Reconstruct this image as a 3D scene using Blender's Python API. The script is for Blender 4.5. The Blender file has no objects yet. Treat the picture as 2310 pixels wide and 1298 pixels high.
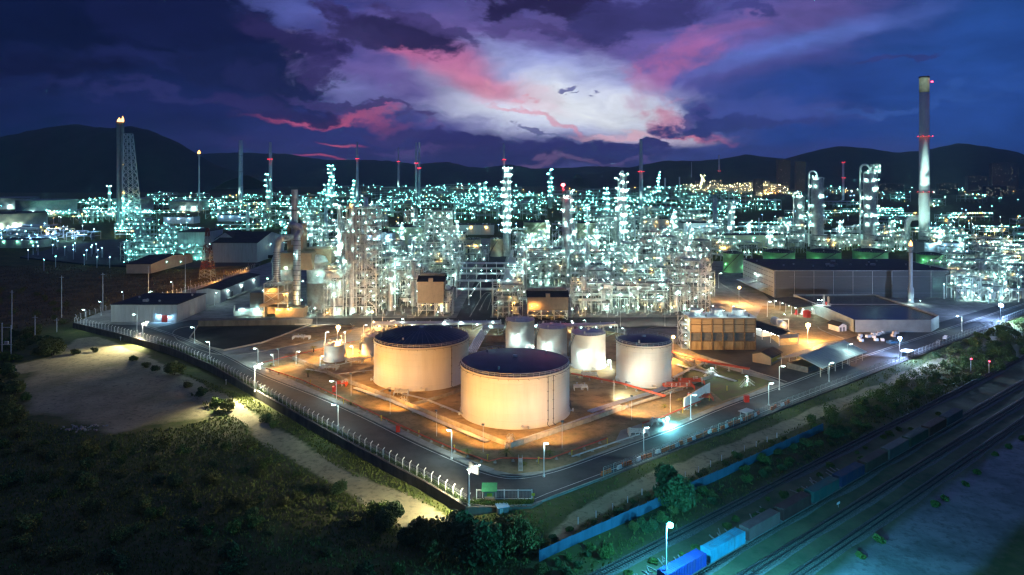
import bpy, math, random
import numpy as np
from math import sin, cos, pi, atan, atan2, sqrt, radians, exp
from mathutils import Vector
random.seed(11)
S = bpy.context.scene
C = S.collection
# ---------------------------------------------------------------- camera, exposure
F, H, CX, HY = 1540.0, 80.0, 1155.0, 395.0      # the photo's focal length in its pixels, camera height in m, centre column, horizon row
cam = bpy.data.cameras.new('camera'); co = bpy.data.objects.new('camera', cam); C.objects.link(co)
co.location = (0, 0, H); co.rotation_euler = (pi/2, 0, 0)
cam.sensor_width = 36; cam.lens = 24; cam.shift_y = -(649-HY)/2310.0; cam.clip_start = 1; cam.clip_end = 40000
S.camera = co
S.view_settings.view_transform = 'Standard'; S.view_settings.look = 'None'; S.view_settings.exposure = 0; S.view_settings.gamma = 1
cy = S.cycles
cy.max_bounces = 4; cy.diffuse_bounces = 2; cy.glossy_bounces = 2; cy.transmission_bounces = 1; cy.transparent_max_bounces = 4; cy.volume_bounces = 0
cy.sample_clamp_indirect = 2.0; cy.use_adaptive_sampling = False; cy.use_light_tree = True
cy.use_denoising = True; cy.filter_width = 1.35; cy.caustics_reflective = False; cy.caustics_refractive = False

def lin(c):
    return tuple((v/255/12.92 if v/255 <= .04045 else ((v/255+.055)/1.055)**2.4) for v in c)
def G(x, y, z=0.0):                               # the ground point seen at a pixel of the photograph
    k = (H-z)/(y-HY); return Vector(((x-CX)*k, F*k, z))
def dep(y): return F*H/(y-HY)
def hgt(yb, yt): return (yb-yt)*dep(yb)/F

# ---------------------------------------------------------------- dusk sky
W = bpy.data.worlds.new('World'); S.world = W; W.use_nodes = True
nt = W.node_tree; nt.nodes.clear(); NL = nt.links.new
def nd(t, **k):
    n = nt.nodes.new(t)
    for a, b in k.items(): setattr(n, a, b)
    return n
def mth(op, a, b=None, clamp=False):
    n = nd('ShaderNodeMath', operation=op, use_clamp=clamp)
    for i, v in enumerate((a, b)):
        if v is None: continue
        if isinstance(v, (int, float)): n.inputs[i].default_value = v
        else: NL(v, n.inputs[i])
    return n.outputs[0]
tc = nd('ShaderNodeTexCoord'); sx = nd('ShaderNodeSeparateXYZ'); NL(tc.outputs['Generated'], sx.inputs[0])
az = mth('ARCTAN2', sx.outputs[0], sx.outputs[1])
el = mth('DIVIDE', sx.outputs[2], mth('SQRT', mth('ADD', mth('MULTIPLY', sx.outputs[0], sx.outputs[0]), mth('ADD', mth('MULTIPLY', sx.outputs[1], sx.outputs[1]), 1e-5))))
cmb = nd('ShaderNodeCombineXYZ'); NL(az, cmb.inputs[0]); NL(el, cmb.inputs[1])
def warp(src, scale, amp, detail=4, xs=1.0):
    mp = nd('ShaderNodeMapping'); mp.inputs['Scale'].default_value = (xs, 1, 1); NL(cmb.outputs[0], mp.inputs[0])
    n = nd('ShaderNodeTexNoise'); n.inputs['Scale'].default_value = scale; n.inputs['Detail'].default_value = detail; n.inputs['Roughness'].default_value = .58
    NL(mp.outputs[0], n.inputs['Vector'])
    a = nd('ShaderNodeVectorMath', operation='SUBTRACT'); NL(n.outputs['Color'], a.inputs[0]); a.inputs[1].default_value = (.5, .5, .5)
    b = nd('ShaderNodeVectorMath', operation='MULTIPLY'); NL(a.outputs[0], b.inputs[0]); b.inputs[1].default_value = (amp, amp*.75, 0)
    c = nd('ShaderNodeVectorMath', operation='ADD'); NL(src, c.inputs[0]); NL(b.outputs[0], c.inputs[1])
    return c.outputs[0]
soft = warp(cmb.outputs[0], 6, .13, 3, .6)
soft = warp(soft, 26, .035, 4, .5)
lump = warp(warp(cmb.outputs[0], 8, .11, 2, .6), 30, .085, 8, .6)
def fbm_(sc, xs, rough, d=8):
    mp = nd('ShaderNodeMapping'); mp.inputs['Scale'].default_value = (xs, 1, 1); NL(soft, mp.inputs[0]); n = nd('ShaderNodeTexNoise'); n.inputs['Scale'].default_value = sc; n.inputs['Detail'].default_value = d; n.inputs['Roughness'].default_value = rough; NL(mp.outputs[0], n.inputs['Vector'])
    return mth('SUBTRACT', n.outputs['Fac'], .5)
fine = mth('MULTIPLY', fbm_(24, .6, .68), 2.3); wisp = mth('MULTIPLY', fbm_(16, .35, .6), 1.7)
ramp = nd('ShaderNodeValToRGB'); mr = nd('ShaderNodeMapRange'); NL(az, mr.inputs[0])
mr.inputs[1].default_value = -.6435; mr.inputs[2].default_value = .6435; NL(mr.outputs[0], ramp.inputs[0])
stops = [(0, (0, 24, 70)), (.16, (6, 28, 84)), (.34, (46, 54, 132)), (.5, (82, 78, 152)), (.64, (66, 72, 150)), (.8, (24, 62, 142)), (1, (0, 58, 132))]
while len(ramp.color_ramp.elements) < len(stops): ramp.color_ramp.elements.new(.5)
for e, (p, c) in zip(ramp.color_ramp.elements, stops): e.position = p; e.color = (*lin(c), 1)
col = ramp.outputs[0]
def blob(x, y, a, b, c, op=1.0, rot=0, src=None, edge=(.12, 1.22)):
    """a patch of cloud or clear sky, given where it stands in the sky"""
    global col
    u = (x-CX)/F; v = (HY-y)/F
    mp = nd('ShaderNodeMapping', vector_type='TEXTURE')
    mp.inputs['Location'].default_value = (atan(u), v/sqrt(1+u*u), 0); mp.inputs['Rotation'].default_value = (0, 0, radians(rot))
    mp.inputs['Scale'].default_value = (a/F/(1+u*u)**.75, b/F, 1); NL(src or soft, mp.inputs[0])
    ln = nd('ShaderNodeVectorMath', operation='LENGTH'); NL(mp.outputs[0], ln.inputs[0])
    m = nd('ShaderNodeMapRange', interpolation_type='SMOOTHSTEP'); NL(mth('ADD', ln.outputs['Value'], fine if src else wisp), m.inputs[0])
    m.inputs[1].default_value = edge[0]; m.inputs[2].default_value = edge[1]; m.inputs[3].default_value = op; m.inputs[4].default_value = 0
    x_ = nd('ShaderNodeMix', data_type='RGBA'); NL(m.outputs[0], x_.inputs[0]); NL(col, x_.inputs[6]); x_.inputs[7].default_value = (*lin(c), 1); col = x_.outputs[2]
L_ = dict(src=lump, edge=(.62, 1.1)); K_ = dict(src=lump, edge=(.3, 1.2))
blob(1350, 40, 700, 150, (70, 66, 138), .8)
blob(620, 40, 150, 60, (80, 92, 178), .9)
blob(1040, 120, 460, 130, (104, 86, 156), .8)
blob(1580, 120, 380, 100, (104, 88, 168), .85, 12)
blob(1250, 240, 380, 110, (132, 126, 190), .8, -8)
blob(1800, 105, 330, 26, (78, 106, 196), .85, 14)
blob(1960, 260, 420, 130, (10, 56, 142), .8)
blob(2230, 180, 280, 210, (0, 68, 156), .7)
blob(1240, 160, 220, 60, (140, 150, 218), .9, -10)
blob(1265, 235, 320, 100, (190, 200, 240), 1, -4)
blob(1120, 232, 240, 42, (196, 204, 238), .85, -18)
blob(1265, 240, 260, 60, (238, 244, 255), 1, -5)
blob(1470, 312, 130, 22, (220, 206, 232), .85)
blob(1000, 150, 200, 46, (200, 104, 152), .62, -18, edge=(.1, 1.15))
blob(1105, 196, 190, 40, (214, 114, 156), .66, -16, edge=(.1, 1.15))
blob(900, 120, 90, 24, (186, 96, 150), .7, -20, **K_)
blob(1540, 118, 110, 44, (186, 98, 154), .5, 10, **K_)
blob(1480, 190, 70, 46, (186, 104, 160), .5, 35, **K_)
blob(1600, 70, 170, 24, (128, 88, 158), .7, 14, **K_)
blob(1210, 250, 170, 8, (226, 150, 178), .7, -16, **K_)
blob(1400, 298, 120, 13, (248, 190, 205), .7, 0, **K_)
blob(1512, 268, 50, 34, (226, 112, 156), .65, 0, **K_)
blob(1565, 300, 100, 13, (236, 116, 154), .8, -12, **K_)
blob(1700, 262, 230, 50, (52, 70, 148), .85, 6, lump, (.4, 1.1))
blob(1660, 284, 190, 17, (40, 54, 126), .95, 0, **L_)
blob(1560, 268, 40, 8, (60, 62, 140), .8, 0, **L_)
blob(1460, 108, 44, 8, (96, 82, 152), .85, 12, **L_)
blob(1300, 203, 36, 6, (96, 98, 164), .9, 4, **L_)
blob(1310, 215, 18, 3, (96, 98, 164), .9, 0, **L_)
blob(1190, 290, 50, 7, (80, 84, 150), .8, -14, **L_)
blob(860, 178, 200, 44, (104, 88, 158), .8, -10)
blob(770, 205, 130, 30, (120, 122, 190), .8, -8)
blob(650, 115, 60, 22, (140, 130, 190), .85, -30)
blob(735, 262, 170, 13, (214, 88, 138), .85, 2, **K_)
blob(880, 270, 90, 22, (176, 86, 142), .75, -12, **K_)
blob(250, 80, 560, 140, (3, 15, 56), .97, 0)
blob(250, 200, 520, 70, (13, 29, 84), .85, 0)
blob(120, 150, 260, 26, (8, 16, 58), .8, 4, **K_)
blob(430, 60, 260, 84, (9, 20, 68), .95, -10, **L_)
blob(380, 150, 260, 26, (20, 31, 90), .8, -4, **K_)
blob(560, 160, 200, 50, (12, 25, 74), .97, -6, **L_)
blob(420, 236, 340, 44, (15, 28, 86), .85, 0, **K_)
blob(330, 205, 180, 12, (38, 42, 104), .6, -3, **K_)
blob(620, 190, 130, 34, (22, 30, 84), .97, -14, **L_)
blob(700, 140, 64, 50, (52, 44, 104), .95, -30, **L_)
blob(640, 100, 120, 36, (36, 32, 86), .95, -24, **L_)
blob(790, 40, 100, 30, (52, 46, 108), .9, -14, **L_)
blob(880, 76, 170, 38, (40, 34, 84), .98, -14, **L_)
blob(800, 86, 80, 34, (46, 40, 92), .95, -10, **L_)
blob(960, 56, 130, 18, (60, 50, 112), .8, -16, **L_)
blob(620, 240, 190, 20, (36, 34, 92), .95, -5, **L_)
blob(770, 232, 150, 9, (56, 50, 114), .9, -9, **L_)
blob(860, 248, 110, 7, (70, 58, 122), .85, -4, **L_)
blob(1235, 10, 170, 36, (36, 30, 78), .98, 0, **L_)
blob(1430, 36, 220, 50, (50, 48, 112), .92, 8, **L_)
blob(1180, 62, 130, 16, (70, 58, 122), .7, -8, **L_)
blob(1690, 8, 80, 12, (58, 58, 132), .85, 0, **L_)
blob(850, 325, 540, 44, (38, 44, 112), .95, 0)
blob(1120, 352, 580, 34, (44, 42, 108), .97, 0, lump, (.6, 1.1))
blob(930, 306, 140, 16, (52, 46, 112), .95, -5, **L_)
blob(1110, 318, 140, 22, (44, 42, 110), .98, -4, **L_)
blob(1330, 332, 170, 25, (44, 44, 114), 1, 0, **L_)
blob(1460, 320, 34, 14, (46, 46, 114), 1, 0, **L_)
blob(1250, 366, 140, 9, (128, 96, 148), .8, 0, **K_)
blob(1420, 358, 110, 5, (110, 84, 148), .8, 0, **K_)
blob(960, 340, 90, 7, (84, 66, 132), .7, 0, **K_)
blob(790, 322, 60, 5, (214, 80, 122), .85, -6)
blob(740, 357, 80, 5, (210, 74, 122), .8, -4)
blob(1800, 352, 500, 30, (46, 62, 144), .8, 0)
blob(1990, 138, 60, 6, (40, 52, 126), .85, 4, **L_)
blob(2060, 134, 50, 6, (36, 48, 122), .85, 0, **L_)
blob(2080, 220, 240, 8, (24, 78, 164), .5, 6, **K_)
blob(1950, 235, 160, 6, (40, 84, 170), .45, 4, **K_)
up = nd('ShaderNodeMapRange', interpolation_type='SMOOTHSTEP'); NL(el, up.inputs[0]); up.inputs[1].default_value = .3; up.inputs[2].default_value = .9
mxu = nd('ShaderNodeMix', data_type='RGBA'); NL(up.outputs[0], mxu.inputs[0]); NL(col, mxu.inputs[6]); mxu.inputs[7].default_value = (*lin((54, 68, 124)), 1)
mpf = nd('ShaderNodeMapping'); mpf.inputs['Scale'].default_value = (.45, 1.3, 1); NL(soft, mpf.inputs[0])
nf = nd('ShaderNodeTexNoise'); nf.inputs['Scale'].default_value = 13; nf.inputs['Detail'].default_value = 7; nf.inputs['Roughness'].default_value = .62; NL(mpf.outputs[0], nf.inputs['Vector'])
mf = nd('ShaderNodeMapRange'); NL(nf.outputs['Fac'], mf.inputs[0]); mf.inputs[1].default_value = .3; mf.inputs[2].default_value = .7; mf.inputs[3].default_value = .78; mf.inputs[4].default_value = 1.30
vs = nd('ShaderNodeVectorMath', operation='SCALE'); NL(mxu.outputs[2], vs.inputs[0]); NL(mf.outputs[0], vs.inputs['Scale'])
hs = nd('ShaderNodeHueSaturation'); hs.inputs['Saturation'].default_value = .94; NL(vs.outputs[0], hs.inputs['Color']); bg = nd('ShaderNodeBackground'); NL(hs.outputs[0], bg.inputs[0]); bg.inputs[1].default_value = 1.0
wo = nd('ShaderNodeOutputWorld'); NL(bg.outputs[0], wo.inputs[0])
W.cycles.sampling_method = 'MANUAL'; W.cycles.sample_map_resolution = 256

# ---------------------------------------------------------------- mesh building
class MB:
    """collects shapes; build() links them as one mesh object"""
    def __init__(s): s.v = []; s.f = []; s.sm = []
    def add(s, vs, fs, smooth=False):
        o = len(s.v); s.v += [tuple(p) for p in vs]; s.f += [tuple(i+o for i in f) for f in fs]; s.sm += [smooth]*len(fs); return s
    def box(s, c, d, rz=0.0):
        x, y, z = d[0]/2, d[1]/2, d[2]/2; ca, sa = cos(rz), sin(rz)
        vs = [(c[0]+a*x*ca-b*y*sa, c[1]+a*x*sa+b*y*ca, c[2]+e*z) for e in (-1, 1) for a, b in ((-1, -1), (1, -1), (1, 1), (-1, 1))]
        return s.add(vs, [(3, 2, 1, 0), (4, 5, 6, 7), (0, 1, 5, 4), (1, 2, 6, 5), (2, 3, 7, 6), (3, 0, 4, 7)])
    def bar(s, p, q, w, h=None):
        p = Vector(p); q = Vector(q); d = q-p
        if d.length < 1e-4: return s
        d.normalize(); u = Vector((0, 0, 1)) if abs(d.z) < .95 else Vector((1, 0, 0))
        a = d.cross(u).normalized(); b = a.cross(d).normalized(); a *= w/2; b *= (h or w)/2
        vs = [r+i*a+j*b for r in (p, q) for i, j in ((-1, -1), (1, -1), (1, 1), (-1, 1))]
        return s.add(vs, [(3, 2, 1, 0), (4, 5, 6, 7), (0, 1, 5, 4), (1, 2, 6, 5), (2, 3, 7, 6), (3, 0, 4, 7)])
    def cyl(s, p, q, r, n=8, r2=None, caps=True):
        p = Vector(p); q = Vector(q); d = (q-p)
        if d.length < 1e-4: return s
        d.normalize(); u = Vector((0, 0, 1)) if abs(d.z) < .95 else Vector((1, 0, 0))
        a = d.cross(u).normalized(); b = d.cross(a).normalized(); r2 = r if r2 is None else r2
        vs = [c+(a*cos(2*pi*i/n)+b*sin(2*pi*i/n))*rr for c, rr in ((p, r), (q, r2)) for i in range(n)]
        s.add(vs, [(i, (i+1) % n, n+(i+1) % n, n+i) for i in range(n)], True)
        if caps: s.add(vs, [tuple(range(n-1, -1, -1)), tuple(range(n, 2*n))])
        return s
    def lathe(s, c, prof, n=24, smooth=True):
        vs = [(c[0]+r*cos(2*pi*i/n), c[1]+r*sin(2*pi*i/n), c[2]+z) for r, z in prof for i in range(n)]
        fs = [(k*n+i, k*n+(i+1) % n, (k+1)*n+(i+1) % n, (k+1)*n+i) for k in range(len(prof)-1) for i in range(n)]
        return s.add(vs, fs, smooth)
    def ell(s, c, a, b, h, n=8, m=4):
        return s.lathe(c, [(max(.001, sin(pi*k/m)), -cos(pi*k/m)) for k in range(m+1)], n) if False else s.add(
            [(c[0]+a*sin(pi*k/m)*cos(2*pi*i/n), c[1]+b*sin(pi*k/m)*sin(2*pi*i/n), c[2]-h*cos(pi*k/m)) for k in range(m+1) for i in range(n)],
            [(k*n+i, k*n+(i+1) % n, (k+1)*n+(i+1) % n, (k+1)*n+i) for k in range(m) for i in range(n)], True)
    def path(s, pts, r, n=6):
        for p, q in zip(pts, pts[1:]): s.cyl(p, q, r, n)
        return s
    def tube(s, pts, r, n=8):                     # one continuous swept pipe
        pts = [Vector(p) for p in pts]; rings = []; N = len(pts)
        for i, p in enumerate(pts):
            d = (pts[min(i+1, N-1)]-pts[max(i-1, 0)]).normalized(); u = Vector((0, 1, 0)) if abs(d.y) < .9 else Vector((1, 0, 0))
            a = d.cross(u).normalized(); b = d.cross(a).normalized()
            rings += [p+(a*cos(2*pi*k/n)+b*sin(2*pi*k/n))*r for k in range(n)]
        s.add(rings, [(k*n+i, k*n+(i+1) % n, (k+1)*n+(i+1) % n, (k+1)*n+i) for k in range(N-1) for i in range(n)], True)
        return s.add(rings, [tuple(range(n-1, -1, -1)), tuple(range((N-1)*n, N*n))])
    def prism(s, poly, z0, z1):
        n = len(poly); vs = [(p[0], p[1], z) for z in (z0, z1) for p in poly]
        return s.add(vs, [tuple(range(n-1, -1, -1)), tuple(range(n, 2*n))]+[(i, (i+1) % n, n+(i+1) % n, n+i) for i in range(n)])
    def quad(s, *p): return s.add(p, [tuple(range(len(p)))])
    def mesh(s, name, m):
        me = bpy.data.meshes.new(name); me.from_pydata(s.v, [], s.f); me.polygons.foreach_set('use_smooth', s.sm); me.materials.append(m); me.update(); return me
    def build(s, name, m, parent=None, loc=None):
        o = bpy.data.objects.new(name, s.mesh(name, m)); C.objects.link(o)
        if parent is not None: o.parent = parent
        if loc is not None: o.location = loc
        return o
def link(name, me, parent=None, loc=(0, 0, 0), rz=0.0, sc=None):
    o = bpy.data.objects.new(name, me); C.objects.link(o); o.location = loc; o.rotation_euler = (0, 0, rz)
    if parent is not None: o.parent = parent
    if sc is not None: o.scale = (sc, sc, sc) if isinstance(sc, (int, float)) else sc
    return o
AUTO = []                                          # things whose label is completed from their neighbours at the end
def tag(o, label=None, cat=None, group=None, kind=None, auto=None):
    if label: o['label'] = label
    if cat: o['category'] = cat
    if group: o['group'] = group
    if kind: o['kind'] = kind
    if auto: AUTO.append((o, auto))
    return o
def thing(name, label, cat, loc, rz=0.0, group=None, auto=None):
    o = bpy.data.objects.new(name, None); C.objects.link(o); o.location = loc; o.rotation_euler = (0, 0, rz); o.empty_display_size = 1
    return tag(o, label, cat, group, None, auto)
def struct(name, mb, m): o = mb.build(name, m); o['kind'] = 'structure'; return o

# ---------------------------------------------------------------- materials
def mat(name, c, rough=.6, metal=0.0, var=.25, sc=.6, c2=None, bump=0.0, detail=5, stretch=None, spec=.4, dirt=None):
    m = bpy.data.materials.new(name); m.use_nodes = True; t = m.node_tree; b = t.nodes['Principled BSDF']
    b.inputs['Roughness'].default_value = rough; b.inputs['Metallic'].default_value = metal; b.inputs['Specular IOR Level'].default_value = spec
    tcn = t.nodes.new('ShaderNodeTexCoord'); mp = t.nodes.new('ShaderNodeMapping'); t.links.new(tcn.outputs['Object'], mp.inputs[0])
    if stretch: mp.inputs['Scale'].default_value = stretch
    n = t.nodes.new('ShaderNodeTexNoise'); n.inputs['Scale'].default_value = sc; n.inputs['Detail'].default_value = detail; n.inputs['Roughness'].default_value = .62
    t.links.new(mp.outputs[0], n.inputs['Vector'])
    r = t.nodes.new('ShaderNodeMapRange'); r.inputs[1].default_value = .32; r.inputs[2].default_value = .68; t.links.new(n.outputs['Fac'], r.inputs[0])
    x = t.nodes.new('ShaderNodeMix'); x.data_type = 'RGBA'; t.links.new(r.outputs[0], x.inputs[0])
    lo = c2 or tuple(v*(1-var) for v in c); x.inputs[6].default_value = (*lo, 1); x.inputs[7].default_value = (*[min(1, v*(1+var*.5)) for v in c], 1)
    if dirt:                                         # stains: colour, scale, stretch, amount
        m2 = t.nodes.new('ShaderNodeMapping'); m2.inputs['Scale'].default_value = dirt[2]; t.links.new(tcn.outputs['Object'], m2.inputs[0]); n2 = t.nodes.new('ShaderNodeTexNoise'); n2.inputs['Scale'].default_value = dirt[1]; n2.inputs['Detail'].default_value = 8; n2.inputs['Roughness'].default_value = .7; t.links.new(m2.outputs[0], n2.inputs['Vector'])
        r2 = t.nodes.new('ShaderNodeMapRange'); r2.inputs[1].default_value = .50; r2.inputs[2].default_value = .72; r2.inputs[4].default_value = dirt[3]; t.links.new(n2.outputs['Fac'], r2.inputs[0])
        x2 = t.nodes.new('ShaderNodeMix'); x2.data_type = 'RGBA'; t.links.new(r2.outputs[0], x2.inputs[0]); t.links.new(x.outputs[2], x2.inputs[6]); x2.inputs[7].default_value = (*dirt[0], 1); x = x2
    t.links.new(x.outputs[2], b.inputs['Base Color'])
    if bump:
        bp = t.nodes.new('ShaderNodeBump'); bp.inputs['Strength'].default_value = bump; bp.inputs['Distance'].default_value = .3
        t.links.new(n.outputs['Fac'], bp.inputs['Height']); t.links.new(bp.outputs[0], b.inputs['Normal'])
    return m
def emit(name, c, s):
    m = bpy.data.materials.new(name); m.use_nodes = True; t = m.node_tree; t.nodes.clear()
    e = t.nodes.new('ShaderNodeEmission'); e.inputs[0].default_value = (*c, 1); e.inputs[1].default_value = s
    o = t.nodes.new('ShaderNodeOutputMaterial'); t.links.new(e.outputs[0], o.inputs[0]); m.cycles.emission_sampling = 'FRONT'; return m
M = dict(
    asphalt=mat('asphalt', (.052, .054, .057), .85, var=.35, sc=.09, dirt=((.022, .022, .024), .35, (1, 1, 1), .7)),
    line=mat('road_paint', (.5, .5, .48), .7, var=.35, sc=2),
    concrete=mat('concrete', (.27, .265, .24), .85, var=.4, sc=.12, detail=8, dirt=((.10, .09, .07), .22, (1, 1, 1), .7)),
    kerb=mat('kerb_concrete', (.33, .31, .27), .85, var=.3, sc=.5),
    dike=mat('dike_concrete', (.36, .32, .26), .85, var=.3, sc=.4),
    wall=mat('retaining_concrete', (.17, .15, .12), .9, var=.4, sc=.35, stretch=(1, 1, .3)),
    soil=mat('packed_soil', (.29, .205, .11), .95, c2=(.15, .12, .055), sc=.16, bump=.3, detail=10, dirt=((.06, .07, .02), .5, (1, 1, 1), .8)),
    bund=mat('bund_floor', (.42, .30, .15), .9, c2=(.22, .15, .07), sc=.11, bump=.2, detail=10, dirt=((.045, .035, .022), .16, (1, 1.6, 1), .8)),
    lawn=mat('lawn_soil', (.10, .12, .03), .95, c2=(.11, .085, .045), sc=.3, bump=.4, detail=9),
    shell=mat('white_tank_paint', (.60, .585, .54), .5, var=.09, sc=.35, stretch=(1, 1, .12), dirt=((.40, .33, .23), .7, (1, 1, .05), .22)),
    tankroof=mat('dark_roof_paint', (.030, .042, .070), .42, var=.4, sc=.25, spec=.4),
    palroof=mat('pale_roof_paint', (.5, .5, .5), .45, var=.25, sc=.4),
    steel=mat('galvanised_steel', (.52, .53, .51), .5, .3, var=.3, sc=.7),
    dsteel=mat('dark_steel', (.15, .16, .165), .55, .2, var=.3, sc=.8),
    alu=mat('aluminium_cladding', (.62, .62, .61), .34, .75, var=.2, sc=.5),
    vessel=mat('vessel_cladding', (.52, .53, .52), .42, .45, var=.25, sc=.4),
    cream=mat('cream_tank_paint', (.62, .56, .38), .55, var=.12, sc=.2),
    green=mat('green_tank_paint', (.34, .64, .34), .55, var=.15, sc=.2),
    greytank=mat('grey_tank_paint', (.30, .34, .33), .6, var=.2, sc=.2),
    shed=mat('pale_cladding', (.47, .49, .49), .6, var=.14, sc=.3, stretch=(4, 4, .2), dirt=((.26, .24, .20), .4, (1.5, 1.5, .12), .55)),
    dclad=mat('grey_cladding', (.085, .09, .095), .65, var=.2, sc=.5, stretch=(.2, .2, 5)),
    roof=mat('dark_roofing', (.03, .032, .036), .75, var=.4, sc=.2, dirt=((.07, .065, .06), .15, (1, 3, 1), .7)),
    tanclad=mat('tan_cladding', (.33, .25, .17), .65, var=.15, sc=.4),
    ctower=mat('cooling_tower_boards', (.42, .33, .20), .75, var=.3, sc=.5, stretch=(.3, .3, 4)),
    stain=mat('stained_concrete', (.36, .30, .18), .85, c2=(.16, .11, .05), sc=.35, stretch=(1, 1, .25)),
    white=mat('white_paint', (.75, .75, .72), .5, var=.1, sc=.5, dirt=((.35, .3, .22), .8, (1, 1, .3), .5)),
    redpipe=mat('red_pipe_paint', (.52, .075, .03), .5, var=.25, sc=.8),
    orange=mat('orange_barrier', (.58, .13, .03), .55, var=.25, sc=.8),
    yellow=mat('yellow_paint', (.6, .42, .03), .55, var=.2, sc=.8),
    red=mat('red_paint', (.45, .03, .02), .5, var=.2, sc=.8),
    bluefence=mat('blue_sheet', (.04, .12, .20), .5, var=.25, sc=.3, stretch=(1, 1, .3)),
    stackp=mat('stack_concrete', (.66, .70, .68), .8, var=.2, sc=.06, stretch=(1, 1, .4)),
    sooty=mat('sooty_stack', (.13, .10, .075), .8, var=.4, sc=.4),
    trunk=mat('bark', (.09, .07, .05), .9, var=.4, sc=3),
    rail=mat('rail_steel', (.035, .033, .03), .7, .2, var=.3, sc=1),
    ballast=mat('ballast', (.15, .145, .135), .95, var=.5, sc=2.5, bump=.5),
    sleeper=mat('sleeper', (.12, .11, .10), .9, var=.4, sc=2),
    redmast=mat('faded_red', (.2, .03, .02), .6, var=.2),
    greenroof=mat('green_roof_sheet', (.06, .30, .14), .55, var=.2, sc=1),
    glass=mat('window_glass', (.02, .025, .03), .12, var=.2, spec=.7),
    timber=mat('timber', (.22, .16, .10), .85, var=.4, sc=1),
    hill=mat('hill_woods', (.030, .040, .030), 1, c2=(.012, .020, .016), sc=.012, detail=10),
    farblock=mat('far_block', (.10, .11, .12), .8, var=.2, sc=.1),
)
def leafmat(name, a, b):
    m = mat(name, a, .7, c2=b, sc=.9, detail=6, spec=.2); return m
M['leaf'] = leafmat('foliage_green', (.12, .18, .04), (.05, .09, .02))
M['leaf2'] = leafmat('foliage_olive', (.17, .18, .05), (.07, .085, .025))
M['leaf3'] = leafmat('foliage_dark', (.08, .13, .045), (.035, .065, .025))
M['grass'] = leafmat('grass_blades', (.18, .21, .055), (.08, .11, .025))
M['palm'] = leafmat('palm_frond', (.20, .17, .03), (.09, .10, .02))
EC = dict(teal=(.50, 1, .92), tealfar=(.24, .95, .88), white=(.68, 1, .98), flood=(1, .98, .72), warm=(1, .82, .42), sodium=(1, .48, .11), star=(1, .50, .15), red=(1, .03, .05), redbig=(1, .02, .03), blue=(.28, .62, 1), greenl=(.25, 1, .45), cyan=(.08, .66, 1), bluestar=(.35, .55, 1), aqua=(.22, .85, 1))
EV = dict(teal=44, tealfar=70, white=26, flood=60, warm=40, sodium=14, star=60, red=24, redbig=400, blue=40, greenl=10, aqua=60, cyan=60, bluestar=70)      # how bright the lamp's globe looks
PT = dict(blue=520, white=430, flood=500, aqua=5200, star=5200, greenl=65, cyan=3800, bluestar=6500, redbig=220)                                     # lamps strong enough to carry a light of their own
E = {k: emit('lamp_'+k, EC[k], EV[k]) for k in EC}
for k in E: E[k].cycles.emission_sampling = 'NONE'
E.update(flame=emit('flame', (1, .42, .10), 9), tube=emit('lamp_tube', (.9, 1, .97), 40), window=emit('lit_window', (.9, .85, .6), .5))
def lens(name, c, st):                             # a glass that gives light on its open side only
    m = emit(name, c, st); t = m.node_tree; e = t.nodes['Emission']; g = t.nodes.new('ShaderNodeNewGeometry'); k = t.nodes.new('ShaderNodeMath'); k.operation = 'MULTIPLY_ADD'
    k.inputs[1].default_value = -st; k.inputs[2].default_value = st; t.links.new(g.outputs['Backfacing'], k.inputs[0]); t.links.new(k.outputs[0], e.inputs[1]); return m
LN = {k: lens('lens_'+k, EC[k], v) for k, v in dict(teal=720, tealfar=230, warm=300, sodium=1100).items()}
BULB = {}
def bulb_mesh(k):
    if k not in BULB:
        mb = MB().ell((0, 0, 0), 1.2, 1.2, .62, 6, 3); nb = len(mb.f)
        if k in LN: mb.quad((-1.3, .9, -.75), (-1.3, 1.5, .25), (1.3, 1.5, .25), (1.3, .9, -.75))
        me = BULB[k] = mb.mesh('lamp', E[k])
        if k in LN:
            me.materials.append(LN[k])
            for p in list(me.polygons)[nb:]: p.material_index = 1
    return BULB[k]
LS = dict(teal=.85, tealfar=.8)
PL = {}
def bulb_light(k, parent, loc, r):
    q = (k, round(r, 2))
    if q not in PL: ld = PL[q] = bpy.data.lights.new('bulb', 'POINT'); ld.energy = 39*PT[k]*r*r; ld.color = EC[k]; ld.shadow_soft_size = .25*max(.4, r)
    o = bpy.data.objects.new('bulb', PL[q]); C.objects.link(o); o.parent = parent; o.location = loc
def lamp(k, parent, loc, r=.3, name='lamp'):
    r *= LS.get(k, 1)
    if k in PT: bulb_light(k, parent, (loc[0], loc[1]-.2*r, loc[2]-1.1*r), r)
    return link(name, bulb_mesh(k), parent, loc, sc=r)
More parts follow.
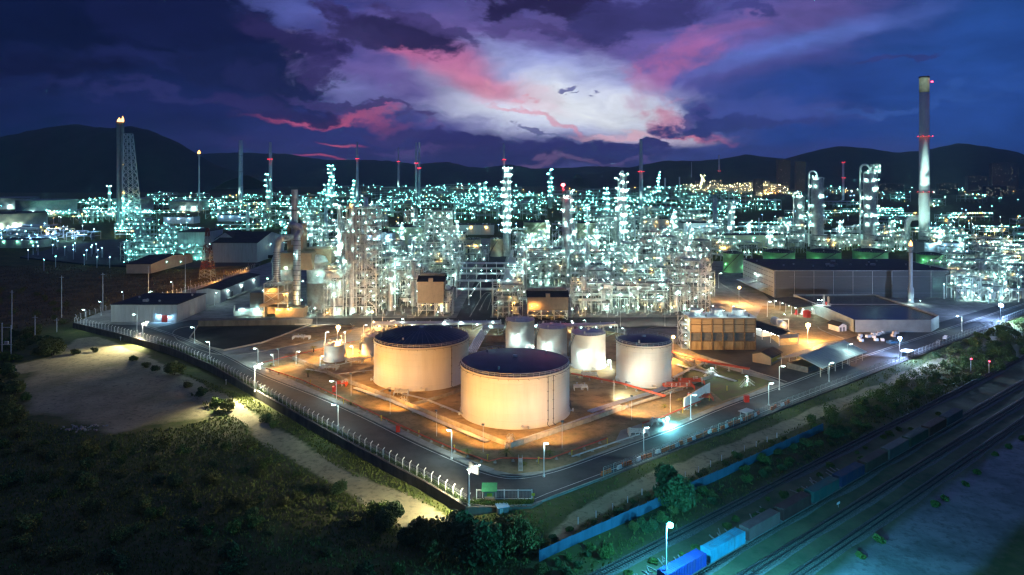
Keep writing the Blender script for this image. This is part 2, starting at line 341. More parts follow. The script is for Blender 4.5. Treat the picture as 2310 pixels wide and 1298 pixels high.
# ================================================================ the ground
BL = [(166,729),(200,737),(271,754),(385,786),(474,823),(524,851),(616,903),(700,950),(789,998),(897,1056),(962,1089),(1053,1144)]
BLw = [Vector(G(*p)[:2]) for p in BL]
R0 = Vector((29.3, 184.0)); RD = Vector((.786, .618)); RN = Vector((.618, -.786))     # the right boundary: a point, its direction, outward normal
def RP(s, t): return R0+RD*s+RN*t
CORN = [Vector(G(1199,1143)[:2]), Vector(G(1221,1132)[:2])]
padpoly = [(-222, 860), (-222, 587), (-228, 456), (-240, 400)]+[tuple(p) for p in BLw]+[tuple(p) for p in CORN]+[tuple(RP(s, 0)) for s in (0, 120, 360, 720)]+[(640, 860)]
def pts_w(L): return np.array([G(*p)[:2] for p in L])
def pdist(X, Y, P, closed=False):
    d = np.full(X.shape, 1e9); n = len(P)
    for i in range(n if closed else n-1):
        a = P[i]; b = P[(i+1) % n]; e = b-a; L2 = max(1e-6, e@e)
        t = np.clip(((X-a[0])*e[0]+(Y-a[1])*e[1])/L2, 0, 1); d = np.minimum(d, np.hypot(X-a[0]-t*e[0], Y-a[1]-t*e[1]))
    return d
def inside(X, Y, P):
    r = np.zeros(X.shape, bool); n = len(P)
    for i in range(n):
        a = P[i]; b = P[(i+1) % n]; c = (a[1] > Y) != (b[1] > Y)
        r ^= c & (X < (b[0]-a[0])*(Y-a[1])/((b[1]-a[1]) if abs(b[1]-a[1]) > 1e-9 else 1e-9)+a[0])
    return r
def sdist(X, Y, P): d = pdist(X, Y, P, True); return np.where(inside(X, Y, P), -d, d)
def sst(x, a, b): t = np.clip((x-a)/(b-a), 0, 1); return t*t*(3-2*t)
_rs = np.random.RandomState(3); _tab = _rs.rand(256, 256)
def vnoise(X, Y, s):
    x = X/s; y = Y/s; i = np.floor(x).astype(int); j = np.floor(y).astype(int); u = x-i; v = y-j; u = u*u*(3-2*u); v = v*v*(3-2*v)
    g = lambda a, b: _tab[a % 256, b % 256]
    return (g(i, j)*(1-u)+g(i+1, j)*u)*(1-v)+(g(i, j+1)*(1-u)+g(i+1, j+1)*u)*v
def fbm(X, Y, s): return sum(vnoise(X+31*k, Y+17*k, s/2**k)/2**k for k in range(4))/1.875
def zg(X, Y):
    X = np.asarray(X, float); Y = np.asarray(Y, float)
    z = -2.7+1.9*sst(X, -18, 8); z = z*(1-sst(Y, 380, 850))-.35*sst(Y, 380, 850)
    mound = np.exp(-(((X+62)/34)**2+((Y-156)/22)**2))*3.5
    tq = (X-29.3)*.618-(Y-184.0)*.786
    z = z+.55*(1-sst(tq, .5, 10))*sst(X, -14, 6)
    return z+(fbm(X, Y, 18)-.5)*.7*(1-sst(Y, 350, 500))+mound*0.6
def z1(x, y): return float(zg(np.array([x]), np.array([y]))[0])
def axis(lo, hi, step, far, g=1.22):
    a = list(np.arange(lo, hi+step/2, step)); s = step
    while a[-1] < far: s *= g; a.append(a[-1]+s)
    return a
ax = axis(-300, 330, 2.0, 7000); s = 2.0; low = []
x = -300
while x > -7000: s *= 1.22; x -= s; low.append(x)
ax = np.array(low[::-1]+ax); ay = np.array([-1500, -900, -300, -80, 20, 60, 85]+axis(96, 480, 2.0, 9000))
GX, GY = np.meshgrid(ax, ay); Z = zg(GX, GY)
me = bpy.data.meshes.new('ground'); nx, ny = len(ax), len(ay)
idx = np.arange(nx*ny).reshape(ny, nx)
quads = np.stack([idx[:-1, :-1], idx[:-1, 1:], idx[1:, 1:], idx[1:, :-1]], -1).reshape(-1, 4)
me.vertices.add(nx*ny); me.vertices.foreach_set('co', np.stack([GX, GY, Z], -1).ravel())
me.loops.add(len(quads)*4); me.loops.foreach_set('vertex_index', quads.ravel().astype(np.int32))
me.polygons.add(len(quads)); me.polygons.foreach_set('loop_start', np.arange(0, len(quads)*4, 4, dtype=np.int32)); me.polygons.foreach_set('loop_total', np.full(len(quads), 4, np.int32))
me.update(calc_edges=True); me.polygons.foreach_set('use_smooth', np.ones(len(quads), bool))
# where the soil is bare sand, dry field or pale gravel
nz = (fbm(GX, GY, 14)-.5)
trackL = pts_w([(205,752),(300,790),(400,842),(480,880),(560,925),(640,980),(720,1030),(820,1085),(900,1120),(1000,1172),(1120,1198)])
trackR = np.array([tuple(RP(s, t)) for s, t in ((-34, 13), (-25, 9.6), (-10, 8.2), (15, 8), (60, 8.4), (110, 8.6), (170, 9), (260, 9))])
patch = pts_w([(30,850),(110,800),(260,785),(330,800),(400,850),(470,905),(480,925),(420,935),(330,945),(250,960),(150,940),(70,910)])
cornersand = pts_w([(740,1032),(830,1062),(930,1098),(1040,1160),(1110,1180),(1190,1200),(1110,1222),(1010,1212),(920,1172),(840,1120),(760,1070)])
sand = np.maximum.reduce([1-sst(pdist(GX, GY, trackL)+nz*5, 2.6, 5.5), 1-sst(pdist(GX, GY, trackR)+nz*4, 1.8, 4.0), .72*(1-sst(sdist(GX, GY, patch)+nz*12, -5, 5))*(.55+.9*fbm(GX, GY, 9)),
    1-sst(sdist(GX, GY, cornersand)+nz*6, -1, 3),
    (1-sst(sdist(GX, GY, pts_w([(180,752),(330,790),(260,800),(150,815),(30,830),(0,835),(0,820),(120,790)]))+nz*8, -2, 4))])
fieldm = (1-sst(sdist(GX, GY, pts_w([(-300,600),(60,596),(300,590),(460,600),(575,600),(420,655),(260,690),(150,720),(0,735),(-300,760)]))+nz*16, -8, 8))
tt = (GX-R0.x)*RN.x+(GY-R0.y)*RN.y
gravel = sst(tt+nz*2, 56.5, 58.5)*(1-sst(tt+nz*4, 74, 77))+(sst(tt, 26, 28)*(1-sst(tt, 57, 58)))*.18
a = me.color_attributes.new('soil_kind', 'FLOAT_COLOR', 'POINT')
a.data.foreach_set('color', np.stack([sand, fieldm, np.clip(gravel, 0, 1), np.ones_like(sand)], -1).ravel().astype(np.float32))
gm = bpy.data.materials.new('open_ground'); gm.use_nodes = True; t = gm.node_tree; b = t.nodes['Principled BSDF']; b.inputs['Roughness'].default_value = .95; b.inputs['Specular IOR Level'].default_value = .15
def tn(ty, **k):
    n = t.nodes.new(ty)
    for q, v in k.items(): setattr(n, q, v)
    return n
at = tn('ShaderNodeAttribute', attribute_name='soil_kind'); sp = tn('ShaderNodeSeparateColor'); t.links.new(at.outputs['Color'], sp.inputs[0]); tcn = tn('ShaderNodeTexCoord')
def tnoise(sc, d=8):
    n = tn('ShaderNodeTexNoise'); n.inputs['Scale'].default_value = sc; n.inputs['Detail'].default_value = d; n.inputs['Roughness'].default_value = .65; t.links.new(tcn.outputs['Object'], n.inputs['Vector']); return n.outputs['Fac']
n1 = tnoise(.08); n2 = tnoise(.6)
def tmix(f, p, q):
    x = tn('ShaderNodeMix', data_type='RGBA')
    if isinstance(f, float): x.inputs[0].default_value = f
    else: t.links.new(f, x.inputs[0])
    for i, v in ((6, p), (7, q)):
        if isinstance(v, tuple): x.inputs[i].default_value = (*v, 1)
        else: t.links.new(v, x.inputs[i])
    return x.outputs[2]
def tstep(f, lo, hi):
    m = tn('ShaderNodeMapRange'); t.links.new(f, m.inputs[0]); m.inputs[1].default_value = lo; m.inputs[2].default_value = hi; return m.outputs[0]
g = tmix(tstep(n1, .4, .6), (.050, .075, .022), (.11, .12, .035)); g = tmix(tstep(n2, .45, .75), g, (.13, .11, .06))
sa = tmix(tstep(n1, .35, .65), (.29, .25, .14), (.40, .345, .20)); sa = tmix(tstep(n2, .5, .68), sa, (.17, .15, .085))
fi = tmix(tstep(n1, .4, .6), (.085, .068, .035), (.17, .13, .065)); fi = tmix(tstep(n2, .5, .75), fi, (.05, .045, .025))
gr = tmix(tstep(n1, .4, .6), (.16, .18, .18), (.27, .29, .29)); gr = tmix(tstep(n2, .5, .75), gr, (.10, .11, .10))
ad = tn('ShaderNodeMath', operation='ADD'); t.links.new(sp.outputs[0], ad.inputs[0]); mm = tn('ShaderNodeMapRange'); t.links.new(n2, mm.inputs[0]); mm.inputs[3].default_value = -.35; mm.inputs[4].default_value = .35; t.links.new(mm.outputs[0], ad.inputs[1])
c_ = tmix(tstep(ad.outputs[0], .3, .7), g, sa); c_ = tmix(sp.outputs[1], c_, fi); c_ = tmix(sp.outputs[2], c_, gr); t.links.new(c_, b.inputs['Base Color'])
bp = tn('ShaderNodeBump'); bp.inputs['Strength'].default_value = .5; bp.inputs['Distance'].default_value = .4; t.links.new(n2, bp.inputs['Height']); t.links.new(bp.outputs[0], b.inputs['Normal'])
me.materials.append(gm); go = bpy.data.objects.new('ground', me); C.objects.link(go); go['kind'] = 'structure'

# ---- the plant's paved pad, roads, kerbs, bund floors
struct('plant_pad', MB().prism(padpoly[::-1] if False else padpoly, -3.4, 0), M['concrete'])
def sheet(name, poly, z, m, px=True):
    P = [G(*p) if px else p for p in poly]; return struct(name, MB().quad(*[(p[0], p[1], z) for p in P]), m)
def strip(mb, P, w, z, h=None, side=0.0):          # a ribbon along a ground polyline
    P = [Vector((p[0], p[1])) for p in P]; n = len(P); A = []; B = []
    for i, p in enumerate(P):
        d = (P[min(i+1, n-1)]-P[max(i-1, 0)]).normalized(); nn = Vector((-d.y, d.x)); A.append(p+nn*(w/2+side)); B.append(p-nn*(w/2-side))
    if h is None: return mb.add([(q.x, q.y, z) for q in A+B], [(i, n+i, n+i+1, i+1) for i in range(n-1)])
    v = [(q.x, q.y, zz) for zz in (z, z+h) for q in A+B]; f = []
    for i in range(n-1): f += [(2*n+i, 3*n+i, 3*n+i+1, 2*n+i+1), (i, 2*n+i, 2*n+i+1, i+1), (n+i+1, 3*n+i+1, 3*n+i, n+i)]
    f += [(0, n, 3*n, 2*n), (n-1, 3*n-1, 4*n-1, 2*n-1)][:2]
    return mb.add(v, f)
def smooth(P, k=3):
    P = [Vector((p[0], p[1])) for p in P]
    for _ in range(k):
        Q = [P[0]]
        for a, b in zip(P, P[1:]): Q += [a*.75+b*.25, a*.25+b*.75]
        P = Q+[P[-1]]
    return P
INL = smooth([G(*p) for p in [(330,735),(440,772),(520,806),(581,841),(660,872),(731,899),(835,946),(935,997),(1029,1038),(1083,1062),(1137,1077),(1178,1077),(1231,1067),(1285,1051),(1400,1008),(1529,963),(1616,923),(1732,882),(1790,862),(1850,838),(1960,800),(2080,760),(2310,685)]], 2)
OUT = [Vector(p) for p in [G(166,729)[:2]]+[tuple(p) for p in BLw[1:]]+[tuple(p) for p in CORN]+[tuple(RP(s, 0)) for s in (0, 60, 120, 200, 300, 400)]]
road = MB()
def resamp(P, n):
    L = [0]
    for a, b in zip(P, P[1:]): L.append(L[-1]+(b-a).length)
    R = []
    for k in range(n):
        s = L[-1]*k/(n-1); i = max(0, min(len(P)-2, int(np.searchsorted(L, s))-1)); R.append(P[i].lerp(P[i+1], (s-L[i])/max(1e-6, L[i+1]-L[i])))
    return R
def curve_split(P, y): return P
i_n = 60; A = resamp(OUT, i_n); Bq = resamp(INL, i_n)
road.add([(p.x, p.y, .02) for p in A+Bq], [(i, i+1, i_n+i+1, i_n+i) for i in range(i_n-1)]); struct('perimeter_road', road, M['asphalt'])
struct('cross_road', MB().quad(*[(*G(*p)[:2], .024) for p in [(330,745),(430,722),(560,718),(1000,718),(1545,716),(1545,742),(1010,738),(640,738),(500,748),(420,768)]]), M['asphalt'])
struct('branch_road', MB().quad(*[(*G(*p)[:2], .028) for p in [(1520,783),(1545,742),(1700,742),(1760,700),(1700,640),(1650,600),(1700,600),(1760,660),(1960,760),(2060,745),(2310,672),(2310,690),(1960,806),(1870,835),(1770,866),(1700,836)]]), M['asphalt'])
struct('plant_avenue', MB().quad(*[(*G(*p)[:2], .032) for p in [(1028,720),(1090,600),(1110,560),(1150,560),(1135,600),(1105,720)]]), M['asphalt'])
lines = MB()
def inset(P, w): 
    n = len(P); R = []
    for i, p in enumerate(P):
        d = (P[min(i+1, n-1)]-P[max(i-1, 0)]).normalized(); R.append(p+Vector((-d.y, d.x))*w)
    return R
strip(lines, inset(INL, -1.0), .24, .05); strip(lines, inset(resamp(OUT, 120), 2.3)[:58], .2, .05); strip(lines, inset(resamp(OUT, 120), 2.3)[62:], .2, .05)
struct('road_markings', lines, M['line'])
kb = MB(); strip(kb, inset(INL, .2), .35, 0, .16); strip(kb, inset(resamp(OUT, 120), .35)[:60], .3, 0, .18)
strip(kb, smooth([G(*p) for p in [(1540,795),(1620,815),(1700,838),(1745,852),(1775,862)]]), .3, 0, .16)
strip(kb, smooth([G(*p) for p in [(400,768),(385,750),(410,738),(460,735),(640,733),(770,733)]]), .3, 0, .16); strip(kb, smooth([G(*p) for p in [(400,768),(460,795),(520,805),(640,785),(740,760),(800,742),(790,730)]]), .3, 0, .16)
for q in ([(1060,715),(1092,660),(1108,660)], [(1000,712),(1055,640),(1075,620)], [(1082,700),(1100,665),(1112,662),(1100,700)], [(1300,742),(1380,738),(1395,752),(1330,770)], [(1470,770),(1445,750),(1470,738),(1530,738)], [(1620,745),(1500,690),(1600,640)], [(1700,690),(1640,650),(1600,620)], [(1905,765),(1850,745),(1845,738)]): strip(kb, smooth([G(*p) for p in q]), .4, 0, .18)
struct('kerbs', kb, M['kerb'])
walkL = smooth([G(*p) for p in [(575,824),(640,853),(740,898),(846,943),(950,997),(1050,1040),(1110,1062)]], 2)
struct('pavement', strip(MB(), walkL, 2.4, .05), M['kerb'])
sheet('bund_floor', [(640,800),(850,760),(1100,730),(1360,745),(1520,775),(1600,810),(1560,850),(1400,920),(1155,1006),(900,905)], .036, M['bund'])
sheet('verge_soil', [(590,828),(650,806),(660,812),(895,908),(1150,1009),(1165,1009),(1400,926),(1560,862),(1640,850),(1740,868),(1700,885),(1600,922),(1480,972),(1400,1002),(1290,1046),(1230,1062),(1160,1070),(1100,1058),(1000,1016),(840,938)], .040, M['soil'])
sheet('lawn', [(1540,820),(1620,826),(1700,850),(1745,862),(1690,885),(1630,905),(1600,880),(1540,860)], .044, M['lawn'])
sheet('lawn_corner', [(1772,800),(1830,790),(1850,790),(1800,812)], .046, M['lawn'])
sheet('reserve_yard', [(1720,690),(1800,690),(1960,750),(1900,768),(1760,780),(1700,730)], .047, M['soil'])
sheet('loading_bay', [(1388,996),(1400,972),(1480,945),(1530,950),(1520,962),(1405,1002)], .052, M['concrete'])
# the dark drainage basin left of the tanks: a sunken floor look-through built as a low walled pond
bw = MB(); bp_ = [G(*p) for p in [(428,764),(447,736),(700,733),(640,757),(590,775),(505,792),(470,785)]]
struct('basin_water', MB().quad(*[(p.x, p.y, .06) for p in bp_]), mat('basin_water', (.05, .05, .04), .75, var=.6, sc=.05, spec=.15))
bw2 = MB(); strip(bw2, bp_+[bp_[0]], .5, 0, .7); o = bw2.build('basin_wall', M['dike']); tag(o, 'low concrete wall round the dark drainage basin', 'wall')
o = MB().prism([G(*p)[:2] for p in [(447,737),(705,733),(690,729),(455,731)]], 0, 3.0).build('basin_end_wall', M['wall']); tag(o, 'long low brown wall along the far side of the drainage basin', 'wall')
sheet('basin_apron', [(640,757),(705,735),(800,735),(790,752),(700,775),(600,790),(560,788)], .062, M['bund'])

struct('works_yard', MB().prism([tuple(G(*p)[:2]) for p in [(45,580),(120,560),(250,540),(470,535),(620,535),(584,598),(450,604),(290,600),(200,596)]], -3, .02), M['asphalt'])
# ---- hills round the plain
def hills(prof, D, depth, seed):
    n = 150; mb = MB(); xs = np.linspace(prof[0][0], prof[-1][0], n); ys = np.interp(xs, [p[0] for p in prof], [p[1] for p in prof]); m = 9; r = np.random.RandomState(seed); V = []
    for j in range(m):
        v = j/(m-1)
        for i in range(n):
            top = H+(HY-ys[i]+ (r.rand()-.5)*2.0)/F*D
            d = D-depth*(1-v)*1.0 if v <= 1 else D
            prof_h = (1-(1-v)**1.7); V.append(((xs[i]-CX)/F*D*(1+0*v), d, -2+(top+2)*prof_h*(1 if v in (0, 1) else (1+(vnoise(np.array([xs[i]*3.]), np.array([v*700.]), 60)[0]-.5)*.22*(1-v)))))
    for i in range(n): V.append(((xs[i]-CX)/F*D, D+depth*.9, -2))
    mb.add(V, [(j*n+i, j*n+i+1, (j+1)*n+i+1, (j+1)*n+i) for j in range(m) for i in range(n-1)], True); return struct('hills', mb, M['hill'])
hills([(-900,392),(-500,330),(-250,300),(0,312),(60,300),(110,288),(175,280),(215,287),(250,290),(300,285),(340,295),(400,320),(440,345),(480,370),(560,396)], 3600, 500, 1)
hills([(380,352),(480,347),(540,345),(640,347),(690,355),(740,362),(830,361),(900,365),(940,372),(975,368),(1012,365),(1050,376),(1090,379),(1150,371),(1200,381),(1300,378),(1350,375),(1430,379),(1470,376),(1560,394)], 6200, 1500, 2)
hills([(1300,394),(1380,386),(1440,374),(1500,362),(1560,364),(1610,361),(1680,349),(1725,354),(1765,360),(1830,342),(1890,330),(1950,335),(2000,345),(2070,342),(2120,332),(2160,323),(2210,331),(2250,347),(2310,350),(2500,360),(2900,350),(3400,392)], 4800, 900, 3)

# ================================================================ boundary wall, fences
rw = MB(); Wp = [p for p in BLw]; strip(rw, [tuple(p) for p in Wp], .4, -3.6, 3.9, side=-.22); strip(rw, [tuple(BLw[-1]), tuple(CORN[0]), tuple(CORN[1])], .4, -3.6, 3.75, side=-.22)
tag(rw.build('retaining_wall', M['wall']), 'brown concrete retaining wall under the fence beside the sandy track', 'wall')
rk = MB(); strip(rk, [tuple(RP(s, 0)) for s in (-8, 0, 100, 250, 420)], .35, -2.6, 2.75, side=-.2); tag(rk.build('kerb_wall', M['wall']), 'low pale kerb wall under the fence along the railway-side road', 'wall')
FPM = {k: MB().box((0, 0, 1.25), (w_, w_, 2.5)).bar((0, 0, 2.45), (-.62, 0, 2.95), w_).mesh('fence_post', M[k]) for k, w_ in (('white', .17), ('greytank', .12))}
def fence(label, P, gap, dirn, pm='white'):
    P = [Vector(p) for p in P]; L = sum((b-a).length for a, b in zip(P, P[1:])); n = int(L/gap)+1; Q = resamp(P, n)
    t = thing('perimeter_fence', label, 'fence', (Q[0].x, Q[0].y, 0)); w = MB()
    for i, p in enumerate(Q):
        d = (Q[min(i+1, n-1)]-Q[max(i-1, 0)]).normalized(); rz = atan2(d.y, d.x)+pi/2*dirn
        link('fence_post', FPM[pm], t, (p.x-Q[0].x, p.y-Q[0].y, .1), rz)
        if i: 
            for z in (.4, 1.0, 1.6, 2.2, 2.55): w.bar((Q[i-1].x-Q[0].x, Q[i-1].y-Q[0].y, z), (p.x-Q[0].x, p.y-Q[0].y, z), .035)
            for k in range(1, 4):
                q = Q[i-1].lerp(p, k/4); w.bar((q.x-Q[0].x, q.y-Q[0].y, .15), (q.x-Q[0].x, q.y-Q[0].y, 2.5), .025)
    w.build('wire_mesh', M['greytank'], t); return t
ofl = inset(resamp(BLw, 60), .55)
fence('white-posted fence with cranked tops above the brown retaining wall', [tuple(p) for p in ofl], 3.15, -1)
fence('wire fence of thin cranked posts along the railway-side road', [tuple(RP(s, -.6)) for s in range(-6, 370, 30)], 3.9, 1, 'greytank')
fence('fence of orange-lit posts beside the brown field and the long shed', [tuple(G(*p)[:2]) for p in [(172,722),(200,712),(262,695),(410,660),(500,633),(575,603)]], 4.2, -1)
# small white marker posts outside the right-hand fence
mp_ = MB().cyl((0, 0, -1), (0, 0, 1.5), .1, 6).mesh('marker_post', M['white'])
for i in range(16):
    p = RP(-27+i*5.6, 11.7+.3*sin(i)); tag(link('marker_post', mp_, None, (p.x, p.y, z1(p.x, p.y)+.1)), 'short white concrete marker post in the row beside the grey track', 'post', 'white marker posts along the track')
for x, y in ((272,768),(510,866)):
    p = G(x, y, -2.4); t = thing('water_marker', 'short white post with a cap standing %s below the retaining wall' % ('near the bend' if x < 400 else 'by the grassy strip'), 'post', (p.x, p.y, z1(p.x, p.y)))
    MB().cyl((0, 0, 0), (0, 0, 1.6), .13, 8).build('post', M['white'], t); MB().box((0, 0, 1.75), (.5, .5, .3)).build('cap', M['white'], t)
# gate, guard hut, barrier at the corner
gc = G(1130,1138); t = thing('gate', 'white railing gate between cranked posts at the corner of the plant', 'gate', gc); r1 = G(1075,1128)-gc; r2 = G(1200,1128)-gc
for k in range(5):
    q = r1.lerp(r2, k/4); MB().box((q.x, q.y, 1.3), (.2, .2, 2.6)).build('gate_post', M['white'], t)
MB().bar((r1.x, r1.y, 2.4), (r2.x, r2.y, 2.4), .12).bar((r1.x, r1.y, .3), (r2.x, r2.y, .3), .12).build('gate_rail', M['white'], t)
gb = MB()
for k in range(41): q = r1.lerp(r2, k/40); gb.bar((q.x, q.y, .3), (q.x, q.y, 2.4), .03)
gb.build('gate_bars', M['steel'], t)
h = G(1104,1126); t = thing('guard_hut', 'small guard hut with a green ribbed roof by the corner gate', 'hut', h)
MB().box((0, 0, 1.2), (2.6, 2.0, 2.4)).build('wall', M['tanclad'], t)
rf = MB().quad((-1.9, -1.5, 2.5), (1.9, -1.5, 2.5), (1.9, 1.6, 3.3), (-1.9, 1.6, 3.3)).quad((-1.9, 1.6, 3.22), (1.9, 1.6, 3.22), (1.9, -1.5, 2.42), (-1.9, -1.5, 2.42))
for k in range(12): rf.bar((-1.85+k*.336, -1.5, 2.54), (-1.85+k*.336, 1.6, 3.34), .1)
rf.build('roof', M['greenroof'], t); MB().box((.1, -1.03, 1.5), (1.3, .06, .8)).build('window', M['yellow'], t)
for k, x_ in enumerate((-1.1, 1.1)): MB().box((x_*1.5, -1.3, 1.2), (.12, .12, 2.4)).build('roof_post', M['white'], t)
h = G(1133,1164,-2); t = thing('control_kiosk', 'dark kiosk with a pale blue top on the grass outside the gate', 'kiosk', (h.x, h.y, z1(h.x, h.y)), .3)
MB().box((0, 0, .7), (2.6, 2.2, 1.5)).build('cabinet', M['dsteel'], t); MB().box((0, 0, 1.53), (3.0, 2.6, .14)).build('top', mat('pale_blue_sheet', (.25, .45, .62), .5), t); MB().box((-.5, -1.13, .7), (.8, .06, 1.1)).build('door', M['steel'], t)
h = G(1203,1152,-2); t = thing('warning_sign', 'small yellow sign on a post beside the corner of the gate', 'sign', (h.x, h.y, z1(h.x, h.y)))
MB().cyl((0, 0, 0), (0, 0, 2.2), .06, 6).build('post', M['yellow'], t); MB().box((0, 0, 2.2), (.8, .08, .6)).build('sign_plate', M['yellow'], t)
# orange barrier blocks along the inside of the right fence
bbm = MB().prism([(-.9, -.28), (.9, -.28), (.9, .28), (-.9, .28)], 0, .35).prism([(-.85, -.16), (.85, -.16), (.85, .16), (-.85, .16)], .35, 1.0)
bO = bbm.mesh('barrier', M['orange']); bW = bbm.mesh('barrier', M['white']); rr = random.Random(5)
for i in range(46):
    if rr.random() < .12 or 36 < i < 40: continue
    w = i % 4 == 3; p = RP(-5+i*2.05, -1.7+rr.uniform(-.25, .25)); o = link('road_barrier', bW if w else bO, None, (p.x, p.y, .03), atan2(RD.y, RD.x)+rr.uniform(-.15, .15))
    tag(o, ('white' if w else 'orange')+' plastic road barrier block lined up inside the railway-side fence', 'barrier', ('white' if w else 'orange')+' barrier blocks along the fence')
# blue sheet fence
t = thing('sheet_fence', 'long blue sheet-metal fence between the grey track and the railway', 'fence', (*RP(0, 17.8), -1)); pan = 0
for i in range(38):
    s0 = -44+i*3.1; p = RP(s0, 17.8)-RP(0, 17.8); q = RP(s0+3.0, 17.8)-RP(0, 17.8); dz = random.uniform(-.12, .12); mb = MB().prism([tuple(p), tuple(q), tuple(q+RN*.07), tuple(p+RN*.07)], -.8, 2.5+dz)
    for k in range(7): qq = p.lerp(q, (k+.5)/7); mb.bar((qq.x+RN.x*.09, qq.y+RN.y*.09, -.7), (qq.x+RN.x*.09, qq.y+RN.y*.09, 2.45+dz), .09)
    mb.bar((p.x, p.y, -1), (p.x, p.y, 2.7), .14); mb.build('panel', M['bluefence'], t)

# ================================================================ railway and train
def track(t0, label, s0=-70, s1=420):
    t = thing('railway_track', label, 'railway track', (*RP(0, t0), -.72), atan2(RD.y, RD.x))
    pr = [(-2.1, -.3), (-1.4, .12), (1.4, .12), (2.1, -.3)]; mb = MB(); mb.add([(s, y, z) for s in (s0, s1) for y, z in pr], [(0, 1, 5, 4), (1, 2, 6, 5), (2, 3, 7, 6)]); mb.build('ballast_bed', M['ballast'], t)
    sl = MB()
    for k in range(int((s1-s0)/.75)): sl.box((s0+k*.75, 0, .16), (.26, 2.4, .14))
    o = sl.build('sleepers', M['sleeper'], t); o['kind'] = 'stuff'
    for y in (-.6, .6): MB().box(((s0+s1)/2, y, .31), (s1-s0, .17, .19)).build('rail', M['rail'], t)
track(29.2, 'overgrown railway track nearest the blue sheet fence'); track(40.8, 'railway track that carries the container train')
track(47.8, 'empty railway track just beyond the container train'); track(54.2, 'empty railway track beside the pale gravel yard')
cols = [('brick', (.16, .04, .03)), ('blue', (.004, .06, .42)), ('cyan', (.02, .34, .52)), ('pale pink', (.34, .16, .16)), ('maroon', (.16, .03, .03)), ('teal', (.03, .18, .18)), ('navy', (.015, .04, .18)), ('brown', (.14, .06, .04)), ('grey', (.15, .16, .17)), ('dark green', (.02, .09, .05)), ('rust red', (.2, .05, .03)), ('slate', (.09, .11, .15))]
wb = atan2(RD.y, RD.x); pos = -47.0; k = 0; ordn = ['first', 'second', 'third', 'fourth', 'fifth', 'sixth', 'seventh', 'eighth', 'ninth', 'tenth', 'eleventh', 'twelfth', 'thirteenth']
wheel = MB().cyl((0, -.06, 0), (0, .06, 0), .42, 12).mesh('wheel', M['dsteel'])
cmats = {}
for wi in range(12):
    c = RP(pos+6.9, 40.8); t = thing('container_wagon', '%s flat wagon of the train from the bottom edge of the picture' % ordn[wi], 'railway wagon', (c.x, c.y, -.3), wb, 'flat wagons of the container train')
    MB().box((0, 0, .85), (13.4, 2.5, .22)).box((0, 0, .62), (9, .5, .3)).build('deck', M['dsteel'], t)
    for bx in (-4.9, 4.9):
        b_ = MB().box((bx, 0, .48), (2.6, 1.5, .2)).build('bogie', M['dsteel'], t)
        for wx in (-.9, .9):
            for y in (-.55, .55): link('wheel', wheel, b_, (bx+wx, y, .42))
    for u in (-6.75, 6.75): MB().cyl((u-.2, 0, .7), (u+.2, 0, .7), .14, 6).build('coupler', M['dsteel'], t)
    nm, cl = cols[k % len(cols)]; k += 1
    if nm not in cmats: cmats[nm] = mat(nm.replace(' ', '_')+'_container_paint', tuple((.75 if nm in ('blue', 'cyan') else .4)*v+.008 for v in cl), .6, var=.2, sc=.5, dirt=((.10, .07, .05), .6, (1, 1, .2), .6))
    mb = MB().box((0, 0, 1.3), (12.1, 2.4, 2.56))
    for i in range(24):
        for y in (-1.23, 1.23): mb.box((-5.75+i*.5, y, 1.3), (.25, .12, 2.3))
    for x_ in (-6.06, 6.06):
        for y in (-1.2, 1.2): mb.box((x_, y, 1.3), (.16, .16, 2.62))
    for i in range(20): mb.box((-5.7+i*.6, 0, 2.59), (.26, 2.1, .05))
    cn = thing('shipping_container', '%s corrugated shipping container on the %s wagon from the bottom edge' % (nm, ordn[wi]), 'container', (c.x, c.y, .66), wb, 'containers on the train'); mb.build('body', cmats[nm], cn)
    for y in (-.58, .58): MB().box((6.11, y, 1.3), (.07, 1.1, 2.35)).build('door', cmats[nm], cn)
    pos += 13.75
p = RP(28, 45.2); t = thing('track_sign', 'small white trackside board on the ground beside the train', 'sign', (p.x, p.y, -.7), wb); MB().box((0, 0, .5), (.1, .1, 1)).build('post', M['steel'], t); MB().box((0, 0, 1.0), (1.5, .08, .5)).build('board', M['white'], t)
for (x, y) in ((1820,858+36),(1970,868+36)): pass
for lb, x, y in (('nearer', 2190,838),('farther', 2231,844)):
    p = G(x, y, -.8); t = thing('signal_post', 'red-lit railway signal post, %s of the pair beside the far tracks' % ('left-hand' if lb == 'nearer' else 'right-hand'), 'signal', p)
    MB().cyl((0, 0, 0), (0, 0, 4.6), .12, 6).build('post', M['white'], t); MB().box((0, 0, 4.9), (.5, .3, 1.1)).build('signal_head', M['dsteel'], t); lamp('red', t, (0, -.35, 5.2), .28)
# scattered spare sleepers between the tracks
slm = MB().box((0, 0, .1), (2.4, .25, .2)).mesh('spare_sleeper', M['kerb'])
for i in range(46):
    s_ = random.choice([-38, -30, -22, -6, 10, 30, 38, 46])+random.uniform(-3, 3); p = RP(s_, 34.6+random.uniform(-1.2, 1.2)); tag(link('spare_sleeper', slm, None, (p.x, p.y, -.78+.05*(i % 4)), wb+1.2+random.uniform(-.5, .5)), 'pale spare sleeper lying loose between the overgrown track and the train', 'sleeper', 'loose sleepers beside the train')
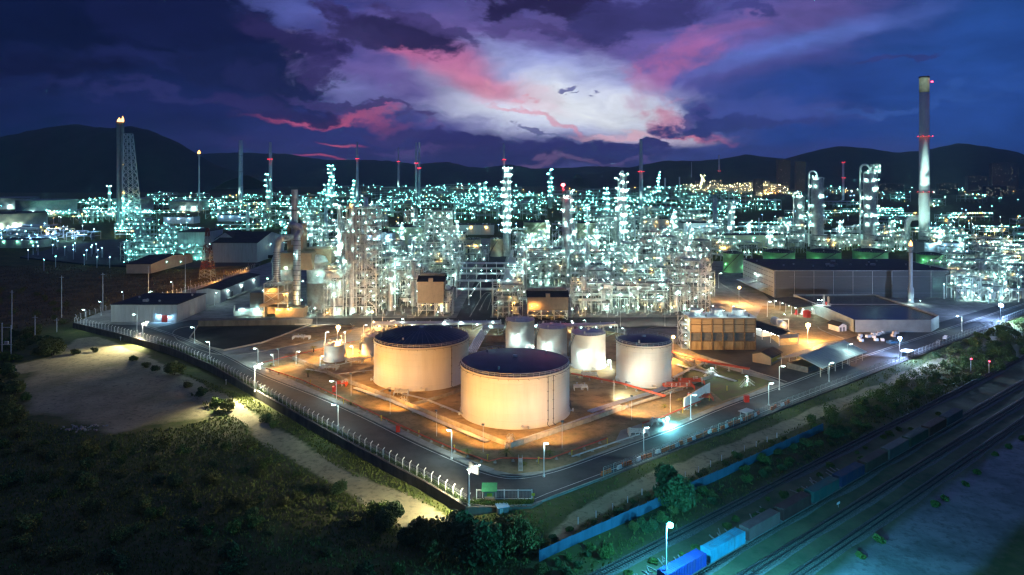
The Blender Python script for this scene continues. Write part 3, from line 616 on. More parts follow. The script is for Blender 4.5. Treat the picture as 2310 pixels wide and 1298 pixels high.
# ================================================================ storage tanks
def ringpts(r, z, n, a0=0.0, a1=2*pi): return [(r*cos(a0+(a1-a0)*i/n), r*sin(a0+(a1-a0)*i/n), z) for i in range(n+1)]
def tank(label, x, yb, R, h, dome, roofm, shellm, rail=True, stair=None, ribs=0, n=72, bands=0, stubs=False, group=None, pipes=(), lights=(), auto=None, cat='tank', lk='white'):
    p = G(x, yb); t = thing('storage_tank', label, cat, p, 0, group, auto)
    sh = MB().lathe((0, 0, 0), [(R+.35, 0), (R+.35, .35), (R, .36), (R, h-.25), (R+.12, h-.25), (R+.12, h)], n)
    for k in range(bands): z = h*(k+1)/(bands+1); sh.lathe((0, 0, 0), [(R, z-.05), (R+.035, z-.05), (R+.035, z+.05), (R, z+.05)], n)
    sh.build('shell', shellm, t)
    pr = [(R*(1-k/10), h+dome*(1-(1-k/10)**2)) for k in range(10)]+[(.01, h+dome)]
    rf = MB().lathe((0, 0, 0), [(R+.1, h-.02)]+pr, n)
    rbm = MB()
    for i in range(ribs):
        a = 2*pi*i/ribs; q = [Vector((r*cos(a), r*sin(a), z+.06)) for r, z in pr[:-1:2]]+[Vector((.6*cos(a), .6*sin(a), h+dome+.06))]
        for u, v in zip(q, q[1:]): rbm.bar(u, v, .16, .12)
    ro = rf.build('roof', roofm, t)
    if ribs: rbm.build('roof_ribs', M['dsteel'], ro)
    if n > 30:
        MB().cyl((0, 0, h+dome-.1), (0, 0, h+dome+.55), .8, 14).build('vent', M['steel'], ro)
        for a in (.6, 2.4, 4.3): MB().cyl((.72*R*cos(a), .72*R*sin(a), h+dome*.42), (.72*R*cos(a), .72*R*sin(a), h+dome*.42+1.0), .32, 10).build('hatch', M['steel'], ro)
    if rail:
        rl = MB(); Rr = R-.15; k = max(20, int(R*3))
        for z in (.55, 1.1):
            pp = ringpts(Rr, h+z, k)
            for u, v in zip(pp, pp[1:]): rl.bar(u, v, .07)
        for u in ringpts(Rr, h, k)[:-1]: rl.bar(u, (u[0], u[1], h+1.1), .07)
        rl.build('railing', M['steel'], t)
    if stubs:
        st = MB()
        for i in range(int(R*2)):
            a = 2*pi*i/int(R*2); st.bar(((R+.1)*cos(a), (R+.1)*sin(a), h-.6), ((R+.9)*cos(a+.02), (R+.9)*sin(a+.02), h-.95), .08)
        pp = ringpts(R+.42, h-.55, 64)
        st.path(pp, .07, 5); st.build('spray_ring', M['dsteel'], t)
    if stair:
        a0, a1 = stair; sr = MB(); k = 34
        for i in range(k):
            a = a0+(a1-a0)*i/k; b = a0+(a1-a0)*(i+1)/k; z = h*i/k; z2 = h*(i+1)/k
            sr.bar((( R+.95)*cos(a), (R+.95)*sin(a), z), ((R+.95)*cos(b), (R+.95)*sin(b), z2), .12, .3); sr.bar(((R+.2)*cos(a), (R+.2)*sin(a), z), ((R+.2)*cos(b), (R+.2)*sin(b), z2), .12, .3)
            sr.bar(((R+.95)*cos(a), (R+.95)*sin(a), z+1.1), ((R+.95)*cos(b), (R+.95)*sin(b), z2+1.1), .08)
            sr.bar(((R+.15)*cos(a), (R+.15)*sin(a), z), ((R+1.0)*cos(a), (R+1.0)*sin(a), z), .3, .06); sr.bar(((R+.95)*cos(a), (R+.95)*sin(a), z), ((R+.95)*cos(a), (R+.95)*sin(a), z+1.1), .06)
        sr.build('stair', M['dsteel'], t)
    for a in pipes:
        q = [((R+.28)*cos(a), (R+.28)*sin(a), h-.4), ((R+.28)*cos(a), (R+.28)*sin(a), 1.6), ((R+.9)*cos(a-.04), (R+.9)*sin(a-.04), .9), ((R+3)*cos(a-.07), (R+3)*sin(a-.07), .9)]
        pm = MB().path(q, .13, 6)
        for z in range(2, int(h), 3): pm.box(((R+.2)*cos(a), (R+.2)*sin(a), z), (.5, .5, .12))
        pm.build('riser_pipe', M['dsteel'], t)
    if n > 40:
        for a in (-pi/2+.12, -pi*.92, -.25):
            MB().cyl(((R-.1)*cos(a), (R-.1)*sin(a), 1.0), ((R+.35)*cos(a), (R+.35)*sin(a), 1.0), .45, 12).build('manhole', M['vessel'], t)
            MB().cyl(((R-.1)*cos(a+.09), (R-.1)*sin(a+.09), .7), ((R+1.4)*cos(a+.09), (R+1.4)*sin(a+.09), .7), .22, 8).box(((R+1.2)*cos(a+.09), (R+1.2)*sin(a+.09), .9), (.5, .5, 1.0)).build('nozzle', M['steel'], t)
    for (a, z, r) in lights: lamp(lk, t, ((R+2.1)*cos(a), (R+2.1)*sin(a), z), r); MB().bar(((R+.1)*cos(a), (R+.1)*sin(a), z-.3), ((R+2.1)*cos(a), (R+2.1)*sin(a), z-.3), .12).build('lamp_bracket', M['steel'], t)
    return t
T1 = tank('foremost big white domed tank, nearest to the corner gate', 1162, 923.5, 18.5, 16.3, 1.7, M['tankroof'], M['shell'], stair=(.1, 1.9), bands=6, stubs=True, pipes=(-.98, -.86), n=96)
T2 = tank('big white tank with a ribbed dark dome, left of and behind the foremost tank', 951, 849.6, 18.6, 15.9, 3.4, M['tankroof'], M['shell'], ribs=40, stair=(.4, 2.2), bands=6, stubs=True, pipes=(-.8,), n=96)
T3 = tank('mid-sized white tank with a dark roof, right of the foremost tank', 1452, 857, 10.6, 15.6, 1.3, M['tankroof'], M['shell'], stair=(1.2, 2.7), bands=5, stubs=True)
LT = [(-2.2, 8, .3), (-.9, 4.5, .3)]
tank('small white tank farthest back in the row of three with pale roofs', 1173, 789, 6.6, 14, .9, M['palroof'], M['shell'], stair=(2.3, 3.75), n=56, bands=4, lights=[(-1.9, 7.5, .36), (-.85, 3.0, .36)])
tank('small white tank in the middle of the row of three with pale roofs', 1245, 808, 6.6, 14, .9, M['palroof'], M['shell'], stair=(2.3, 3.75), n=56, bands=4, lights=[(-2.0, 7.0, .36)])
tank('small white tank with a pale roof between the foremost tank and the dark-roofed right tank', 1327, 825, 7.2, 14.1, 1.1, M['palroof'], M['shell'], stair=(2.4, 3.8), n=56, bands=4, lights=[(-2.0, 7, .36), (-.6, 3.4, .3)])
tank('stubby white tank left of the big ribbed-dome tank, standing alone by the bund wall', 754, 812, 4.3, 6.9, .5, M['palroof'], M['shell'], n=48, bands=2, stair=(.2, 1.6))
tank('slim white tank half hidden behind the big ribbed-dome tank', 838, 797, 4.4, 8.2, .5, M['palroof'], M['shell'], n=48, bands=2, stair=(2.8, 4.2))
# cream, green and grey tanks of the plant behind
for lb, x, yb, R, h, m, dm in (
    ('cream tank with a zigzag stair behind the central process area', 1211, 551, 15.5, 26, 'cream', 1.5), ('cream tank half hidden behind the red-beacon column', 1315, 548, 14.5, 24, 'cream', 1.5),
    ('small cream tank in front of its taller neighbour at the end of the plant avenue', 1057, 577, 5.6, 11, 'cream', .8), ('upright cream tank behind the small one at the end of the plant avenue', 1067, 573, 8, 15, 'cream', .8), ('cream tank beside the foot of the central lit column', 1120, 578, 6, 17, 'cream', .8),
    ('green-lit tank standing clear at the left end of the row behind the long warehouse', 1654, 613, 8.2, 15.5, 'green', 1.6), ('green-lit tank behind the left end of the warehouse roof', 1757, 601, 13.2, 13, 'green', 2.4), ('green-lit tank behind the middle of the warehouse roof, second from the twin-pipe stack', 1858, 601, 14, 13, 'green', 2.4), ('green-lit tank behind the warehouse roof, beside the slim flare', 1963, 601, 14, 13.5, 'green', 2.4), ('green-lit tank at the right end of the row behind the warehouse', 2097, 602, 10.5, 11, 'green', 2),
    ('pale yellowish tank cut by the left edge of the photo', 35, 516, 40, 24, 'cream', 1.5), ('big grey tank with an open top near the left edge, before the hill', 106, 484, 52, 30, 'greytank', 1), ('pale grey tank peeping behind the others at the left edge', 20, 470, 62, 26, 'greytank', 1), ('blue-grey tank right of the lattice flare', 427, 475, 40, 22, 'greytank', 1), ('blue-grey tank behind the foot of the lattice flare', 300, 476, 40, 28, 'greytank', 1),
    ('wide dark tank on the far side of the plant, left of the yellow-lit works', 1575, 452, 56, 20, 'greytank', 1), ('wide grey tank just in front of the yellow-lit works', 1620, 463, 48, 14, 'greytank', 1), ('low teal-lit tank on the far side, behind the central lit column', 1085, 470, 36, 18, 'greytank', 1)):
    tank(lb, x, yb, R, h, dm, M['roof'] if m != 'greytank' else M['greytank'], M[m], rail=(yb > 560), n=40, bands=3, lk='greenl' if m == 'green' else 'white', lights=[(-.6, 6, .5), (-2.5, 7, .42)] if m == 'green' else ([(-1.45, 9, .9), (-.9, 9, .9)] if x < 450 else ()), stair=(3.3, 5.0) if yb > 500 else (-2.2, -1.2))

# ================================================================ bund walls, fire mains, pipe bundles
def bund(label, px, hgt_=1.5, m='dike', w=.4):
    mb = MB(); P = [G(*p) for p in px]; strip(mb, P, w, 0, hgt_)
    for a, b in zip(P, P[1:]):
        L = (b-a).length
        for k in range(int(L/5)+1):
            q = a.lerp(b, k*5/max(L, 1)); mb.box((q.x, q.y, hgt_/2), (.7, .7, hgt_-.05), atan2(b.y-a.y, b.x-a.x))
    o = mb.build('bund_wall', M[m]); return tag(o, label, 'wall')
bund('orange-lit bund wall running from the palm to the front corner of the tank yard', [(662,812),(780,862),(895,907),(1020,958),(1150,1010)])
bund('shadowed bund wall on the right side of the foremost tank', [(1152,1010),(1240,982),(1330,952),(1410,923)])
bund('low wall between the two biggest tanks', [(925,917),(1000,897),(1046,882)], 1.1)
bund('low wall crossing the yard to the left of the big ribbed-dome tank', [(790,845),(860,823),(930,800)], .8)
bund('grey bund wall right of the dark-roofed right tank', [(1520,806),(1590,842),(1612,848)], 1.6)
bund('grey bund wall between the red pipework and the small stair', [(1480,898),(1550,872),(1610,851)], 1.3)
bund('pale low wall in front of the foremost tank on the right', [(1420,918),(1500,893),(1540,880)], 1.0)
bund('low concrete wall behind the three pale-roofed tanks', [(1095,772),(1140,772)], 3.2)
def pipe_run(name, label, cat, px, z, r, m, n=1, gap=5.0, sp=None):
    P = [G(*p) for p in px]; t = thing(name, label, cat, P[0]); sp = sp or r*2.6; mb = MB(); L0 = P[0]
    for k in range(n):
        Q = inset([Vector((p.x-L0.x, p.y-L0.y)) for p in P], (k-(n-1)/2)*sp); mb.path([(q.x, q.y, z) for q in Q], r, 8)
    for a, b in zip(P, P[1:]):
        L = (b-a).length
        for k in range(max(1, int(L/gap))):
            q = a.lerp(b, (k+.5)/max(1, int(L/gap)))-L0; sup = MB(); sup.box((q.x, q.y, (z-r)/2), (.35, .35, z-r)); sup.box((q.x, q.y, .1), (.9, .9, .2))
            if n > 1: sup.bar((q.x-n*sp*.5, q.y, z-r-.1), (q.x+n*sp*.5, q.y, z-r-.1), .2)
            sup.build('support', M['kerb'], t)
    mb.build('pipe', M[m], t); return t
pipe_run('fire_main', 'red fire main along the left road, from the palm to the front corner', 'pipe', [(600,836),(680,862),(760,898),(860,946),(960,992),(1040,1026),(1102,1048)], .9, .2, 'redpipe')
pipe_run('fire_main', 'red fire main crossing in front of the yellow palm at the front corner', 'pipe', [(1104,1048),(1130,1041),(1240,1042),(1300,1020),(1370,995)], .9, .2, 'redpipe')
pipe_run('fire_main', 'bright red fire main running from the loading bay to the white screen wall', 'pipe', [(1450,962),(1500,945),(1560,920),(1580,912)], 1.0, .26, 'redpipe')
pipe_run('fire_main', 'thin red line along the kerb left of the stubby white tank', 'pipe', [(588,822),(660,804),(735,788),(800,772)], .5, .14, 'redpipe')
pipe_run('pipe_bundle', 'pale pipe bundle laid along the orange-lit bund wall', 'pipes', [(800,880),(880,908),(990,956),(1100,1002)], .8, .22, 'alu', 3)
pipe_run('pipe_bundle', 'pale pipes climbing past the front of the dark-roofed right tank', 'pipes', [(1330,935),(1400,912),(1460,895),(1500,880)], .9, .24, 'alu', 4)
pipe_run('pipe_bundle', 'dark red pipe bundle behind the dark-roofed right tank', 'pipes', [(1290,850),(1400,872),(1500,902)], 1.3, .2, 'redpipe', 3)
pipe_run('pipe_bundle', 'reddish pipe rack stretching from the dark-roofed right tank to the branch road', 'pipes', [(1515,806),(1600,830),(1690,846)], 2.4, .24, 'redpipe', 4)
pipe_run('pipe_bundle', 'silver pipe bundle between the big ribbed-dome tank and the three pale-roofed tanks', 'pipes', [(1062,805),(1082,770),(1100,742)], 1.6, .3, 'alu', 6)
pipe_run('pipe_bundle', 'silver pipes passing in front of the stubby white tank', 'pipes', [(708,846),(780,829),(850,812)], 1.8, .14, 'steel', 2)
pipe_run('pipe_bundle', 'pale conduit bundle beyond the right tank, along the reddish rack', 'pipes', [(1525,826),(1600,846),(1660,864)], .7, .18, 'alu', 3)
for lb, px, z, r_, m, n in (('thin pale pipes crossing the bund floor left of the foremost tank', [(905,892),(960,905),(1035,935)], .7, .14, 'alu', 3), ('thin pale pipes running behind the bund wall below the ribbed-dome tank', [(850,888),(900,872),(960,884)], .6, .14, 'alu', 2), ('grey pipes along the foot of the shadowed bund wall', [(1165,1000),(1260,968),(1400,918)], .6, .16, 'steel', 3), ('rusty pipes from the ribbed-dome tank to the rack behind it', [(1062,850),(1085,815),(1110,790)], .9, .18, 'redpipe', 2), ('pale pipes between the right tank and the cooling tower', [(1520,856),(1560,835),(1600,818)], .8, .16, 'alu', 3), ('pale pipes in front of the stubby tank and the slim one', [(690,836),(760,848),(840,838)], .6, .13, 'alu', 2), ('grey pipe pair on the soil of the right verge', [(1290,1034),(1380,1004),(1440,984)], .5, .13, 'steel', 2)): pipe_run('pipe_bundle', lb, 'pipes', px, z, r_, m, n)
hp = MB().cyl((0, 0, 0), (0, 0, 1.7), .12, 8).lathe((0, 0, 1.6), [(.12, 0), (.3, .05), (.3, .15), (.1, .25)], 10).mesh('hydrant', M['yellow'])
for x, y in ((700,868),(775,912),(860,950),(945,985),(1025,1018),(1100,1040),(1215,1046),(1290,1030),(1370,1003),(1450,972),(1540,932),(1600,905),(1640,882)): tag(link('hydrant', hp, None, G(x, y)), 'yellow hydrant post standing beside the red fire main on the verge', 'hydrant', 'hydrants along the fire main')
# pink-lit valve manifolds
def manifold(label, x, y, w, d, m, seed):
    r = random.Random(seed); t = thing('valve_manifold', label, 'valves', G(x, y)); mb = MB(); vm = MB()
    for k in range(5):
        yy = -d/2+d*k/4; mb.path([(-w/2, yy, .2), (-w/2, yy, 1.5), (w/2, yy, 1.5), (w/2, yy, .2)], .15, 6)
    for k in range(6):
        xx = r.uniform(-w/2, w/2); yy = r.uniform(-d/2, d/2); vm.cyl((xx, yy, .3), (xx, yy, 2.3), .13, 6); vm.lathe((xx, yy, 2.2), [(.25, 0), (.42, .06), (.25, .12)], 10); vm.box((xx, yy, 1.4), (.5, .5, .5))
    mb.build('pipework', M[m], t); vm.build('valves', M['steel'], t); return t
for i, (x, y, w, d, m, lb) in enumerate(((742,834,7,5,'steel','tangle of steel valve pipes in front of the stubby white tank'), (800,818,7,4,'steel','steel valve pipes between the stubby white tank and the slim one'), (770,872,4,3,'redpipe','red valve set beside the left road, behind the dark guard panel'), (905,892,5,3,'steel','valve pipes on the orange bund wall below the big ribbed-dome tank'),
    (1530,876,11,5,'redpipe','red pipe frame on legs in front of the dark-roofed right tank'), (1560,866,9,4,'redpipe','dark red pipe frame behind the white screen wall'), (1580,902,8,4,'redpipe','red pipes ducking past the front of the white screen wall'), (1440,982,6,3,'steel','pump skid in the cyan light of the loading bay'), (1482,960,4,2,'steel','small valve skid at the bright end of the loading bay'), (1330,852,6,4,'steel','valve pipes at the foot of the tank between the foremost and right tanks'), (1310,880,5,3,'steel','dark valve stand right of the foremost tank'), (1425,868,5,4,'dsteel','dark hose cradle left of the foot of the right tank'), (680,766,8,3,'white','white pump set on the green apron of the basin'))):
    manifold(lb, x, y, w, d, m, i)
t = thing('screen_wall', 'white screen wall behind the red pipes near the right road', 'wall', G(1583,915)); a = Vector(G(1544,926)-G(1583,915)); b = Vector(G(1602,890)-G(1583,915))
MB().prism([(a.x, a.y), (b.x, b.y), (b.x-.2, b.y+.3), (a.x-.2, a.y+.3)], 0, 4.2).build('panel', M['white'], t)
p = G(1684,907); tag(MB().box((0, 0, 1.1), (1.6, 1.4, 2.2)).box((0, 0, 2.24), (1.8, 1.6, .1)).box((-.3, -.72, 1.1), (.06, .06, .5)).build('fire_hose_cabinet', M['red'], None, p), 'dark red fire hose cabinet on the kerb of the right road', 'cabinet')
for x, y in ((898,975),(754,884)): tag(MB().box((0, 0, 1.0), (1.2, 1.0, 2.0)).box((0, 0, 2.05), (1.4, 1.2, .1)).build('hose_box', M['red'], None, G(x, y)), 'red hose box on the left road verge, %s' % ('below the bund valves' if x > 800 else 'under the upper lamp'), 'cabinet')
def stile(label, x, y, z, rz, m='steel'):
    t = thing('stile_stair', label, 'stairs', G(x, y), rz); mb = MB(); st = MB()
    for s in (-1, 1):
        for y_ in (-.5, .5): mb.bar((s*3.2, y_, 0), (s*.8, y_, z), .12); mb.bar((s*3.2, y_, 1), (s*.8, y_, z+1), .07); mb.bar((s*.8, y_, 0), (s*.8, y_, z+1), .1); mb.bar((-.8, y_, z+1), (.8, y_, z+1), .07)
        for k in range(8): q = (k+.5)/8; st.box((s*(3.2-2.4*q), 0, z*q), (.3, 1.1, .06))
    st.box((0, 0, z), (1.7, 1.1, .08)); mb.build('handrail', M[m], t); st.build('steps', M['vessel'], t); return t
stile('small steel stair crossing the pipes at the front corner of the yard', 1174, 1052, 1.8, pi/2)
stile('steel stile over the bund wall in front of the foremost tank', 1150, 1003, 2.0, 1.2)
stile('white-lit stile over the pipes near the dark red cabinet', 1686, 872, 1.9, .4)
stile('steel stile on the bund wall between the two biggest tanks', 912, 912, 1.8, -.9)
stile('white-lit stile on the grey bund wall right of the dark-roofed tank', 1604, 848, 1.8, .3)
# pump shelter roof on the right road, dark shelter
p = RP(62, -2.0); t = thing('shelter', 'small open shelter with a pale sloped roof beside the railway-side fence', 'shelter', (p.x, p.y, 0), wb)
for x_, y_ in ((-1.8, -1), (1.8, -1), (-1.8, 1), (1.8, 1)): MB().box((x_, y_, 1.3), (.12, .12, 2.6)).build('post', M['steel'], t)
MB().prism([(-2.4, -1.5), (2.4, -1.5), (2.4, 1.5), (-2.4, 1.5)], 2.6, 2.75).build('roof', M['vessel'], t)
p = G(2046,806); t = thing('shelter', 'small blue-lit shelter with a white roof by the far end of the right fence', 'shelter', p, wb)
for x_, y_ in ((-2.2, -1.2), (2.2, -1.2), (-2.2, 1.2), (2.2, 1.2)): MB().box((x_, y_, 1.4), (.14, .14, 2.8)).build('post', M['steel'], t)
MB().prism([(-2.8, -1.8), (2.8, -1.8), (2.8, 1.8), (-2.8, 1.8)], 2.8, 3.0).build('roof', M['white'], t); MB().box((0, 1.1, 1.2), (4, .1, 1.8)).build('back_panel', M['bluefence'], t)

# ================================================================ buildings
def gabled(name, label, cat, loc, w, d, h, rise, wm, rm, rz=0.0, along='y', over=.5, doors=(), open_=False, auto=None, windows=()):
    t = thing(name, label, cat, loc, rz, None, auto)
    if along == 'y': P = lambda u, v, z: (u, v, z); a, b = w, d
    else: P = lambda u, v, z: (v, u, z); a, b = d, w
    if not open_:
        wb_ = MB(); A = a/2; B = b/2
        for s in (-1, 1):
            wb_.quad(P(-A, s*B, 0), P(A, s*B, 0), P(A, s*B, h), P(0, s*B, h+rise), P(-A, s*B, h)); wb_.quad(P(s*A, -B, 0), P(s*A, B, 0), P(s*A, B, h), P(s*A, -B, h))
        wb_.build('wall', M[wm], t)
    else:
        for s in (-1, 1):
            k = max(2, int(b/6)+1)
            for i in range(k): q = P(s*(a/2-.3), -b/2+.3+(b-.6)*i/(k-1), h/2); MB().box(q, (.25, .25, h)).build('post', M['steel'], t)
    A = a/2+over; B = b/2+over; e = rise*over/(a/2); rb = MB()
    for s in (-1, 1):
        q = [P(s*A, -B, h-e), P(s*A, B, h-e), P(0, B, h+rise), P(0, -B, h+rise)]; rb.add([Vector(v)+Vector((0, 0, k)) for k in (.04, .24) for v in q], [(0, 1, 2, 3), (4, 5, 6, 7), (0, 1, 5, 4), (1, 2, 6, 5), (2, 3, 7, 6), (3, 0, 4, 7)])
    sm_ = MB()
    for k in range(int(b/2.2)+1):
        v = -B+2*B*k/max(1, int(b/2.2))
        for s in (-1, 1): sm_.bar(P(s*A, v, h-e+.26), P(0, v, h+rise+.26), .09)
    sm_.bar(P(0, -B, h+rise+.3), P(0, B, h+rise+.3), .5, .12); ro = rb.build('roof', M[rm], t); sm_.build('roof_seams', M[rm], ro)
    for (x_, y_, w_, h_, side) in doors: MB().box((x_, y_, h_/2), (w_, .12, h_) if side == 'x' else (.12, w_, h_)).build('door', M['dsteel'], t)
    for (x_, y_, z_, w_, h_, side, mm) in windows: MB().box((x_, y_, z_), (w_, .12, h_) if side == 'x' else (.12, w_, h_)).build('window', M[mm] if mm in M else E[mm], t)
    return t
def boxhouse(name, label, cat, x0, x1, y0, y1, h, wm, rm, para=.5, ribs=0, auto=None):
    t = thing(name, label, cat, ((x0+x1)/2, (y0+y1)/2, 0), 0, None, auto); w = x1-x0; d = y1-y0
    mb = MB().box((0, 0, h/2), (w, d, h))
    for k in range(1, ribs): mb.box((-w/2+w*k/ribs, -d/2-.06, h/2), (.25, .12, h-.2))
    for k in range(1, ribs):
        for s in (-1, 1): mb.box((s*(w/2+.06), -d/2+d*k/ribs, h/2), (.12, .25, h-.2))
    mb.build('wall', M[wm], t); ro = MB().box((0, 0, h+.12), (w+.6, d+.6, .24)).build('roof', M[rm], t); r = random.Random(int(abs(x0)*7))
    for k in range(max(2, int(w/9))): x_ = -w/2+w*(k+.5)/max(2, int(w/9)); MB().lathe((x_, r.uniform(-d*.3, d*.3), h+.2), [(.45, 0), (.45, .7), (.75, .75), (.02, 1.15)], 10).build('roof_vent', M['steel'], ro)
    for k in range(max(1, int(w/26))): MB().box((r.uniform(-w*.35, w*.35), r.uniform(-d*.3, d*.3), h+.8), (2.6, 1.9, 1.2)).build('roof_unit', M['steel'], ro)
    gp = MB().box((0, -d/2-.42, h-.05), (w+.7, .22, .22))
    for k in range(max(2, int(w/12))+1): x_ = -w/2+.3+(w-.6)*k/max(2, int(w/12)); gp.box((x_, -d/2-.25, h/2), (.16, .16, h))
    gp.build('gutter', M['steel'], t); return t
sh = boxhouse('warehouse', 'pale square warehouse with a dark flat roof at the left bend of the road', 'warehouse', -218, -182, 371, 406, 9.4, 'shed', 'roof', ribs=5)
MB().box((11.2, -17.6, 2.0), (3.2, .2, 4.0)).build('door', M['red'], sh); MB().box((11.2, -18.6, 4.4), (5.4, 2.2, .2)).build('canopy', M['white'], sh); lamp('blue', sh, (8.2, -18.0, 3.6), .28); lamp('blue', sh, (14.2, -18.0, 3.0), .22)
sh = gabled('long_shed', 'long pale shed with a dark roof behind the square warehouse', 'shed', (-189, 458, 0), 15, 66, 8.2, 1.2, 'shed', 'roof', doors=[(7.56, -16, 4, 4.5, 'y'), (7.56, 2, 4, 4.5, 'y')])
MB().box((8.8, -8, 1.0), (2.6, 34, .3)).build('loading_dock', M['concrete'], sh)
for y_ in (-22, 0, 22): lamp('white', sh, (8.0, y_, 6.2), .22)
big = boxhouse('long_warehouse', 'long dark windowless warehouse with a flat roof at the right', 'warehouse', 171, 286, 445, 505, 17.6, 'dclad', 'roof')
vb = MB()
for r_ in range(5):
    for k in range(13): vb.box((-57.65, -27+k*4.5, 3.6+r_*3.0), (.3, 3.0, .35)); 
vb.build('louvres', M['dsteel'], big); MB().box((-57.6, 0, 8.8), (.2, 59.6, 17.2)).build('end_wall', M['shed'], big)
for y_ in (-14, 9):
    MB().add([(-57.8, y_-10, 6.0), (-57.8, y_+10, 6.0), (-66, y_+10, 4.2), (-66, y_-10, 4.2), (-57.8, y_-10, 6.3), (-57.8, y_+10, 6.3), (-66, y_+10, 4.5), (-66, y_-10, 4.5)], [(0, 1, 2, 3), (4, 5, 6, 7), (0, 1, 5, 4), (1, 2, 6, 5), (2, 3, 7, 6), (3, 0, 4, 7)]).build('canopy', M['shed'], big)
lamp('white', big, (-58.4, -2, 10.5), .22); lamp('white', big, (-58.4, 3, 10.8), .22)
for z_ in (3, 13.6): MB().box((4, -30.1, z_), (104, .2, .35)).build('wall_band', M['dsteel'], big)
# walled reservoir
t = thing('reservoir', 'walled reservoir of dark water with pale walls in front of the long warehouse', 'reservoir', (199, 384, 0)); P_ = [(-25, -37), (14, -37), (25, -26), (25, 38), (-25, 38)]; wb2 = MB()
for a, b in zip(P_, P_[1:]+P_[:1]):
    a = Vector(a); b = Vector(b); d = (b-a).normalized(); n_ = Vector((-d.y, d.x))*.4; wb2.prism([tuple(a), tuple(b), tuple(b+n_), tuple(a+n_)], 0, 6.3)
wb2.build('wall', M['greytank'], t); MB().quad(*[(x_, y_, 5.5) for x_, y_ in [(p[0]*.985, p[1]*.985) for p in P_]]).build('water', mat('reservoir_water', (.02, .024, .03), .22, var=.3, sc=.1, spec=.22, bump=.03), t)
MB().bar((-25, 5, 6.25), (25, 5, 6.25), .3).build('baffle_beam', M['concrete'], t)
pl = thing('gauge_platform', 'steel platform with red gear perched on the reservoir wall', 'platform', (174.5, 385, 6.3)); pm = MB().box((0, 0, .1), (9, 4, .15))
for x_ in (-4.4, -1.5, 1.5, 4.4):
    for y_ in (-1.9, 1.9): pm.bar((x_, y_, .1), (x_, y_, 1.3), .1)
pm.bar((-4.4, -1.9, 1.3), (4.4, -1.9, 1.3), .08).bar((-4.4, 1.9, 1.3), (4.4, 1.9, 1.3), .08).bar((1, 0, 0), (1, 0, 6), .2).bar((3.6, 0, 0), (3.6, 0, 5), .2).bar((1.6, 0, 0), (1.6, 0, 6), .2).bar((4.2, 0, 0), (4.2, 0, 5), .2).bar((1, 0, 6), (1.6, 0, 6), .2).bar((3.6, 0, 5), (4.2, 0, 5), .2)
pm.build('deck', M['steel'], pl); MB().cyl((2.8, .4, .2), (2.8, .4, 2.0), .5, 10).build('gate_motor', M['red'], pl); lamp('white', pl, (-.5, -1.5, 3.2), .36); lamp('white', pl, (-2.2, -1.2, 3.4), .3)
ph = gabled('pump_house', 'open pump house with red gear left of the reservoir', 'shed', G(1806,703), 19, 27, 5.0, 1.0, 'shed', 'roof', .12, open_=True)
for i in range(5): pv = MB().cyl((-7+i*3.4, -8, .2), (-7+i*3.4, -8, 2.6), .8, 12).box((-7+i*3.4, -8, .3), (2.2, 2.2, .5)); pv.build('pump', M['red'] if i % 2 == 0 else M['steel'], ph)
for i in range(4):
    lamp('white', ph, (-9.4, -11+i*7.2, 4.4), .26); lamp('white', ph, (9.2, -12+i*7, 4.2), .2)
for i in range(3): lamp('white', ph, (-6+i*5.5, -13.2, 4.2), .26)
tag(MB().lathe((0, 0, 0), [(2.1, 0), (2.1, 3.6), (0.05, 4.1)], 20).build('red_tank', M['red'], None, G(1820,716)), 'small squat red tank in front of the open pump house', 'tank')
gabled('hut', 'little white hut with a dark gable roof under the reservoir wall', 'hut', G(1889,745), 5, 7, 3, 1.2, 'white', 'roof', .3, doors=[(.8, -3.56, 1.1, 2.2, 'x'), (-1.2, -3.56, 1.1, 2.2, 'x')])
gs = gabled('open_shed', 'wide gable-roofed open shed whose right end glows orange beside the right road', 'shed', G(1856,822), 17, 38, 4.0, 2.6, 'shed', 'greytank', -.88, open_=True, over=1.0)
MB().box((-2, -13, 1.2), (9, 9, 2.4)).build('store_room', M['dsteel'], gs)
gabled('small_shed', 'small brown shed with yellow railings in front of the canopy building', 'shed', G(1730,815), 8, 11, 3.4, 1.4, 'tanclad', 'roof', -.75, windows=[(4.06, 0, 1.9, 9, 1.6, 'y', 'yellow')])
cb = gabled('canopy_building', 'long lean-to with lit tubes under its roof beside the cooling tower', 'shed', G(1740,765), 11, 26, 5.0, 1.3, 'tanclad', 'roof', .28, open_=True)
for i in range(5): MB().box((-3.2, -11+i*5.4, 4.0), (.3, 3.2, .25)).build('tube_light', E['tube'], cb)
MB().box((0, -12.6, 4.2), (10.6, .2, 1.8)).build('fascia', M['tanclad'], cb); MB().box((1, 8, 1.4), (6, 6, 2.8)).build('equipment', M['white'], cb)
pv = thing('pressure_vessel', 'grey horizontal vessel with pipes behind the lean-to', 'vessel', G(1757,742)); MB().cyl((0, -6, 3), (0, 6, 3), 2.2, 16).ell((0, -6, 3), 2.2, 1.2, 2.2, 16, 8).build('shell', M['vessel'], pv); MB().box((0, -3.5, .8), (3, .6, 1.8)).box((0, 3.5, .8), (3, .6, 1.8)).build('saddle', M['concrete'], pv); MB().path([(-3, -5, 0), (-3, -5, 6), (3, -5, 6), (3, -5, 0)], .2, 6).build('pipe_loop', M['steel'], pv); lamp('white', pv, (1, -5, 8.5), .26)
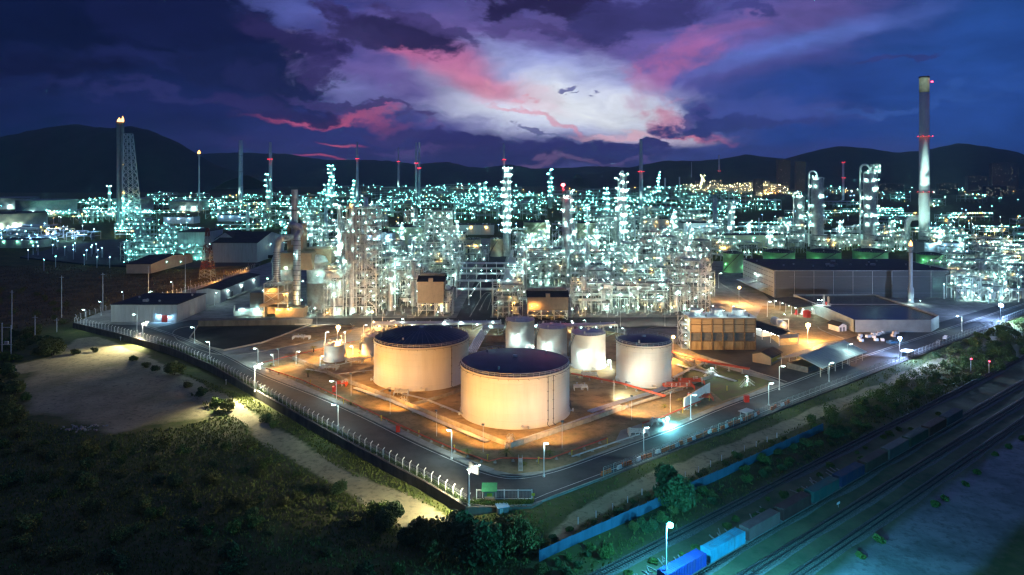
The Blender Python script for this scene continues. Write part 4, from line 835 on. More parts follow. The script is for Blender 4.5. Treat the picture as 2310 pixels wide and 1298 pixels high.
# cooling tower
D_ = dep(790); X0 = (1558-CX)/F*D_; X1 = (1704-CX)/F*D_; ct = thing('cooling_tower', 'brown slatted cooling tower with three white fan stacks on its roof', 'cooling tower', ((X0+X1)/2, D_, 0)); w = X1-X0
MB().box((0, 6.2, 11.3), (w, 12, 6.4)).build('upper_casing', M['ctower'], ct); MB().box((0, 6.2, 1.9), (w, 12, 3.8)).build('basin', M['stain'], ct); MB().box((0, 6.4, 5.9), (w-1, 11, 4.2)).build('louvre_recess', M['dsteel'], ct)
fr = MB()
for k in range(7): fr.box((-w/2+w*k/6, .05, 7.3), (.45, .6, 14.6))
for z_ in (4.0, 8.0, 11.6, 14.3): fr.box((0, .05, z_), (w, .5, .3))
for k in range(7):
    for z_ in (8.0,): fr.bar((-w/2+w*k/6, -.1, 3.8), (-w/2+w*k/6, -.9, 8.0), .14)
fr.build('frame', M['timber'], ct); MB().box((0, 6.2, 14.72), (w+1.4, 13.4, .3)).build('deck', M['palroof'], ct)
for k in range(3):
    f_ = MB().lathe((-w/3+w/3*k-1, 6.5, 14.85), [(3.1, 0), (2.6, .9), (2.75, 2.6), (2.6, 2.6), (2.45, .9)], 28).build('fan_stack', M['white'], ct)
    MB().cyl((-w/3+w/3*k-1, 6.5, 14.9), (-w/3+w/3*k-1, 6.5, 16.6), .7, 10).box((-w/3+w/3*k-1, 6.5, 16.4), (4.6, .5, .1), .5*k).box((-w/3+w/3*k-1, 6.5, 16.4), (.5, 4.6, .1), .5*k).build('fan', M['dsteel'], f_)
    MB().cyl((-w/3+w/3*k-1+3.6, 2.0, 14.9), (-w/3+w/3*k-1+3.6, 2.0, 16.0), .45, 8).build('motor', M['dsteel'], ct); lamp('white', ct, (-w/3+w/3*k+.6, 1.2, 17.8), .2); lamp('white', ct, (-w/3+w/3*k-1, 12.6, 17.6), .24)
sc = MB()
for k in range(4): sc.box((-w/2-2.0, 6, 3.6*k+.1), (3, 8, .12))
for x_ in (-w/2-3.4, -w/2-.6):
    for y_ in (2.2, 9.8): sc.bar((x_, y_, 0), (x_, y_, 15.6), .2)
for k in range(4): sc.bar((-w/2-3.2, 2.4+(k % 2)*7, 3.6*k), (-w/2-3.2, 9.4-(k % 2)*7, 3.6*(k+1)), .3)
sc.build('stair_tower', M['steel'], ct)
for k in range(4): lamp('white', ct, (-w/2-1.6, 2.6, 3.6*k+2.4), .22)
# the two halls hung over the pipe deck
def hunghall(label, x0, x1, yb, ytop, ymid, dx, m, roofm):
    D = dep(yb); a = (x0-CX)/F*D; b = (x1-CX)/F*D; h = (yb-ytop)*D/F; z0 = (yb-ymid)*D/F; t = thing('hung_hall', label, 'process hall', ((a+b)/2, D, 0)); w = b-a; d = 17.0
    MB().box((0, d/2, (z0+h)/2), (w, d, h-z0)).build('cladding', M[m], t)
    A = w/2+.5; rb = MB(); rb.add([(-A, -.5, h+.05), (A, -.5, h+.05), (A, d/2-1.5, h+2.4), (-A, d/2-1.5, h+2.4), (-A, d/2+1.5, h+2.4), (A, d/2+1.5, h+2.4), (A, d+.5, h+.05), (-A, d+.5, h+.05)], [(0, 1, 2, 3), (4, 5, 6, 7), (0, 3, 4, 7), (1, 6, 5, 2)]); rb.build('roof', M[roofm], t)
    MB().box((0, d/2, h+3.0), (w*.96, 3.4, 1.4)).build('ridge_vent', M['dsteel'], t); MB().box((0, .4, h+.9), (2.4, 2.4, 2.2)).build('roof_box', M[m], t)
    f_ = MB()
    for x_ in np.linspace(-w/2+.3, w/2-.3, 4):
        for y_ in (.4, d/2, d-.4): f_.bar((x_, y_, 0), (x_, y_, z0+.2), .4)
    for z_ in (z0*.45, z0*.9):
        for y_ in (.4, d-.4): f_.bar((-w/2, y_, z_), (w/2, y_, z_), .35)
        for x_ in np.linspace(-w/2+.3, w/2-.3, 4): f_.bar((x_, .4, z_), (x_, d-.4, z_), .35)
    for s in (-1, 1): f_.bar((s*w/2*.95, .3, 0), (s*w/6, .3, z0*.9), .25)
    f_.build('legs_frame', M['steel'], t)
    e_ = MB()
    for k in range(5): x_ = -w/2+w*(k+.5)/5; e_.cyl((x_, 3, .3), (x_, 9, .3+1.2), .9, 10).box((x_, 5, .4), (1.6, 5, .8))
    e_.build('machinery', M['dsteel'], t)
    for k in range(3): lamp('sodium', t, (-w/2+w*(k+.5)/3, 2.2, z0*.8), .26)
    return t
hunghall('brown boxy hall hung on steel legs left of the plant avenue', 942, 1001, 714, 636, 684, 0, 'tanclad', 'roof')
hh = hunghall('orange-lit boxy hall hung on steel legs right of the plant avenue', 1190, 1282, 722, 671, 700, 0, 'tanclad', 'roof')
lamp('sodium', hh, (-9.0, -2.6, 8.0), .26); lamp('sodium', hh, (-6.0, -2.4, 8.4), .2)
# big gabled hall and low sheds at the left
D_ = dep(588); bh = gabled('gabled_hall', 'big pale gabled hall with a row of lit vents at the left of the plant', 'hall', ((545-CX)/F*D_, D_+22, 0), 40, 74, 18, 7, 'shed', 'roof', 0, along='x', over=.8)
gw = MB(); P_ = [(-25, -20.6), (-7, -20.6), (-7, 12), (-25, 12)]; gw.prism(P_, 0, 20); gw.add([(-25, -20.6, 20), (-7, -20.6, 20), (-16, -20.6, 26), (-25, 12, 20), (-7, 12, 20), (-16, 12, 26)], [(0, 1, 2), (5, 4, 3)]); gw.build('gable_wing', M['shed'], bh); gr_ = MB()
for s in (-1, 1): gr_.add([(-16, -21.4, 26.2), (-16, 12.6, 26.2), (-16+s*10, 12.6, 19.5), (-16+s*10, -21.4, 19.5), (-16, -21.4, 26.5), (-16, 12.6, 26.5), (-16+s*10, 12.6, 19.8), (-16+s*10, -21.4, 19.8)], [(0, 1, 2, 3), (4, 5, 6, 7), (0, 3, 7, 4), (2, 3, 7, 6)])
gr_.build('wing_roof', M['roof'], bh)
for k in range(7):
    MB().cyl((-32+k*9.5, -22, 13), (-32+k*9.5, -20.2, 13), 1.6, 12).build('vent', M['white'], bh); lamp('teal', bh, (-30+k*9.5, -21.6, 15.4), .34)
MB().box((-49, 2, 13), (26, 40, 26)).build('annex', M['shed'], bh); MB().box((-49, 2, 26.3), (27, 41, .5)).build('annex_roof', M['roof'], bh)
for k in range(6): MB().box((-28+k*11, -20.1, 3.4), (6, .3, 3.0)).build('window', M['glass'], bh)
D_ = dep(607); ls = gabled('low_shed', 'long low shed with a dark roof at the left edge of the teal works', 'shed', ((352-CX)/F*D_, D_+9, 0), 20, 72, 7.5, 3.2, 'cream', 'roof', 0, along='x')
for k in range(5): lamp('tealfar', ls, (-26+k*12, -11, 6.4), .34)
for i, (x, yb, w, d, h, lb) in enumerate(((40,560,46,20,9,'pale low block at the left edge beyond the brown field'), (520,500,44,22,11,'bright low building lit blue right of the lattice flare'), (403,505,50,22,11,'long low building lit blue between the two flares'), (915,552,40,24,20,'pink-lit block at the back of the left process area'), (855,556,30,22,15,'blue-lit twin-gabled house at the back of the left process area'), (1063,530,60,30,13,'orange-lit low block among the lights left of the central lit column'), (1020,545,30,22,9,'pale lit cabin left of the central lit column'), (1585,545,46,26,22,'blue-lit house with a pitched canopy behind the right process area'), (1480,520,50,30,16,'orange-lit roofed yard behind the right process area'), (1425,535,34,20,10,'blue-lit cabin behind the right process area'), (2130,575,40,30,12,'blue-lit shed at the foot of the tall right chimney'), (1900,552,70,22,12,'long pale building between the two thick right columns'), (1700,560,100,24,14,'long low teal-lit hall behind the green tank'))):
    D_ = dep(yb); bx = boxhouse('plant_building', lb, 'building', (x-CX)/F*D_-w/2, (x-CX)/F*D_+w/2, D_, D_+d, h, 'shed' if i % 3 else 'cream', 'roof', ribs=4)
    for k in range(3): lamp('sodium' if 'orange' in lb else ('blue' if 'blue' in lb else 'tealfar'), bx, (-w/3+w/3*k, -d/2-1.2, h*.8), .34)
# far towers of the town
def block(lb, x, yb, w, yt, d=18, lit=.08, seed=0):
    D_ = dep(yb); h = (yb-yt)*D_/F; ww = w/F*D_; r = random.Random(seed); t = thing('apartment_block', lb, 'building', ((x-CX)/F*D_, D_, 0)); MB().box((0, d/2, h/2), (ww, d, h)).box((0, d/2, h+1.5), (ww*.4, d*.5, 3)).build('wall', M['farblock'], t)
    wn = MB(); wl = MB(); nc = max(3, int(ww/5)); nr = max(3, int(h/4.5))
    for i in range(nc):
        for j in range(nr): (wl if r.random() < lit else wn).box((-ww/2+ww*(i+.5)/nc, -.05, 2+(h-3)*(j+.5)/nr), (ww/nc*.55, .2, 1.9))
    if wn.v: o = wn.build('windows', M['glass'], t); o['kind'] = 'stuff'
    if wl.v: wl.build('lit_windows', E['window'], t)
block('dark slab tower block standing before the right hills', 1769, 432, 28, 361, 20, .02, 1); block('slim dark tower block right of the taller slab before the hills', 1806, 431, 22, 365, 16, .03, 2)
block('wide pale grey apartment slab near the right edge below the hills', 2268, 430, 60, 368, 22, .04, 3); block('lower grey block left of the wide apartment slab at the right edge', 2205, 432, 44, 398, 20, .05, 4); block('low pale block below the tall right chimney, left side', 2010, 438, 60, 415, 20, .08, 5); block('low grey block right of the tall right chimney', 2140, 440, 44, 414, 20, .1, 6); block('lit low white block at the right edge', 2250, 444, 50, 420, 20, .2, 7); block('squat building among the yellow-lit works', 1712, 442, 20, 404, 20, .1, 8)

# ================================================================ twin-duct boiler left
b0 = G(640,716); bo = thing('boiler_plant', 'boiler plant with two bent ducts, a stack and two fat silos, orange-lit at its foot', 'boiler', b0); s_ = dep(716)/F
def bx(x, y, dy=0.0): return ((x-640)*s_, dy, (716-y)*s_)
def Z(y): return (716-y)*s_
for x_, dy, m in ((606, 26, 'vessel'), (688, 28, 'vessel')):
    q = bx(x_, 716, dy); r_ = 28*s_ if x_ < 640 else 29*s_
    MB().lathe((q[0], q[1], 0), [(r_, 0), (r_, Z(604)*.55), (r_+.4, Z(604)*.55), (r_+.4, Z(604)*.55+.5), (r_, Z(604)*.55+.5), (r_, Z(604)), (r_+.5, Z(604)), (r_+.5, Z(604)+.4), (r_*.9, Z(590)), (r_*.5, Z(585))], 28).build('silo', M[m], bo)
MB().box(bx(690, 590, 30), (16, 12, 9)).build('silo_house', M['tanclad'], bo); MB().box(bx(645, 598, 22), (20, 14, 10)).box(bx(640, 560, 24), (9, 9, 24)).build('penthouse', M['tanclad'], bo)
st = MB().cyl(bx(639, 560, 20), bx(639, 430, 20), 8*s_, 20, 7.4*s_)
for y_ in range(440, 560, 12): st.lathe(bx(639, y_, 20), [(8.1*s_, 0), (8.4*s_, .1), (8.1*s_, .2)], 20)
sg = st.build('stack', M['vessel'], bo); MB().lathe(bx(639, 479, 20), [(8*s_, 0), (12*s_, 0), (12*s_, .3), (8*s_, .3)], 20).build('platform', M['dsteel'], sg)
def duct(pts, r, name):
    mb = MB().tube(pts, r, 18); o = mb.build(name, M['vessel'], bo); b_ = MB()
    a = Vector(pts[-2]); c_ = Vector(pts[-1])
    for k in range(14): q = a.lerp(c_, (k+.5)/14); b_.lathe(q, [(r, -.12), (r+.22, -.12), (r+.22, .12), (r, .12)], 18)
    b_.build('hoop', M['dsteel'], o)
arc = lambda cx_, cz_, r, dy, a0, a1, n=8: [(cx_+r*cos(a0+(a1-a0)*i/n), dy, cz_+r*sin(a0+(a1-a0)*i/n)) for i in range(n+1)]
q = bx(647, 525, 20); duct([bx(632, 512, 20)]+arc(bx(647, 525)[0], Z(526), 12.5*s_, 14, pi/2, 0)+[bx(660, 540, 8), bx(660, 700, 8)], 8.0*s_, 'tall_duct')
duct([bx(640, 541, 20), bx(633, 541, 14)]+arc(bx(630, 550)[0], Z(554), 13.5*s_, 8, pi/2, pi)+[bx(616, 570, 6), bx(616, 640, 6)], 7.5*s_, 'bent_duct')
fr = MB()
for x_ in (597, 629, 650):
    for dy in (-1, 9): fr.bar(bx(x_, 716, dy), bx(x_, 640, dy), .5)
for y_ in (640, 662, 684):
    for dy in (-1, 9): fr.bar(bx(597, y_, dy), bx(650, y_, dy), .45)
    for x_ in (597, 629, 650): fr.bar(bx(x_, y_, -1), bx(x_, y_, 9), .4)
fr.bar(bx(597, 662, -1), bx(629, 640, -1), .35).bar(bx(629, 684, -1), bx(597, 662, -1), .35).bar(bx(597, 684, -1), bx(629, 662, -1), .35).bar(bx(607, 640, -1), bx(616, 625, 4), .3).bar(bx(626, 640, -1), bx(616, 625, 4), .3)
fr.build('steel_frame', M['steel'], bo); MB().box(bx(613, 668, 4), (8.2, 8, 9)).build('filter_box', M['tanclad'], bo); MB().box(bx(655, 706, 2), (16, 8, 6)).box(bx(622, 700, 3), (9, 7, 4)).build('fan_house', M['tanclad'], bo)
MB().box(bx(580, 690, 6), (9, 10, 14)).build('side_house', M['dclad'], bo); MB().bar(bx(588, 690, -1), bx(632, 678, -1), 2.0, 2.0).build('conveyor', M['tanclad'], bo)
for x_, y_, dy, k, r in ((630,696,-4,'sodium',.34), (655,694,-4,'sodium',.34), (612,655,-4,'sodium',.3), (645,664,-3,'sodium',.3), (600,700,-5,'sodium',.26), (577,700,-2,'teal',.4), (682,676,-2,'teal',.4), (592,634,8,'teal',.36), (673,640,8,'teal',.34), (585,660,6,'teal',.34), (625,612,14,'teal',.3), (650,600,14,'teal',.26), (660,575,3,'teal',.26), (700,630,14,'teal',.36)): lamp(k, bo, bx(x_, y_, dy), r)
gv = thing('generator_set', 'white-lit machinery skid left of the boiler foot', 'machinery', G(560,716)); MB().box((0, 3, 2), (16, 6, 3)).cyl((-6, 2, 4), (6, 2, 4), 1.4, 12).build('casing', M['vessel'], gv); MB().cyl((9, 2, 0), (9, 2, 7), .6, 8).cyl((-9, 3, 0), (-9, 3, 6), .5, 8).build('pipes', M['steel'], gv); lamp('teal', gv, (-4, -2, 4.6), .3); lamp('teal', gv, (5, -2, 4.6), .3)
# ================================================================ stacks and flares
def stack(label, x, yb, yt, w0, w1, m='stackp', reds=(), sooty=0, r=2.2, rings=(), up=1.0):
    D = dep(yb); s = D/F; t = thing('chimney_stack', label, 'chimney', G(x, yb)); h = (yb-yt)*s; a = w0/2*s; b = w1/2*s; n = 16
    MB().lathe((0, 0, 0), [(a, 0), (b, h*(1-sooty)), (b, h*(1-sooty)), (b*.8, h*(1-sooty)+.1)] if sooty else [(a, 0), (b, h), (b*.75, h), (b*.75, h-3)], n).build('shaft', M[m], t)
    if sooty: MB().lathe((0, 0, 0), [(b*1.03, h*(1-sooty)), (b*1.03, h*.985), (b*1.1, h*.985), (b*1.1, h), (b*.8, h), (b*.8, h-4)], n).build('crown_band', M['sooty'], t)
    for y in reds:
        z = (yb-y)*s; rr = a+(b-a)*z/h; pf = MB().lathe((0, 0, z), [(rr, -.3), (rr*1.45, -.3), (rr*1.45, .1), (rr, .1)], n)
        for k in range(8): pf.bar((rr*1.42*cos(k*pi/4), rr*1.42*sin(k*pi/4), z), (rr*1.42*cos(k*pi/4), rr*1.42*sin(k*pi/4), z+1.3), .12)
        po = pf.build('platform', M['red'], t)
        for k in range(5): an = -pi/2+(k-2)*.66; lamp('red', po, (rr*1.62*cos(an), rr*1.62*sin(an), z+.6), min(.8, .17*r*s/.8))
    if m == 'stackp' and w0 > 4 and not sooty:       # the lamp at its foot that washes the shaft
        d_ = Vector((0, 9+a, h*.62)).normalized(); ld = bpy.data.lights.new('foot_beam', 'SPOT'); ld.energy = up*26*h*h; ld.color = (.62, 1, .94); ld.spot_size = radians(34); ld.spot_blend = .5; ld.shadow_soft_size = .4
        lo = bpy.data.objects.new('foot_beam', ld); C.objects.link(lo); lo.parent = t; lo.location = (-3, -9-a, 5); lo.rotation_euler = d_.to_track_quat('-Z', 'Y').to_euler(); MB().box((-3, -9-a, 2.2), (.6, .6, 4.4)).build('lamp_stand', M['dsteel'], t)
    for y in rings: z = (yb-y)*s; rr = a+(b-a)*z/h; MB().lathe((0, 0, z), [(rr, -.4), (rr*1.1, -.4), (rr*1.1, .4), (rr, .4)], n).build('band', M['dsteel'], t)
    return t
tall = stack('tall pale chimney with a sooty top and rings of red lights at the far right', 2085, 562, 173, 23, 20, 'stackp', (309, 434), .092, 2.4)
lamp('red', tall, (5.4, -5.0, (562-186)*dep(562)/F), 1.1)
cr = MB()
D_ = dep(520)
for a in (543, 317): pass
stack('plain grey stack left of the red-ringed one, before the left hill', 543, 462, 317, 11, 7.5, rings=(352, 388, 420)); stack('grey stack with one red ring right of the plain grey stack', 610, 458, 321, 9.5, 6, reds=(360,), r=2.4)
stack('slender tapering stack with red lights before a pink cloud streak', 806, 470, 320, 9, 3.2, reds=(359,)); stack('shortest slender red-lit stack, left of the close pair', 899, 430, 334, 7, 2.2, reds=(365,))
stack('left stack of the close pair of slender stacks', 939, 462, 322, 6.5, 3.6, reds=(369,)); stack('right stack of the close pair of slender stacks, red ring lower', 946, 466, 321, 6.5, 3.6, reds=(380,))
stack('thin pale stack rising behind the central lit column', 1137, 470, 324, 7, 4.4, reds=(361,)); stack('pale stack with a red ring before the dark cloud tuft, right of centre', 1446, 478, 314, 10.5, 6.5, reds=(388,), r=2.3)
stack('thin tapering stack above the yellow-lit works', 1622, 424, 350, 6, 2.2, reds=(386,)); stack('short stack with two rows of red lights between the two thick right columns', 1902, 452, 366, 5.5, 4.6, reds=(367, 402), r=1.6)
stack('faint thin mast left of the yellow-lit works', 1560, 425, 366, 2.4, 1.4); stack('short dark stub stack on the far side, left of the faint thin mast', 1533, 455, 400, 3.4, 2.8); stack('short dark stub stack, right of the red-ringed stack before the cloud tuft', 1500, 450, 402, 3.2, 2.8)
stack('short pale exhaust stack behind the gabled hall', 559, 520, 462, 8, 7.5, rings=(475, 490, 505)); stack('short pale exhaust stack between boiler stack and grey shed roof', 665, 520, 470, 7, 6.4); stack('grey exhaust stack with a dark cap left of the tall stair tower', 735, 545, 466, 8, 7.6)
stack('grey stub stack with flat top left of the right twin columns', 1613, 512, 446, 11, 10, 'vessel'); stack('thin grey exhaust pipe above the right process area', 1432, 560, 470, 4, 3.4, 'vessel')
stack('small thin stack on the far hall behind the green tanks', 1712, 520, 492, 2.6, 2.2); stack('dark stub stack with a funnel foot, behind the left process area', 871, 510, 476, 7, 5, 'vessel')
def flame(parent, c, r, h, seed=1):
    mb = MB()
    for k, (dx, hh, rr) in enumerate(((0, 1, 1), (-.8, .6, .7), (.7, .75, .6))):
        mb.lathe((c[0]+dx*r, c[1], c[2]), [(rr*r*.5, 0), (rr*r*.75, hh*h*.25), (rr*r*.5, hh*h*.6), (.02, hh*h)], 8)
    return mb.build('flame', E['flame'], parent)
# lattice flare
D_ = dep(520); s_ = D_/F; fl = thing('lattice_flare', 'tall flare stack of two pipes beside a lattice tower, twin flames on top', 'flare stack', G(272, 520)); hF = (520-276)*s_
MB().cyl((-3, 0, 0), (-3, 0, hF), 2.6, 12).cyl((3.0, 0, 0), (3.0, 0, hF-1), 2.0, 12).lathe((0, 0, hF), [(4.5, -2), (6.4, -1), (6.4, 0), (4.5, 0)], 14).build('flare_pipes', M['greytank'], fl)
flame(fl, (-2, 0, hF), 2.2, 7.0); flame(fl, (3, 0, hF), 1.6, 9.0)
lt = MB(); hl = (520-302)*s_
def lattice(mb, cx_, cy_, w0, w1, z0, z1, n, t, lean=0.0):
    for k in range(n):
        za = z0+(z1-z0)*k/n; zb = z0+(z1-z0)*(k+1)/n; wa = (w0+(w1-w0)*k/n)/2; wc = (w0+(w1-w0)*(k+1)/n)/2; xa = cx_+lean*wa; xc = cx_+lean*wc
        q = ((-1, -1), (1, -1), (1, 1), (-1, 1))
        for i in range(4):
            a = q[i]; b = q[(i+1) % 4]; A0 = (xa+a[0]*wa, cy_+a[1]*wa, za); A1 = (xc+a[0]*wc, cy_+a[1]*wc, zb); B0 = (xa+b[0]*wa, cy_+b[1]*wa, za); B1 = (xc+b[0]*wc, cy_+b[1]*wc, zb)
            mb.bar(A0, A1, t*1.5); mb.bar(A1, B1, t); mb.bar(A0, B1, t); mb.bar(B0, A1, t)
lattice(lt, 5.4, 3, 20, 8.5, 0, hl, 14, .55, 1.0); lt.build('lattice_tower', M['stackp'], fl)
for k in range(16): lamp('tealfar', fl, (8+random.uniform(-5, 9), -6, random.uniform(4, 50)), .7)
for dz_ in (0, 40): lamp('sodium', fl, (5.5, -3.5, hF*.35+dz_), .4)
D_ = dep(480); f2 = thing('thin_flare', 'thin dark flare stack with a small flame, right of the lattice flare', 'flare stack', G(449, 480)); h2 = (480-347)*D_/F
MB().cyl((0, 0, 0), (0, 0, h2), 2.2, 8, 1.5).lathe((0, 0, h2), [(1.5, -6), (3.6, -4), (3.6, -3.4), (1.6, -3), (2.4, 0)], 8).build('shaft', M['stackp'], f2); flame(f2, (0, 0, h2), 2.4, 8)
D_ = dep(690); f3 = thing('slim_flare', 'slim grey flare stack with a small flame in front of the long warehouse', 'flare stack', (250, 428, 0)); h3 = 35.5
MB().lathe((0, 0, 0), [(1.8, 0), (1.8, 8.5), (1.15, 10), (1.1, h3-2), (1.9, h3-1.8), (1.9, h3-1.4), (.9, h3-1.4), (.9, h3)], 14).build('shaft', M['greytank'], f3); flame(f3, (0, 0, h3), .9, 3.6)
MB().lathe((0, 0, h3-4), [(1.1, 0), (2.6, 0), (2.6, .2), (1.1, .2)], 14).build('platform', M['dsteel'], f3); lamp('white', f3, (-4, -6, 2.6), .3); lamp('white', f3, (2.4, -6, 2.2), .24)
# red and white lattice mast
mh = thing('radio_mast', 'red and white lattice mast between the low shed and the long shed', 'mast', G(468, 628)); hm = (628-515)*dep(628)/F
for k in range(6): mb = MB(); lattice(mb, 0, 0, 9-1.25*k, 9-1.25*(k+1), hm*k/6, hm*(k+1)/6, 2, .2); mb.build('mast_section', M['redmast' if k % 2 else 'greytank'], mh)

# ================================================================ process columns
def column(label, x, yb, yt, w, seed, lk='teal', plats=5, thin=None, loop=False, lr=.55, m='vessel', side=1, auto=None, dens=2):
    r = random.Random(seed); D = dep(yb); s = D/F; h = (yb-yt)*s; R = w/2*s; t = thing('process_column', label, 'column', G(x, yb), 0, None, auto); n = 16
    sh = MB().lathe((0, 0, 0), [(R*1.15, 0), (R*1.15, h*.08), (R, h*.12), (R, h*.55), (R*.94, h*.57), (R*.94, h*.95), (R*.7, h*.985), (.05, h)], n)
    for k in range(int(h/5)): sh.lathe((0, 0, 5*k+2), [(R, -.1), (R+.1, -.1), (R+.1, .1), (R, .1)], n)
    sh.build('shell', M[m], t); tr = max(.12, .16*s)
    for k in range(plats):
        z = h*(.2+.78*(k+1)/plats)-1; a0 = r.uniform(0, 6); po = MB(); po.lathe((0, 0, z), [(R, -.15), (R+1.9, -.15), (R+1.9, .1), (R, .1)], n)
        for i in range(12): a = i*pi/6; po.bar(((R+1.8)*cos(a), (R+1.8)*sin(a), z), ((R+1.8)*cos(a), (R+1.8)*sin(a), z+1.2), tr)
        pp = ringpts(R+1.8, z+1.2, 12)
        for u, v in zip(pp, pp[1:]): po.bar(u, v, tr)
        o = po.build('platform', M['steel'], t)
        for i in range(dens): a = -pi/2+r.uniform(-1.5, 1.5); lamp(lk, o, ((R+2)*cos(a), (R+2)*sin(a), z+2.4), lr*r.uniform(.75, 1.2))
    pm = MB(); 
    for k in range(3): a = side*(.2+.5*k)-.4; rr = R+.8; zt = h*(.98-.18*k); pm.path([(rr*cos(a), rr*sin(a), 0), (rr*cos(a), rr*sin(a), zt), (R*.6*cos(a), R*.6*sin(a), zt+.8)], max(.3, .2*s), 8)
    pm.build('riser_pipes', M['alu'], t)
    if loop:
        lp = MB().tube([(0, 0, h), (0, 0, h+1.5)]+[(-R*.75+R*.75*cos(a), 0, h+1.5+R*.7*sin(a)) for a in np.linspace(.3, pi, 6)]+[(-R*1.5, 0, h-4), (-R*1.5, 0, 4)], .17*R, 8); lp.build('overhead_line', M['alu'], t)
    if thin: MB().lathe((0, 0, h), [(R*.5, -1), (R*.42, thin)], 10).build('top_stack', M['stackp'], t)
    return t
rb_ = column('tall grey column carrying the big red beacon', 1277, 640, 442, 19, 1, plats=5, dens=2, lr=.42); D_ = dep(640); lamp('redbig', rb_, (-2.4, -3, (640-417)*D_/F), 1.15)
MB().cyl((-2.4, -2.6, (640-445)*D_/F), (-2.4, -2.6, (640-419)*D_/F), .18, 6).build('beacon_post', M['steel'], rb_)
column('thick companion column just right of the red-beacon column', 1291, 600, 498, 15, 2, plats=3); column('slim column close behind the red-beacon column', 1285, 570, 430, 8, 3, plats=5, dens=3)
column('tall lit column with clustered lamps near the centre of the plant', 1142, 578, 378, 15, 4, plats=10, dens=4, lr=.62)
column('slim column of the twin-pipe pair right of centre', 1397, 575, 402, 9, 5, plats=6, lr=.6, dens=2); column('taller hook-topped column of the twin-pipe pair right of centre', 1407, 580, 392, 9, 6, plats=8, loop=True, lr=.6, dens=3)
column('thick grey column with a lit crown, left of the two thick right columns', 1843, 565, 398, 25, 7, plats=6, lr=.5, loop=True, dens=2); column('thickest column with a lit overhead platform, right of the two thick right columns', 1962, 563, 385, 29, 8, plats=7, lr=.5, loop=True, dens=3)
tp = MB(); D_ = dep(563); s_ = D_/F; tpz = (563-392)*s_; tpt = thing('top_platform', 'lit steel cage on top of the thickest right-hand column', 'platform', (*G(1975, 563)[:2], tpz))
lattice(tp, 0, 0, 7, 7, 0, 10, 3, .3); tp.build('cage', M['steel'], tpt)
for dx, dz_ in ((-2, 3), (2, 3), (-1, 7), (2.5, 8)): lamp('teal', tpt, (dx, -4, dz_), .5)
column('grey column with dark bands left of the thick grey column', 1803, 560, 442, 17, 9, plats=4, loop=True); column('slim twin column with lamp row on its left flank, above the long teal hall', 1648, 545, 456, 13, 10, plats=6, dens=2, side=-1); column('short thick column beside the lamp-rowed slim one', 1735, 570, 522, 10, 11, plats=3)
column('thin column behind the boiler with lit head, left of the tall stair tower', 765, 690, 462, 9, 12, plats=5, dens=2); column('pale column beside the thin one, left of the tall stair tower', 773, 700, 520, 9, 13, plats=4)
column('white-lit column at the foot of the left process area', 882, 700, 606, 14, 14, plats=3, dens=2, lr=.34); column('dark-banded exhaust column before the left process area', 880, 640, 540, 8, 15, plats=3)
column('distant column with a ladder of lamps over the yellow-lit works', 1585, 432, 396, 7, 16, 'warm', plats=7, lr=1.9, dens=2); column('distant slim lamp-dotted column right of the red-ringed stack', 1486, 452, 388, 4, 17, 'tealfar', plats=7, lr=1.5)
column('distant dark column dotted with lamps behind the red beacon', 1241, 470, 382, 8, 18, 'tealfar', plats=7, lr=1.3, dens=2); column('distant blue-lit square column left of the slender tapering stack', 748, 470, 373, 12, 19, 'tealfar', plats=9, lr=1.3, dens=3)
column('distant stepped column left of the blue-lit one', 736, 475, 417, 8, 20, 'tealfar', plats=4, lr=1.2); column('short lit column at the foot of the red-ringed left stack', 604, 475, 393, 9, 21, 'tealfar', plats=5, lr=1.2, dens=2); column('small lit column left of the lattice flare', 246, 482, 420, 5, 22, 'tealfar', plats=3, lr=1.2)
column('lamp-strung column of the left far plant, below the slender tapering stack', 797, 480, 408, 5, 23, 'tealfar', plats=6, lr=1.1); column('pair-mate column in the middle far plant, left one', 1080, 480, 415, 6, 24, 'tealfar', plats=4, lr=1.2); column('pair-mate column in the middle far plant, right one', 1093, 480, 412, 6, 25, 'tealfar', plats=4, lr=1.2)
column('column with a cone head in the far plant right of centre', 1368, 500, 425, 6, 26, 'tealfar', plats=5, lr=1.1, dens=3); column('lamp-crowded column in front of the yellow-lit works', 1518, 560, 480, 7, 27, plats=6, dens=3); column('slim column at the right edge among blue lamps', 2168, 585, 540, 9, 28, plats=3, lr=.5); column('short column beside the bent duct under the tall right chimney', 2120, 575, 520, 10, 29, plats=3, lr=.5)
for i, (x, yb, yt, w) in enumerate(((700,560,490,5),(822,545,470,5),(905,560,505,6),(935,540,470,5),(1030,560,500,5),(1200,600,530,6),(1345,600,520,7),(1460,620,545,7),(1495,600,520,6),(1555,580,505,6),(1600,560,500,6),(1690,540,500,5),(1775,545,505,5),(1895,560,500,7),(2010,560,500,6),(655,530,470,4),(1235,560,500,5),(1325,560,470,5))):
    column(None, x, yb, yt, w, 100+i, plats=4, dens=2, lr=.5, auto=('%s lamp-dotted %s column' % (('slim' if w < 6 else 'stout'), ('tall' if yb-yt > 70 else 'low')), x, yb))
# bent duct and lit block under the tall chimney
dk = thing('bent_duct', 'big bent duct rising to the foot of the tall right chimney', 'duct', G(2060, 560)); s_ = dep(560)/F
MB().tube([(-14*s_, 0, 0), (-14*s_, 0, 48*s_)]+[(-14*s_+12*s_-12*s_*cos(a), 0, 48*s_+20*s_*sin(a)) for a in np.linspace(.3, pi/2, 5)]+[(14*s_, 0, 68*s_), (24*s_, 0, 56*s_)], 6*s_, 12).build('duct', M['vessel'], dk)

